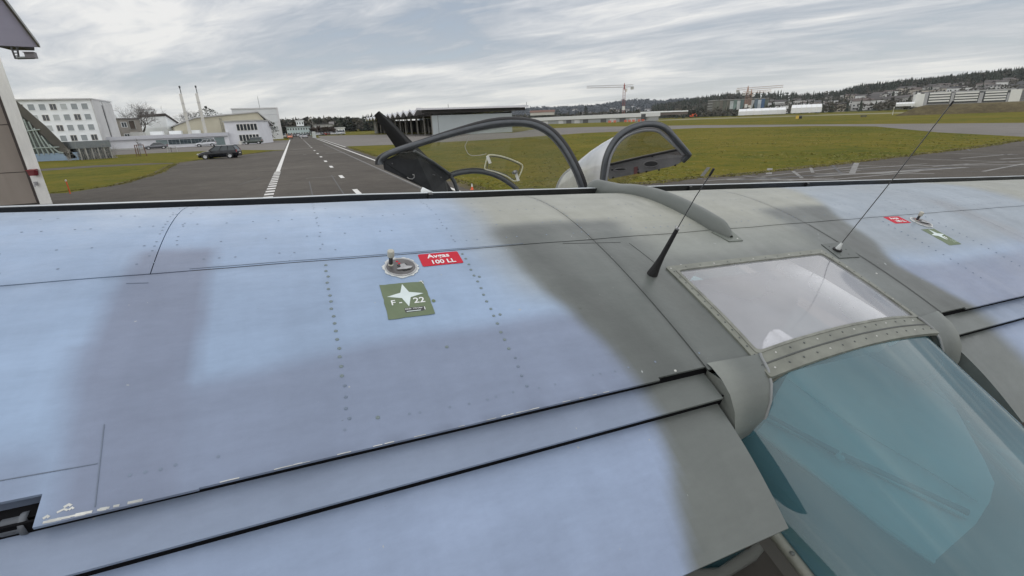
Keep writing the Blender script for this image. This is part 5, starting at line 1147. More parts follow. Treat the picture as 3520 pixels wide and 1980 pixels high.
# bare, chipped metal along the shroud edge
M_bare = mat('chipped_pale_edge', (.30, .31, .30), .45, col2=(.62, .62, .58), scale=14)
rr = random.Random(2); mb = MB()
for (a, b) in [(-.17, .62)]:
    s = a
    while s < b:
        l_ = rr.uniform(.006, .03); w_ = rr.uniform(.0006, .0016)
        if rr.random() < .55: tape(mb, [(s, 1.360-w_/2), (s+l_*.5, 1.360-w_*.7), (s+l_, 1.360-w_/2)], w_, 0, .0006)
        s += l_*rr.uniform(.7, 1.3)
for k in range(16):
    s = -.405+rr.random()*.12; tape(mb, [(s, 1.358), (s+rr.uniform(.005, .02), 1.3585)], rr.uniform(.002, .005), 0, .0006)
for (s, t, a, w_) in [(-.385, 1.347, .013, .003), (-.378, 1.341, .009, .004), (-.371, 1.347, .006, .003), (-.40, 1.352, .007, .004)]: tape(mb, [(s, t), (s+a*.6, t-.003), (s+a, t)], w_, 0, .0006)
tag(mb.build('edge_chipping', M_bare, AC), kind='stuff')
# near-black block painted as the shaded hinge recess at the left end of the shroud
mb = MB(); mb.box((-.53, -1.325, ZTE-.028), (.118, 0, 0), (0, .012, 0), (0, 0, .022)); mb.build('recess', M_gap_shade, AC)
mb = MB(); mb.lathe((-.455, -1.338, ZTE-.016), (1, 0, 0), [(.001, 0), (.013, 0), (.013, .022), (.017, .023), (.017, .03), (.001, .03)], 16); mb.box((-.485, -1.33, ZTE-.022), (.014, 0, 0), (0, .016, 0), (0, 0, .012)); mb.build('hinge', mat('hinge_grey', (.09, .10, .115), .5), AC)
# --- slot strip and flap on both sides
def strip_u(s, t): return ZTE-.027-.20*(t-1.36)
def flap_u(s, t):
    k = ZTE-.062-.40*(t-1.40)
    if t < 1.42: k -= (1.42-t)**2*6
    return k+.012*math.sin(math.pi*min(1, max(0, (t-1.40)/.30)))
mirror = lambda s: 2*CX-s
for (a, b) in [(-5.5, .935), (2.025, 8.4)]:
    lo, hi = (max(a, -1.7), min(b, 4.9))
    for (c, d) in ([(a, lo)] if a < lo else [])+[(lo, hi)]+([(hi, b)] if b > hi else []):
        o = patch(MB(), c, d, [1.20, 1.30, 1.34, 1.36, 1.38, 1.40, 1.415, 1.428], ds_for((c+d)/2), strip_u, .005).build('slot_strip', M_flap, AC); colour(o, lambda s, t: paint(s, t, 'strip'))
        f = MB(); ts = [1.375, 1.385, 1.40, 1.42]+rng(1.44, 1.701, .02); ss = rng(c, d, ds_for((c+d)/2)); up_ = [[(s, -t, flap_u(s, t)) for t in ts] for s in ss]; f.grid(up_)
        lo_ = [[(s, -t, flap_u(s, t)-.004-.075*math.sin(math.pi*min(1, max(0, (1.701-t)/.5)))) for t in ts] for s in ss]; f.grid(lo_)
        for row, r2 in ((up_[0], lo_[0]), (up_[-1], lo_[-1]), ([r[-1] for r in up_], [r[-1] for r in lo_]), ([r[0] for r in up_], [r[0] for r in lo_])): f.grid([row, r2], 0, False)
        o = f.build('flap', M_flap, AC); colour(o, lambda s, t: paint(s, t, 'flap'))
# --- fixed slat ahead of the leading edge: pale top, black rear lip
M_slat = mat('slat_top', (.46, .50, .52), .35, var=.1, scale=3., stretch=(.3, 2, 1))
for (a, b) in [(-5.5, 1.455), (1.535, 8.4)]:
    ss = rng(a, b, .25); mb = MB(); pr = [(0.0, .096), (-.02, .0905), (-.05, .0805), (-.08, .067), (-.12, .044), (-.15, .012), (-.155, -.02)]; sdrop = lambda s: -float(np.interp(s, [-1.6, .4, 3], [.0185, .006, .003]))
    mb.grid([[(s, -t, u+sdrop(s)+.003*mnoise.noise(Vector((s*2.2, 1, 4)))) for t, u in pr] for s in ss]); mb.grid([[(s, -t, u-.012) for t, u in [(0.0, .05), (-.05, .055), (-.10, .03), (-.155, -.02)]] for s in ss]); o = mb.build('slat', M_slat, AC)
    mb = MB(); mb.grid([[(s, 0.0, .096+sdrop(s)+.003*mnoise.noise(Vector((s*2.2, 1, 4)))), (s, -.004, .095+sdrop(s)+.003*mnoise.noise(Vector((s*2.2, 1, 4)))), (s, -.004, .030), (s, 0, .030)] for s in ss], 0, False); mb.build('slat_lip', M_black, AC)
for s in (-1.36, .55, 2.08, 3.1):
    mb = MB(); mb.box((s, -.006, .074 if s > 0 else .066), (.010 if s > 0 else .03, 0, 0), (0, .012, 0), (0, 0, .016 if s > 0 else .019)); mb.build('slat_bracket', M_black, AC)
# --- rivets
dome = MB(); dome.lathe((0, 0, 0), (0, 0, 1), [(.0046, -.0005), (.0042, .0009), (.0027, .0023), (.0006, .0027)], 10)
dome_l = MB(); dome_l.lathe((0, 0, 0), (0, 0, 1), [(.0040, -.0004), (.0037, .0008), (.0024, .0017), (.0005, .0019)], 8)
M_riv = mat('rivet_dirty', (.12, .155, .16), .42, col2=(.20, .25, .26), scale=30); M_rivb = mat('rivet_painted', (.14, .18, .24), .5); M_screw = mat('bright_screw', (.50, .50, .47), .3, metal=.5); M_rivg = mat('rivet_green', (.075, .085, .08), .5)
r_me = {k: dome.mesh('rivet', m) for k, m in (('d', M_riv), ('g', M_rivg))}; r_me.update({k: dome_l.mesh('rivet', m) for k, m in (('b', M_rivb), ('s', M_screw), ('gs', M_rivg))})
def rivet(s, t, kind='d', h=0.0, name='rivet', sc=1.):
    o = bpy.data.objects.new(name, r_me[kind]); COL.objects.link(o); o.parent = AC; o.location = Vector(sp(s, t, h))-Vector(BASE); o.rotation_euler = Vector((0, 0, 1)).rotation_difference(snorm(s, t)).to_euler(); o.scale = (sc if h < .004 else .72,)*3; return o
rr = random.Random(6)
for (s0, s1, t0, t1, n, jit) in [(.051, .046, .782, 1.29, 20, .0015), (.442, .429, .782, 1.30, 19, .0015)]:
    for k in range(n):
        f = k/(n-1); fade = f > .80
        rivet(lerp(s0, s1, f)+rr.gauss(0, jit), lerp(t0, t1, f)+rr.gauss(0, .001), 'b' if fade else 'd')
for (s, t) in [(.452, .905), (.453, 1.068), (.285, 1.150), (.10, 1.30)]: rivet(s, t, 'd')
for (s0, t0, t1, n) in [(2.53, .80, 1.24, 15), (2.91, .79, 1.28, 16)]:
    for k in range(n): rivet(s0+rr.gauss(0, .002), lerp(t0, t1, k/(n-1)), 'b')
# flush rivets of the nose skin: many faint flat heads
mb = MB(); rr = random.Random(8)
def flat_head(s, t, r=.0030):
    p = Vector(sp(s, t, .0005)); a = Vector((1, 0, 0)); b = snorm(s, t).cross(a); mb.add([p+a*math.cos(k)*r+b*math.sin(k)*r for k in np.arange(0, 6.2, .785)], [tuple(range(8))])
for t in (.22, .34, .46, .60, .70):
    for k in range(170):
        s = -1.5+k*.036+rr.gauss(0, .002)
        if s < 4.4 and rr.random() < .42: flat_head(s, t+rr.gauss(0, .002))
for s in (-.36, -.31, .44, .05, .93, 2.03, 2.91, 3.3):
    for k in range(22):
        if rr.random() < .6: flat_head(s+rr.gauss(0, .002), .15+k*.027)
for k in range(60):
    s = -.30+k*.021
    if rr.random() < .35: flat_head(s, 1.31+rr.gauss(0, .002), .003)
o = mb.build('flush_rivets', mat('flush_rivet', (.145, .185, .25), .55), AC); tag(o, kind='stuff')
# --- fuel filler, placard and stencil patch, one set on each wing
M_alu = mat('scratched_aluminium', (.35, .35, .35), .32, metal=.8, var=.25, scale=40); M_cap = mat('filler_cap_grey', (.11, .105, .105), .45, metal=.4, var=.2, scale=25)
M_sealant = mat('white_sealant', (.55, .57, .56), .6, var=.15, scale=40); M_brass = mat('ivory_gauge', (.42, .41, .35), .4); M_red = mat('placard_red', (.47, .022, .040), .6, var=.05, spec=.12); M_lett = mat('white_lettering', (.68, .69, .69), .5, var=.04)
M_patch = mat('stencil_green', (.115, .150, .090), .6, spec=.2, col2=(.145, .18, .11), scale=14); M_star = mat('stencil_white', (.56, .63, .62), .6, var=.05, scale=20); M_lblk = mat('label_black', (.035, .035, .035), .5)
def surf_obj(name, me_or_mb, m, s, t, rot, h, parent, mirror_y=False):
    """lay a flat mesh built in its own xy plane on the wing at (s,t)"""
    me = me_or_mb.mesh(name, m) if isinstance(me_or_mb, MB) else me_or_mb
    n = snorm(s, t); x = Vector((1, 0, 0)); x = (x-n*x.dot(n)).normalized(); y = n.cross(x)
    x, y = x*math.cos(rot)+y*math.sin(rot), y*math.cos(rot)-x*math.sin(rot)
    for v in me.vertices: v.co = x*v.co.x+y*v.co.y+n*v.co.z
    me.update(); o = bpy.data.objects.new(name, me); COL.objects.link(o); o.parent = parent
    o.location = Vector(sp(s, t, h))-Vector(parent['_c'] if '_c' in parent else BASE); o['_c'] = sp(s, t, h)
    if not me.materials: me.materials.append(m)
    return o
def poly_mb(pts, z=0., th=.0006):
    mb = MB(); mb.prism([(p[0], p[1], z) for p in pts], (0, 0, th)); return mb
def filler(s, t, rot, cap_open):
    n_ = 28; rg = random.Random(int(s*100))
    mb = MB(); pts = [(.047*math.cos(a)*(1+rg.uniform(-.04, .13)), .047*math.sin(a)*(1+rg.uniform(-.04, .13))) for a in np.linspace(0, 2*math.pi, 54, endpoint=False)]
    base = surf_obj('filler_neck', poly_mb(pts, 0, .0022), M_sealant, s, t, 0, .0004, AC)
    mb = MB(); mb.lathe((0, 0, 0), (0, 0, 1), [(.0440, .001), (.0440, .0045), (.0405, .0050), (.0395, .0030)], n_); surf_obj('rim', mb, M_alu, s, t, 0, .0006, base)
    mb = MB(); mb.lathe((0, 0, 0), (0, 0, 1), [(.0395, .0035), (.036, .0042), (.020, .0040), (.0005, .0038)], n_); surf_obj('filler_cap', mb, M_cap, s, t, 0, .0008, base)
    # folding key of the cap: a small winged plate over a dark slot
    mb = MB(); mb.prism([(-.006, .010, .0050), (.006, .010, .0050), (.009, -.002, .0050), (.024, -.009, .0050), (.018, -.015, .0050), (.004, -.017, .0050), (-.008, -.015, .0050), (-.020, -.013, .0050), (-.022, -.009, .0050), (-.009, -.004, .0050)], (0, 0, .003)); surf_obj('key_plate', mb, M_alu, s+.006, t+.003, rot, .0008, base)
    mb = MB(); mb.prism([(-.014, .012, .0045), (.012, .014, .0045), (.014, -.019, .0045), (-.006, -.021, .0045)], (0, 0, .0012)); surf_obj('key_slot', mb, M_black, s+.006, t+.003, rot, .0008, base)
    # fuel gauge post with ivory head
    mb = MB(); mb.lathe((0, 0, 0), (0, 0, 1), [(.0075, .003), (.0075, .006), (.005, .007), (.005, .030), (.0085, .031), (.0095, .034), (.0095, .048), (.0085, .051), (.004, .0515), (.0005, .050)], 18, 0); g = surf_obj('gauge_post', mb, M_brass, s-.026, t-.012, 0, .0008, base)
    mb = MB(); mb.lathe((0, 0, 0), (0, 0, 1), [(.0056, .008), (.0056, .029)], 14); surf_obj('gauge_stem', mb, M_lblk, s-.026, t-.012, 0, .0008, base)
    for (dx, dy, r_) in [(-.006, -.026, .004), (-.002, -.015, .0035)]: surf_obj('red_mark', poly_mb([(r_*math.cos(a), r_*math.sin(a)) for a in np.linspace(0, 6, 9)], 0, .0004), M_red, s+dx, t+dy, 0, .0048, base)
filler(.246, .823, .12, True); filler(2.79, .835, -.5, True)
def rrect(w_, h, r, n=4): return [(x*(w_/2-r)+r*math.cos(a), y*(h/2-r)+r*math.sin(a)) for (x, y, a0) in [(1, 1, 0), (-1, 1, math.pi/2), (-1, -1, math.pi), (1, -1, 1.5*math.pi)] for a in np.linspace(a0, a0+math.pi/2, n)]
def placard(s, t, rot, lines, sizes, w_, h):
    b = surf_obj('fuel_placard', poly_mb(rrect(w_, h, .005)), M_red, s, t, rot, .0004, AC)
    for k_, (tx, sz, dx, dy) in enumerate(lines):
        me = text_mesh(tx, sz, sz*.020); a, c = math.cos(rot), math.sin(rot)
        surf_obj('lettering', me, M_lett, s+dx*a-dy*c, t-(dx*c+dy*a), rot, .0013+.0009*k_, b)
placard(.368, .797, .0, [('Avgas', .0285, -.003, .0160), ('100 LL', .0270, .003, -.0175)], None, .122, .066)
placard(2.655, .795, -.05, [('Avgas', .0255, -.003, .0145), ('100 LL', .0255, .003, -.0150)], None, .118, .066)
def stencil(s, t, rot, w_, h, left):
    rg = random.Random(5); pts = []
    for (a, b) in [((-w_/2, -h/2), (w_/2, -h/2)), ((w_/2, -h/2), (w_/2, h/2)), ((w_/2, h/2), (-w_/2, h/2)), ((-w_/2, h/2), (-w_/2, -h/2))]:
        for k in range(9): f = k/9; pts.append((lerp(a[0], b[0], f)+rg.gauss(0, .0007), lerp(a[1], b[1], f)+rg.gauss(0, .0007)))
    b = surf_obj('stencil_patch', poly_mb(pts, 0, .0004), M_patch, s, t, rot, .0004, AC); a_, c_ = math.cos(rot), math.sin(rot)
    def sub(name, me, m, dx, dy, hh, r2=0): return surf_obj(name, me, m, s+dx*a_-dy*c_, t-(dx*c_+dy*a_), rot+r2, hh, b)
    R_, r_ = .047, .0160; star = [((R_ if k % 2 == 0 else r_)*math.sin(k*math.pi/4), (R_*1.02 if k % 2 == 0 else r_)*math.cos(k*math.pi/4)) for k in range(8)]
    sub('star', poly_mb(star, 0, .0004), M_star, .000, .017, .0010)
    if left:
        sub('lettering', text_mesh('F -', .027, .0003), M_lett, -.028, -.010, .0010); sub('lettering', text_mesh('22', .030, .0004), M_lett, .030, -.010, .0010)
        lb = sub('label_plate', poly_mb(rrect(.050, .017, .001), 0, .0004), M_lblk, .012, -.044, .0010)
        me = text_mesh('Inhalt  110 Liter', .0068, .00006); surf_obj('lettering', me, M_lett, s+.010*a_-(-.040)*c_, t-(.010*c_+(-.040)*a_), rot, .0016, b)
        sub('lettering', poly_mb([(-.020, -.0012), (.016, -.0012), (.016, .0012), (-.020, .0012)], 0, .0003), M_star, .010, -.049, .0015); sub('edge_mark', poly_mb([(-.0012, -.006), (.0008, -.0055), (.0012, .005), (-.0008, .006)], 0, .0003), M_lett, .037, -.043, .0015)
        sub('edge_mark', poly_mb([(-.004, .002), (.004, .0045), (.0075, -.010), (.006, -.0105), (.003, .001)], 0, .0003), M_lett, w_/2-.008, h/2-.002, .0010)
        sub('paint_spot', poly_mb([(.005*math.cos(a), .006*math.sin(a)) for a in np.linspace(0, 6, 10)], 0, .0003), M_patch, w_/2+.008, -.018, .0008)
    else:
        sub('lettering', text_mesh('F', .03, .0005), M_lett, .018, -.012, .0010); sub('lettering', text_mesh('22', .03, .0005), mat('stencil_pale_green', (.26, .32, .24), .6), .030, -.040, .0010)
stencil(.231, .966, -.02, .116, .140, True); stencil(2.735, .962, -.06, .095, .135, False)
# --- the long blister over the centre section
M_blis = mat('blister_green_grey', (.095, .106, .096), .42, var=.1, scale=6)
ts = rng(-.10, .825, .025); P = []
for t in ts:
    s = lerp(1.475, 1.515, (t+.1)/.92); z0 = float(uu(max(t, 0))) if t >= .04 else lerp(.105, float(uu(.04)), (t+.1)/.14)
    e = min(1, max(.02, (.83-t)/.07))**.5*min(1, max(.05, (t+.125)/.06))**.5
    w_, h = .043*e, (.046 if t > .1 else lerp(.03, .046, (t+.1)/.2))*e
    top_ = max(float(uu(max(t, 0)))+.046*e, 0) if t > .14 else lerp(.108, float(uu(.14))+.046, ((t+.1)/.24))-.05*(1-e); z0 = float(uu(max(t, 0))) if t > .05 else .055; h = top_-z0
    P.append([(s+w_*math.cos(a), -t, z0-.004+(h+.004)*math.sin(a)) for a in np.linspace(0, math.pi, 13)])
mb = MB(); mb.grid(P); mb.add(P[0], [tuple(range(13))]); mb.build('blister_fairing', M_blis, AC)
mb = MB(); mb.prism([sp(1.462, .775, .0005), sp(1.568, .77, .0005), sp(1.556, .850, .0005), sp(1.482, .850, .0005)], (0, 0, .003)); mb.build('fairing_flange', mat('flange_green_grey', (.13, .145, .125), .5), AC)
rivet(1.54, .835, 's', .003)
# --- antennas
def chain(*pts): return [Vector(p) for p in pts]
mb = MB(); b0 = Vector((1.016, -.983, .184)); d = (Vector((1.016, -1.022, .364))-b0).normalized(); mb.tube([b0-d*.004, b0, b0+d*.012, b0+d*.04, b0+d*.08, b0+d*.185], [.0185, .018, .0165, .0120, .0085, .0062], 14); mb.build('antenna_base', M_rubber, AC)
mb = MB(); mb.tube([b0+d*.185, b0+d*.191], .0058, 10); mb.build('antenna_ferrule', M_alu, AC)
mb = MB(); mb.tube([b0+d*.19, b0+d*.30+Vector((0, -.002, 0)), Vector((1.016, -1.07, .545))], .0015, 6); mb.build('antenna_whip', M_dkframe, AC)
mb = MB(); mb.tube([Vector((1.016, -1.070, .545)), Vector((1.016, -1.076, .567))], .0032, 8); mb.build('antenna_tip', M_rubber, AC)
pl_ = [(1.922, .925), (2.070, .926), (2.022, 1.030), (1.905, 1.022)]
mb = MB(); mb.prism([sp(s, t, .0006) for s, t in pl_], (0, 0, .0022)); mb.build('antenna_plate', mat('plate_green', (.082, .092, .086), .5), AC)
for (s, t) in [(1.945, .945), (2.02, .945), (1.985, 1.005), (1.935, 1.005), (1.932, .975), (2.01, .975)]: rivet(s, t, 'gs', .0025)
b1 = Vector((1.955, -.974, .190)); mb = MB(); mb.tube([b1, b1+Vector((0, 0, .006))], .017, 14); mb.build('antenna_base', M_rubber, AC)
mb = MB(); mb.tube([b1+Vector((0, 0, .006)), b1+Vector((0, -.001, .012)), b1+Vector((0, -.003, .034))], [.0095, .0085, .0035], 12); mb.build('antenna_insulator', M_sealant, AC)
mb = MB(); mb.tube([b1+Vector((0, -.003, .034)), Vector((1.956, -1.02, .47)), Vector((1.955, -1.068, .768))], .0018, 6); mb.build('antenna_whip', mat('antenna_steel', (.10, .10, .10), .4, metal=.5), AC)
mb = MB(); mb.tube([Vector((1.955, -1.068, .765)), Vector((1.955, -1.070, .780))], .0030, 8); mb.build('antenna_tip', M_rubber, AC)
# --- roof window over the cabin
M_fr = mat('frame_green_grey', (.150, .157, .130), .45, var=.22, scale=14)
def milky(name, tint, haze, hz, rough, ior):
    m = bpy.data.materials.new(name); m.use_nodes = True; t = m.node_tree; t.nodes.clear(); L = t.links.new
    out = N(t, 'ShaderNodeOutputMaterial'); tr = N(t, 'ShaderNodeBsdfTransparent'); tr.inputs[0].default_value = (*tint, 1); df = N(t, 'ShaderNodeBsdfDiffuse'); gl = N(t, 'ShaderNodeBsdfGlossy'); gl.inputs['Roughness'].default_value = rough
    tc = N(t, 'ShaderNodeTexCoord'); n = N(t, 'ShaderNodeTexNoise'); n.inputs['Scale'].default_value = 3.; n.inputs['Detail'].default_value = 5; L(tc.outputs['Object'], n.inputs['Vector'])
    r = N(t, 'ShaderNodeMapRange'); L(n.outputs['Fac'], r.inputs[0]); r.inputs[1].default_value = .3; r.inputs[2].default_value = .7; r.inputs[3].default_value = hz*.8; r.inputs[4].default_value = hz*1.2
    df.inputs[0].default_value = (*haze, 1); m1 = N(t, 'ShaderNodeMixShader'); L(r.outputs[0], m1.inputs[0]); L(tr.outputs[0], m1.inputs[1]); L(df.outputs[0], m1.inputs[2])
    f0 = ((ior-1)/(ior+1))**2; lw = N(t, 'ShaderNodeLayerWeight'); lw.inputs[0].default_value = .5
    pw = N(t, 'ShaderNodeMath', operation='POWER'); L(lw.outputs['Facing'], pw.inputs[0]); pw.inputs[1].default_value = 4.2
    ma = N(t, 'ShaderNodeMath', operation='MULTIPLY_ADD'); L(pw.outputs[0], ma.inputs[0]); ma.inputs[1].default_value = 1-f0; ma.inputs[2].default_value = f0
    m2 = N(t, 'ShaderNodeMixShader'); L(ma.outputs[0], m2.inputs[0]); L(m1.outputs[0], m2.inputs[1]); L(gl.outputs[0], m2.inputs[2]); L(m2.outputs[0], out.inputs[0])
    return m
M_sky = milky('milky_roof_pane', (.86, .86, .88), (.64, .65, .69), .37, .06, 1.8)
M_teal = milky('teal_cabin_glass', (.32, .64, .71), (.095, .215, .255), .42, .04, 1.75)
M_clear = milky('clear_plexi', (.93, .93, .90), (.5, .5, .48), .05, .03, 1.45)
def band(mb, pts_in, pts_out, h): # closed ring of quads between two loops of (s,t)
    n = len(pts_in); a = [sp(s, t, h) for s, t in pts_in]; b = [sp(s, t, h) for s, t in pts_out]; c = [sp(s, t, -.004) for s, t in pts_out]; d_ = [sp(s, t, -.010) for s, t in pts_in]
    mb.add(a+b+c+d_, [(i, (i+1) % n, n+(i+1) % n, n+i) for i in range(n)]+[(n+i, n+(i+1) % n, 2*n+(i+1) % n, 2*n+i) for i in range(n)]+[(i, (i+1) % n, 3*n+(i+1) % n, 3*n+i) for i in range(n)], 0, False)
def loop4(s0, s1, s2, s3, t0, t1, r, n=14): # rounded trapezoid: front s0..s1 at t0, rear s2..s3 at t1
    c = [(s0, t0), (s1, t0), (s3, t1), (s2, t1)]; out = []
    for i in range(4):
        p, q, x = Vector(c[i-1]), Vector(c[i]), Vector(c[(i+1) % 4]); u = (p-q).normalized(); v = (x-q).normalized(); a, b = q+u*r, q+v*r
        for k in range(5): f = k/4; out.append(tuple((a*(1-f)**2+q*2*f*(1-f)+b*f*f)))
        e = Vector(c[(i+1) % 4])+(q-Vector(c[(i+1) % 4])).normalized()*r
        for k in range(1, n): out.append(tuple(b.lerp(e, k/n)))
    return out
li = loop4(1.116, 1.844, 1.106, 1.854, .986, 1.356, .018); lo2 = loop4(1.086, 1.876, 1.080, 1.880, .960, 1.432, .010)
mb = MB(); band(mb, li, lo2, .0055); mb.build('roof_window_frame', M_fr, AC)
mb = MB(); lg = loop4(1.108, 1.852, 1.098, 1.862, .980, 1.362, .016); lg2 = loop4(1.118, 1.842, 1.108, 1.852, .988, 1.354, .018); band(mb, lg2, lg, .0072); mb.build('window_gasket', mat('frame_gasket', (.16, .165, .14), .5, var=.3, scale=20), AC)
mb = MB(); mb.grid([[sp(s, t, .0015) for t in rng(.982, 1.36, .03)] for s in rng(1.10, 1.86, .04)]); mb.build('roof_window', M_sky, AC)
for k in range(13):
    rivet(lerp(1.10, 1.86, k/12), .973, 'gs' if k % 3 else 's', .0055)
    rivet(lerp(1.100, 1.092, k/12), lerp(.99, 1.36, k/12), 'gs', .0055); rivet(lerp(1.862, 1.868, k/12), lerp(.99, 1.36, k/12), 's' if k in (3, 9) else 'gs', .0055)
for k in range(15):
    rivet(lerp(1.10, 1.86, k/14), 1.374, 's' if k % 3 == 1 else 'g', .0055); rivet(lerp(1.115, 1.855, k/14), 1.412, 'g' if k % 4 else 's', .0055)
mb = MB(); tape(mb, line((1.07, 1.394), (1.885, 1.394), 24), .004, .005, .002); mb.build('frame_seam', mat('lap_edge_green', (.05, .05, .05)), AC)
for (s, t, k) in [(1.985, 1.13, 's'), (1.16, .955, 's'), (.83, 1.345, 's'), (1.96, 1.36, 's')]: rivet(s, t, k)
# cracked lead and papers lying under the pane
mb = MB(); mb.tube([on_u(2074, 646, .17), on_u(2040, 695, .165), on_u(2015, 725, .155), on_u(2003, 775, .15), on_u(1998, 812, .15)], .0016, 5); mb.build('aerial_lead', M_dkframe, AC)
mb = MB(); mb.tube([on_u(1872, 865, .14), on_u(1885, 852, .145), on_u(1905, 847, .145), on_u(1928, 856, .14)], .0014, 5); mb.build('cable_loop', M_dkframe, AC)
mb = MB(); mb.tube([on_u(1965, 668, .115), on_u(2060, 720, .11), on_u(2170, 790, .10), on_u(2260, 850, .09)], [.030, .034, .036, .036], 12); mb.build('under_glass_tube', mat('pale_band_tube', (.62, .63, .62), .6), AC)  # pale tube added under the pane to make its diagonal band
M_card = mat('white_card', (.80, .80, .80), .7, var=.04)
# --- interior seen through the glass
mb = MB(); mb.ab(1.10, 1.86, -1.40, -.9, -.95, -.9); mb.ab(1.08, 1.9, -.96, -.93, -.9, .10); mb.build('cabin_floor', mat('cabin_grey', (.13, .13, .13), .8), AC)
mb = MB(); q_ = [on_u(x, y, .14) for x, y in [(1945, 829), (1962, 829), (2020, 868), (1998, 878)]]; mb.prism(q_, (0, 0, -.02)); q_ = [on_u(x, y, .128) for x, y in [(1938, 832), (1996, 880), (1916, 897), (1922, 856)]]; mb.prism(q_, (0, 0, -.01)); mb.build('map_box', M_card, AC)
mb = MB(); c_ = on_u(1752, 742, .12); mb.prism([c_, c_+Vector((.03, .02, .0)), c_+Vector((.025, .05, .01)), c_+Vector((-.01, .01, .0))], (0, 0, -.004)); mb.build('white_card', M_card, AC)
def fax(t): return -.23*(t-1.45)
def nar(t): return max(.12, 1-.23*(t-1.45))
ring = [(.500, -.105), (.478, -.050), (.446, .008), (.408, .060), (.372, .096), (.340, .117), (.295, .129), (.15, .144), (0, .150)]
def rg(t, k=1.0, dz=0.): n_ = nar(t); L_ = [(CX-w_*n_*k, -t, u*min(1, .35+.65*n_)+fax(t)+dz) for w_, u in ring]; return L_+[(2*CX-p[0], p[1], p[2]) for p in L_[::-1][1:]]
def smoothring(t, k=1.0, dz=0., m=4):
    P = [Vector(p) for p in rg(t, k, dz)]; out = []
    for i in range(len(P)-1):
        p0, p1, p2, p3 = P[max(i-1, 0)], P[i], P[i+1], P[min(i+2, len(P)-1)]
        for j in range(m): f = j/m; out.append(.5*((2*p1)+(p2-p0)*f+(2*p0-5*p1+4*p2-p3)*f*f+(3*p1-p0-3*p2+p3)*f**3))
    return out+[P[-1]]
mb = MB(); mb.grid([smoothring(t) for t in rng(1.425, 3.5, .08)]); mb.build('rear_cabin_glass', M_teal, AC)
mb = MB(); mb.grid([smoothring(t, 1.012, .003) for t in (1.408, 1.432)]); mb.build('rear_glass_frame', M_fr, AC)
# shelf, tubes and cloth panels inside the rear cabin
M_in = mat('cabin_lining', (.34, .35, .35), .8, var=.12, scale=3); M_in2 = mat('cabin_lining_dark', (.09, .095, .10), .8, var=.15, scale=3); M_tube = mat('under_glass_tube', (.30, .33, .33), .5)
pu = -.10
q = [on_u(x, y, pu) for x, y in [(1902, 1080), (1985, 935), (2270, 870), (2400, 1020), (2478, 1160), (2502, 1215), (2490, 1262), (2455, 1318), (2350, 1412), (2230, 1330), (2060, 1195)]]
mb = MB(); mb.prism([v+Vector((0, 0, 0)) for v in q], (0, 0, -.012)); mb.build('baggage_cover', M_in, AC)
mb = MB(); mb.tube([on_u(1930, 1046, pu+.015), on_u(2108, 1140, pu+.015)], .008, 8); mb.tube([on_u(2118, 1145, pu+.015), on_u(2435, 1290, pu+.015)], .009, 8); mb.build('cover_rod', mat('cover_rod_dark', (.12, .13, .14), .5), AC)
mb = MB(); mb.tube([on_u(1928, 1054, pu+.01), on_u(2430, 1302, pu+.01)], .006, 8); mb.tube([on_u(1985, 955, pu+.01), on_u(2150, 1075, pu+.01), on_u(2330, 1180, pu+.01), on_u(2460, 1262, pu+.01)], .003, 6)
mb.tube([on_u(1902, 1084, pu+.006), on_u(2060, 1199, pu+.006), on_u(2230, 1334, pu+.006), on_u(2350, 1416, pu+.006)], .006, 6); mb.build('cover_edge', M_tube, AC)
mb = MB(); mb.lathe(on_u(2112, 1152, pu+.02), (0, 0, 1), [(.012, 0), (.012, .006), (.008, .008), (.0005, .008)], 12); mb.build('cover_button', M_in, AC)
mb = MB(); mb.grid([[(CX-.49*nar(t), -t, fax(t)-.12), (CX-.40*nar(t), -t, fax(t)-.42), (CX, -t, fax(t)-.45), (CX+.40*nar(t), -t, fax(t)-.42), (CX+.49*nar(t), -t, fax(t)-.12)] for t in rng(1.40, 3.5, .2)]); mb.build('cabin_tub', M_in2, AC)
# --- wing root fairings that curl down at both sides of the glass
M_root = paint_mat('root_fairing_paint', .42)
def fairing(sign):
    prof_ = [(1.345, .006), (1.36, .004), (1.40, -.006), (1.435, -.026), (1.465, -.060), (1.485, -.105), (1.49, -.15), (1.480, -.195), (1.458, -.225)]
    P = []
    for i, (t, dz) in enumerate(prof_):
        f = i/(len(prof_)-1); row = []
        for k in range(13):
            g = k/12; so = lerp(.545, .52, f); si = lerp(.375, .455, f**1.3); w_ = lerp(so, si, g); tt = t-.04*g*f+(.02*g); row.append((CX+sign*w_, -tt, ZTE+dz+.012*g*(1-f)))
        P.append(row)
    mb = MB(); mb.grid(P); mb.grid([[P[i][0], (P[i][0][0], P[i][0][1]+.10, P[i][0][2]-.02)] for i in range(2, len(P))], 0, False)
    mb.grid([[P[i][-1], (P[i][-1][0]+sign*-.01, P[i][-1][1]+.16, P[i][-1][2]-.01)] for i in range(len(P))], 0, False)
    o = mb.build('root_fairing', M_root, AC); colour(o, lambda s, t: C_green*1.12+(C_lgr-C_green)*float(sstep(-.2, .5, nz(s, t, 6, 1.))))
    mb = MB(); mb.tube([Vector(P[i][-1])+Vector((0, 0, .001)) for i in range(len(P))], .0045, 6); mb.build('fairing_bead', mat('grey_bead', (.20, .21, .21), .5), AC)
fairing(-1); fairing(1)
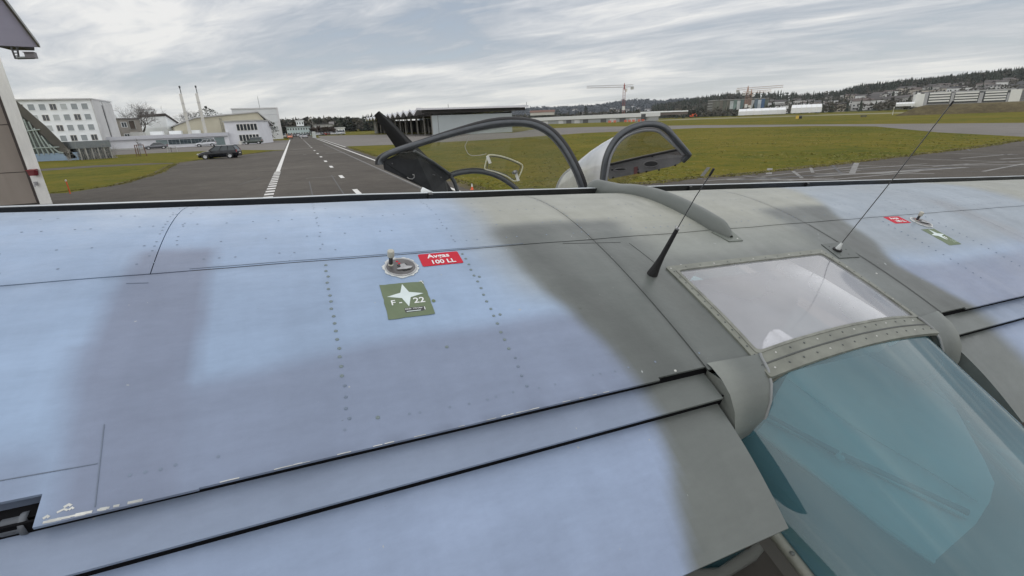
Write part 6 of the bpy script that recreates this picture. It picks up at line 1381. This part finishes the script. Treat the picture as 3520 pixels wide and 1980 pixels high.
# --- fuselage sides below the glass, sill rail with bolts, rim of the side window
M_side = mat('fuselage_brown_grey', (.070, .066, .060), .55, var=.15, scale=5)
for sg in (-1, 1):
    ts = rng(1.64, 6.2, .2); P = [[(CX+sg*(.505*nar(t)), -t, fax(t)*1.0-.11), (CX+sg*(.515*nar(t)), -t, fax(t)-.16), (CX+sg*.50*nar(t), -(t-.02), fax(t)-.45*nar(t)-.1), (CX+sg*.40*nar(t), -(t-.10), fax(t)-.80*nar(t)), (CX+sg*.30*nar(t), -(t-.14), fax(t)-.98*nar(t))] for t in ts]
    mb = MB(); mb.grid(P); mb.build('fuselage_side', M_side, AC)
    P = [[(CX+sg*(.500*(nar(t) if t > 1.45 else 1)), -t, fax(max(t, 1.45))-.115), (CX+sg*.505*min(1, nar(t)), -t, fax(max(t, 1.45))-.45), (CX+sg*.42, -t, fax(max(t, 1.45))-.9)] for t in rng(.2, 1.64, .12)]; mb = MB(); mb.grid(P); mb.build('side_window', M_teal, AC)
    mb = MB(); mb.tube([(CX+sg*.515*nar(t), -t, fax(t)-.108) for t in rng(1.46, 3.5, .12)], .014, 8); mb.build('sill_rail', M_fr, AC)
    mb = MB(); mb.grid([[(CX+sg*.522*nar(t), -t, fax(t)-.112), (CX+sg*.524*nar(t), -t, fax(t)-.165)] for t in rng(1.46, 3.5, .12)]); mb.build('sill_strip', mat('sill_strip_grey', (.10, .10, .092), .5), AC)
    rim_ = [(CX+sg*.505*nar(1.66), -1.66, fax(1.66)-.15), (CX+sg*.508*nar(1.66), -1.655, -.27), (CX+sg*.512, -1.63, -.40), (CX+sg*.51, -1.56, -.54), (CX+sg*.50, -1.42, -.66), (CX+sg*.48, -1.2, -.74)]
    mb = MB(); mb.tube(rim_, .016, 8); mb.build('window_rim', mat('rim_grey', (.16, .17, .16), .4), AC)
    for k in range(14):
        t = 1.50+k*.11; o = bpy.data.objects.new('bolt', r_me['s' if k % 2 else 'g']); COL.objects.link(o); o.parent = AC; o.location = Vector((CX+sg*.522*nar(t), -t, fax(t)-.094))-Vector(BASE); o.scale = (1.3, 1.3, 1.6)
# body, tail and undercarriage, mostly hidden under the wing
mb = MB(); P = []
for (t, hw_, zt_, zb_) in [(-1.75, .16, -1.05, -1.30), (-1.6, .30, -.92, -1.36), (-1.0, .36, -.62, -1.30), (-.5, .42, -.30, -1.16), (.2, .44, -.06, -1.1), (1.3, .44, -.60, -1.08), (2.5, .30, -.62, -1.05), (4.2, .2, -.80, -1.12), (6.2, .06, -1.10, -1.32)]:
    P.append([(CX+hw_*math.cos(a), -t, (zt_+zb_)/2+(zt_-zb_)/2*math.sin(a)) for a in np.linspace(0, 2*math.pi, 17)])
mb.grid(P); mb.add(P[0], [tuple(range(17))]); mb.build('fuselage', mat('fuselage_green', (.075, .082, .072), .55, var=.12, scale=2), AC)
for sg in (-1, 1):
    g = l2w((CX+sg*.95, -.05, -1.5)); w_ = w2l((g[0], g[1], .22)); w_ = Vector(w_); mb = MB(); mb.tube([(CX+sg*.36, .15, -.85), w_], .035, 8); mb.tube([(CX+sg*.40, -.4, -.15), (CX+sg*.55, -.1, -.75), w_], .045, 8); mb.build('leg', M_side, AC)
    mb = MB(); mb.lathe(w_-Vector((.07*1, 0, 0)), (1, 0, 0), [(.08, 0), (.2, -.0), (.22, .03), (.22, .11), (.2, .14), (.08, .14)], 22); mb.build('wheel', M_rubber, AC)
    for (sy, py_) in ((CX+sg*2.0, -.35), (CX+sg*2.0, -.95)):
        mb = MB(); mb.tube([(CX+sg*.42, py_+.1, -.95), (sy, py_, float(ul(-py_))-.01)], .028, 8, flat=.6); mb.build('wing_strut', M_side, AC)
mb = MB(); tw = w2l((*l2w((CX, -5.9, -1.3))[:2], .12)); mb.tube([(CX, -5.8, -1.2), Vector(tw)], .03, 8); mb.lathe(Vector(tw)-Vector((.04, 0, 0)), (1, 0, 0), [(.03, 0), (.12, .01), (.12, .07), (.03, .08)], 16); mb.build('tail_skid', M_side, AC)
mb = MB(); mb.prism([(CX-.03, -5.0, -.75), (CX-.03, -5.9, .2), (CX-.03, -6.5, .3), (CX-.03, -6.7, -1.1)], (.06, 0, 0)); mb.build('fin', mat('fuselage_green', (.07, .08, .07)), AC)

# ------------------------------------------------------------------ the second aircraft, parked ahead of the wing, with both canopies open
T2 = at(1300, 520, 5.4); T2.z = 0
TR = thing('training_aircraft', 'second aircraft beyond the wing with two open canopies and a black propeller blade', 'aircraft', T2)
def cat_rom(P, m=5):
    out = []
    for i in range(len(P)-1):
        p0, p1, p2, p3 = P[max(i-1, 0)], P[i], P[i+1], P[min(i+2, len(P)-1)]
        for j in range(m): f = j/m; out.append(.5*((2*p1)+(p2-p0)*f+(2*p0-5*p1+4*p2-p3)*f*f+(3*p1-p0-3*p2+p3)*f**3))
    return out+[P[-1]]
def z3(X, Y): return (878.4+.2273*X, 234.2+.2273*Y)
def z4(X, Y): return (1244.4+.2273*X, 234.2+.2273*Y)
def resample(P, n):
    P = [Vector(p) for p in P]; d = [0]
    for a, b in zip(P[:-1], P[1:]): d.append(d[-1]+(b-a).length)
    out = []
    for k in range(n):
        x = d[-1]*k/(n-1); i = max(0, min(len(P)-2, int(np.searchsorted(d, x))-1)); out.append(P[i].lerp(P[i+1], (x-d[i])/max(1e-9, d[i+1]-d[i])))
    return out
M_hood = mat('canopy_tube_grey', (.075, .082, .09), .38, metal=.3, var=.15, scale=12); M_hseal = mat('canopy_seal_black', (.014, .014, .015), .5); M_panel = mat('canopy_sill_black', (.030, .032, .036), .45, var=.3, scale=9); M_panel2 = mat('canopy_sill_grey', (.17, .17, .175), .5, var=.2, scale=9)
def hood(near, far, seal_off, tube_r):
    pass
# front canopy: long near rim, small far bow, black sill panel at its front end
rim_px = [(957, 414), (958, 404), (968, 393), (1000, 379), (1060, 360), (1130, 338.5), (1200, 320), (1255, 310), (1305, 308), (1346, 314), (1382, 332), (1412, 363), (1436, 401), (1455, 440), (1468, 478), (1476, 520), (1478, 560)]
rimD = [5.05, 5.05, 5.03, 5.0, 4.95, 4.9, 4.85, 4.8, 4.76, 4.72, 4.68, 4.65, 4.62, 4.6, 4.6, 4.6, 4.6]
rim = cat_rom([at(x, y, d) for (x, y), d in zip(rim_px, rimD)], 5)
c1 = thing('_', None, None); bpy.data.objects.remove(c1)
def sub_root(name, mesh_mb, m): return mesh_mb.build(name, m, TR)
n1 = len(rim); mb = MB(); mb.tube(rim, [lerp(.030, .030, i/n1) for i in range(n1)], 10); F1 = mb.build('front_canopy', M_hood, TR)
mb = MB(); up_ = Vector((0, 0, 1)); ctr = Vector((0, 0, 0))
for p in rim: ctr += p/len(rim)
off = [p+((p-ctr).normalized()*.034) for p in rim]
mb.tube(off, .023, 8); mb.build('rim_seal', M_hseal, F1)
mb = MB(); inn = [p+((ctr-p).normalized()*.030)+Vector((0, .05, 0)) for p in rim]; mb.tube(inn, .014, 8); mb.build('inner_tube', mat('canopy_inner_tube', (.20, .21, .22), .35, metal=.3), F1)
bow = cat_rom([at(x, y, 5.5) for x, y in [(1132, 443), (1150, 436.5), (1178, 432), (1205, 431.5), (1235, 437.5), (1262, 449), (1285, 464), (1305, 482), (1325, 510), (1335, 545)]], 4)
mb = MB(); mb.tube(bow, .026, 10); mb.build('far_bow', M_hood, F1)
mb = MB(); mb.tube([b+Vector((0, 0, .03)) for b in bow], .010, 6); mb.build('rim_seal', M_hseal, F1)
mb = MB(); mb.tube([at(1134, 443, 5.48), at(1143, 458, 5.48), at(1157, 500, 5.48)], .022, 8); mb.build('strut', M_hood, F1)
pn = [(963, 406), (1005, 385), (1042, 381), (1090, 409), (1133, 437.5), (1129, 450), (1119, 455.5), (1128, 500), (1100, 502), (1090, 483), (1030, 455), (966, 426)]
pd = [5.06, 5.08, 5.16, 5.3, 5.46, 5.46, 5.44, 5.42, 5.35, 5.3, 5.2, 5.08]
mb = MB(); mb.prism([at(x, y, d) for (x, y), d in zip(pn, pd)], Vector((.01, .05, 0))); mb.build('sill_panel', M_panel, F1)
mb = MB(); mb.tube([at(1042, 380, 5.14), at(1062, 392, 5.2), at(1090, 408, 5.28), at(1131, 437, 5.43)], .016, 8); mb.build('sill_tube', M_hood, F1)
mb = MB(); mb.tube([at(x, y, 5.14) for x, y in [z3(640, 930), z3(660, 948), z3(700, 952), z3(722, 930), z3(718, 905), z3(700, 902)]], .006, 6); mb.build('latch_hook', M_alu, F1)
rr = random.Random(3); mb = MB()
for k in range(16):
    x, y = rr.uniform(985, 1110), 0; y = lerp(395, 440, (x-985)/125)+rr.uniform(-6, 20); c = at(x, y, lerp(5.08, 5.36, (x-985)/125)); mb.lathe(c, Vector((.2, -1, .1)), [(.007, -.004), (.007, .004), (.001, .006)], 8)
mb.build('panel_screw', M_panel2, F1)
# plexi of the front canopy
a_ = resample(rim[12:], 30); b_ = resample(bow, 30)
P = []
for i in range(7):
    f = i/6; P.append([p.lerp(q, f)+Vector((0, 0, .13*math.sin(math.pi*f)*min(1, 4*min(j, 29-j)/29+.1))) for j, (p, q) in enumerate(zip(a_, b_))])
mb = MB(); mb.grid(P); mb.build('plexi', milky('hazy_front_plexi', (.90, .90, .84), (.46, .46, .42), .10, .03, 1.5), F1)
mb = MB(); mb.tube(cat_rom([at(x, y, 4.95) for x, y in [z3(*p) for p in [(1328, 468), (1303, 540), (1282, 590), (1308, 655), (1345, 688), (1430, 690), (1520, 672)]]], 4), .0035, 5); mb.build('plexi_scratch', milky('scratch_white', (.9, .9, .88), (.62, .62, .58), .45, .2, 1.4), F1)
# small sliding window in the plexi with its knob
dv = [z3(*p) for p in [(1530, 692), (1568, 683), (1660, 694), (1762, 722), (1850, 758), (1898, 782), (1922, 812), (1900, 880), (1868, 950), (1842, 974), (1808, 966), (1760, 930), (1700, 902), (1610, 870), (1512, 845), (1500, 826), (1514, 760), (1530, 692)]]
M_dv = mat('pale_window_channel', (.55, .55, .43), .3, var=.1)
mb = MB(); mb.tube(cat_rom([at(x, y, 4.92) for x, y in dv], 3), .0065, 6, caps=False); mb.build('sliding_window', M_dv, F1)
cx_, cy_ = sum(p[0] for p in dv)/len(dv), sum(p[1] for p in dv)/len(dv)
mb = MB(); mb.tube(cat_rom([at(lerp(x, cx_, .12), lerp(y, cy_, .14), 4.93) for x, y in dv], 3), .0042, 6, caps=False); mb.build('window_channel', M_hood, F1)
for (zx_, zy_) in [(1545, 735), (1860, 930)]:
    mb = MB(); c = at(*z3(zx_, zy_), 4.91); mb.box(c, (.014, 0, .004), (0, .006, 0), (-.012, 0, .038)); mb.build('window_slide', mat('clear_slide', (.62, .62, .58), .2), F1)
mb = MB(); c = at(*z3(1833, 875), 4.9); mb.lathe(c, (0, -1, 0), [(.002, 0), (.020, 0), (.020, .012), (.010, .016), (.010, .03), (.002, .03)], 10); mb.box(c, (.026, 0, .01), (0, .005, 0), (-.004, 0, .012)); mb.build('window_knob', M_alu, F1)
# rear canopy
nb = [(1514, 520), (1515, 473), (1517.5, 439), (1524.5, 399), (1538.5, 367), (1559, 341), (1586, 324), (1619, 314), (1649, 314), (1671, 322), (1689, 338.5), (1711, 363), (1729, 384), (1731, 391), (1717, 405)]
near = cat_rom([at(x, y, d) for (x, y), d in zip(nb, [4.5, 4.5, 4.5, 4.5, 4.52, 4.55, 4.6, 4.65, 4.7, 4.74, 4.78, 4.83, 4.88, 4.9, 4.92])], 5)
mb = MB(); mb.tube(near, .026, 10); F2 = mb.build('rear_canopy', M_hood, TR)
ctr = Vector((0, 0, 0))
for p in near: ctr += p/len(near)
mb = MB(); mb.tube([p+(ctr-p).normalized()*.045+Vector((0, .03, 0)) for p in near[:-6]], .018, 8); mb.build('inner_tube', mat('canopy_inner_tube_light', (.30, .31, .33), .35, metal=.2), F2)
mb = MB(); mb.tube([p+(p-ctr).normalized()*.024 for p in near], .010, 8); mb.build('rim_seal', mat('canopy_rim_grey', (.075, .078, .08), .5), F2)
sl = [(1275, 792), (1500, 738), (1800, 672), (2020, 628), (2125, 700), (2100, 742), (2000, 800), (1700, 868), (1450, 915), (1262, 952), (1250, 880)]
sp_ = [z4(*p) for p in sl]; D2 = lambda px: lerp(5.25, 4.9, (px-1525)/(1730-1525))
mb = MB(); mb.prism([at(x, y, D2(x)) for x, y in sp_], Vector((.01, .05, .01))); mb.build('sill_panel', M_panel2, F2)
mb = MB(); mb.tube([at(*z4(1275, 790), 5.22), at(*z4(1650, 705), 5.05), at(*z4(2020, 627), 4.9)], .012, 8); mb.build('sill_tube', M_hseal, F2)
for (ex_, ey_, rx, ry) in [(1730, 785, 76, 31), (1392, 845, 64, 14)]:
    mb = MB(); px0, py0 = z4(ex_, ey_); mb.prism([at(px0+rx*.2273*math.cos(a), py0+ry*.2273*math.sin(a)-rx*.2273*math.cos(a)*.06, D2(px0)-.05) for a in np.linspace(0, 6.283, 20, endpoint=False)], Vector((0, .004, 0))); mb.build('lightening_hole', M_black, F2)
    mb = MB(); mb.tube([at(px0+rx*.24*math.cos(a), py0+ry*.25*math.sin(a)-rx*.2273*math.cos(a)*.06, D2(px0)-.055) for a in np.linspace(0, 6.283, 21)], .005, 5, caps=False); mb.build('hole_flange', M_panel2, F2)
mb = MB(); mb.box(at(*z4(1560, 855), D2(1600)-.02), (.016, 0, .004), (0, .012, 0), (.0, 0, .035)); mb.build('latch', mat('latch_red', (.13, .05, .05), .5), F2)
mb = MB()
for (x, y) in [(1745, 700), (1585, 845), (1590, 880), (1300, 850), (1310, 935), (1680, 870), (1820, 850), (2000, 800), (2090, 740)]: mb.lathe(at(*z4(x, y), D2(z4(x, y)[0])-.01), (0, -1, .2), [(.009, -.01), (.009, .006), (.002, .01)], 8)
mb.build('panel_bolt', M_hseal, F2)
fb2 = cat_rom([at(*z4(x, y), 5.75) for x, y in [(660, 1220), (672, 1120), (695, 1030), (735, 945), (790, 880), (850, 838), (930, 815), (1020, 830), (1090, 880), (1140, 950), (1170, 1040), (1180, 1180)]], 4)
mb = MB(); mb.tube(fb2[:24], .016, 8); mb.build('far_bow', mat('canopy_inner_tube_light', (.3, .3, .3)), F2)
a_ = resample(near[:66], 34); b_ = resample(fb2, 34)
M_plexw = milky('sky_reflecting_plexi', (.80, .80, .78), (.74, .75, .76), .20, .05, 1.7)
P = [[p.lerp(q, i/6)+Vector((0, 0, .05*math.sin(math.pi*i/6))) for p, q in zip(a_, b_)] for i in range(7)]
mb = MB(); mb.grid([[r[j] for j in range(0, 17)] for r in P]); mb.build('plexi', milky('painted_sky_plexi', (.80, .80, .78), (.74, .75, .76), .72, .08, 1.7), F2)  # first half: white diffuse painted in for the sky's reflection
mb = MB(); mb.grid([[r[j] for j in range(16, 34)] for r in P]); mb.build('plexi', milky('brownish_plexi', (.80, .76, .72), (.30, .29, .27), .10, .05, 1.45), F2)
# propeller and nose
hub = at(1128, 520, 6.3)
bl = [(941, 291, 953.5, 279), (965, 327, 980, 300), (995, 371, 1037, 356.5), (1040, 415, 1078, 397), (1085, 468, 1119, 450), (1108, 500, 1140, 482), (1120, 515, 1138, 505)]
P = []
for i, (x0, y0, x1, y1) in enumerate(bl):
    a, b = at(x0, y0, 6.25), at(x1, y1, 6.15); m_ = (a+b)/2; th = Vector((.02, .10, .02)).normalized()*lerp(.012, .05, i/6); P.append([a, a.lerp(b, .25)-th, m_-th*1.15, a.lerp(b, .75)-th*.9, b, a.lerp(b, .75)+th*.6, m_+th*.7, a.lerp(b, .25)+th*.6, a])
mb = MB(); mb.grid(P); mb.add(P[0][:-1], [tuple(range(8))]); mb.build('propeller_blade', M_black, TR)
dir2 = (at(941, 285, 6.2)-hub).normalized()
for an in (120, 240):
    ax = Vector((-.45, .89, 0)); R_ = Matrix.Rotation(math.radians(an), 3, ax); Q = [[R_@(p-hub)+hub for p in r] for r in P]; mb = MB(); mb.grid(Q); mb.build('propeller_blade', M_black, TR)
ax = Vector((-.45, .89, 0)).normalized()
mb = MB(); mb.lathe(at(1079, 484, 6.05), Vector((-.2, .2, 1)), [(.105, -.1), (.105, 0), (.09, .05), (.055, .085), (.002, .10)], 20); mb.build('spinner', M_white, TR)
tail = at(1900, 640, 4.3); tail.z = 1.15; nose_ = hub-ax*.12; nose_.z = hub.z
P = []; L_ = (tail-nose_); dn = L_.normalized(); sd_ = Vector((dn.y, -dn.x, 0)).normalized()
for (f, r_) in [(0, .2), (.06, .36), (.2, .46), (.45, .5), (.7, .42), (1, .12)]:
    c = nose_.lerp(tail, f); c.z = lerp(1.45, 1.15, f); P.append([c+sd_*r_*.85*math.cos(a)+Vector((0, 0, 1))*r_*math.sin(a) for a in np.linspace(0, 2*math.pi, 19)])
mb = MB(); mb.grid(P); mb.add(P[0], [tuple(range(19))]); mb.build('fuselage', mat('trainer_grey', (.35, .37, .38), .4, var=.08), TR)
for f, o_ in ((.3, .8), (.3, -.8)):
    c = nose_.lerp(tail, f); w_ = Vector((c.x, c.y, 0))+sd_*o_; mb = MB(); mb.tube([Vector((c.x, c.y, 1.1))+sd_*o_*.5, w_+Vector((0, 0, .2))], .04, 8); mb.build('leg', M_hood, TR)
    mb = MB(); mb.lathe(w_+Vector((0, 0, .2))-sd_*.06, sd_, [(.05, 0), (.2, .01), (.2, .11), (.05, .12)], 18); mb.build('wheel', M_rubber, TR)
    mb = MB(); c0 = Vector((c.x, c.y, 1.12)); mb.prism([c0+dn*-.5+sd_*o_*.4, c0+dn*.6+sd_*o_*.4, c0+dn*.55+sd_*o_*2.2+Vector((0, 0, .1)), c0+dn*.0+sd_*o_*2.2+Vector((0, 0, .1))], (0, 0, .10)); mb.build('wing', mat('trainer_grey', (.3, .3, .3)), TR)

# ------------------------------------------------------------------ the air between: thin even haze round the whole scene
mb = MB(); mb.ab(-3700, 3700, -3700, 3700, -4, 175)
mh = bpy.data.materials.new('haze_air'); mh.use_nodes = True; mh.node_tree.nodes.clear()
_o = N(mh.node_tree, 'ShaderNodeOutputMaterial'); _v = N(mh.node_tree, 'ShaderNodeVolumePrincipled'); _v.inputs['Density'].default_value = .00006; _v.inputs['Color'].default_value = (.80, .86, .93, 1); _v.inputs['Anisotropy'].default_value = .2
mh.node_tree.links.new(_v.outputs[0], _o.inputs['Volume'])
tag(mb.build('haze', mh), kind='stuff')

# tidy helper notes
for o in bpy.data.objects:
    for k in ('_o', '_c'):
        if k in o: del o[k]
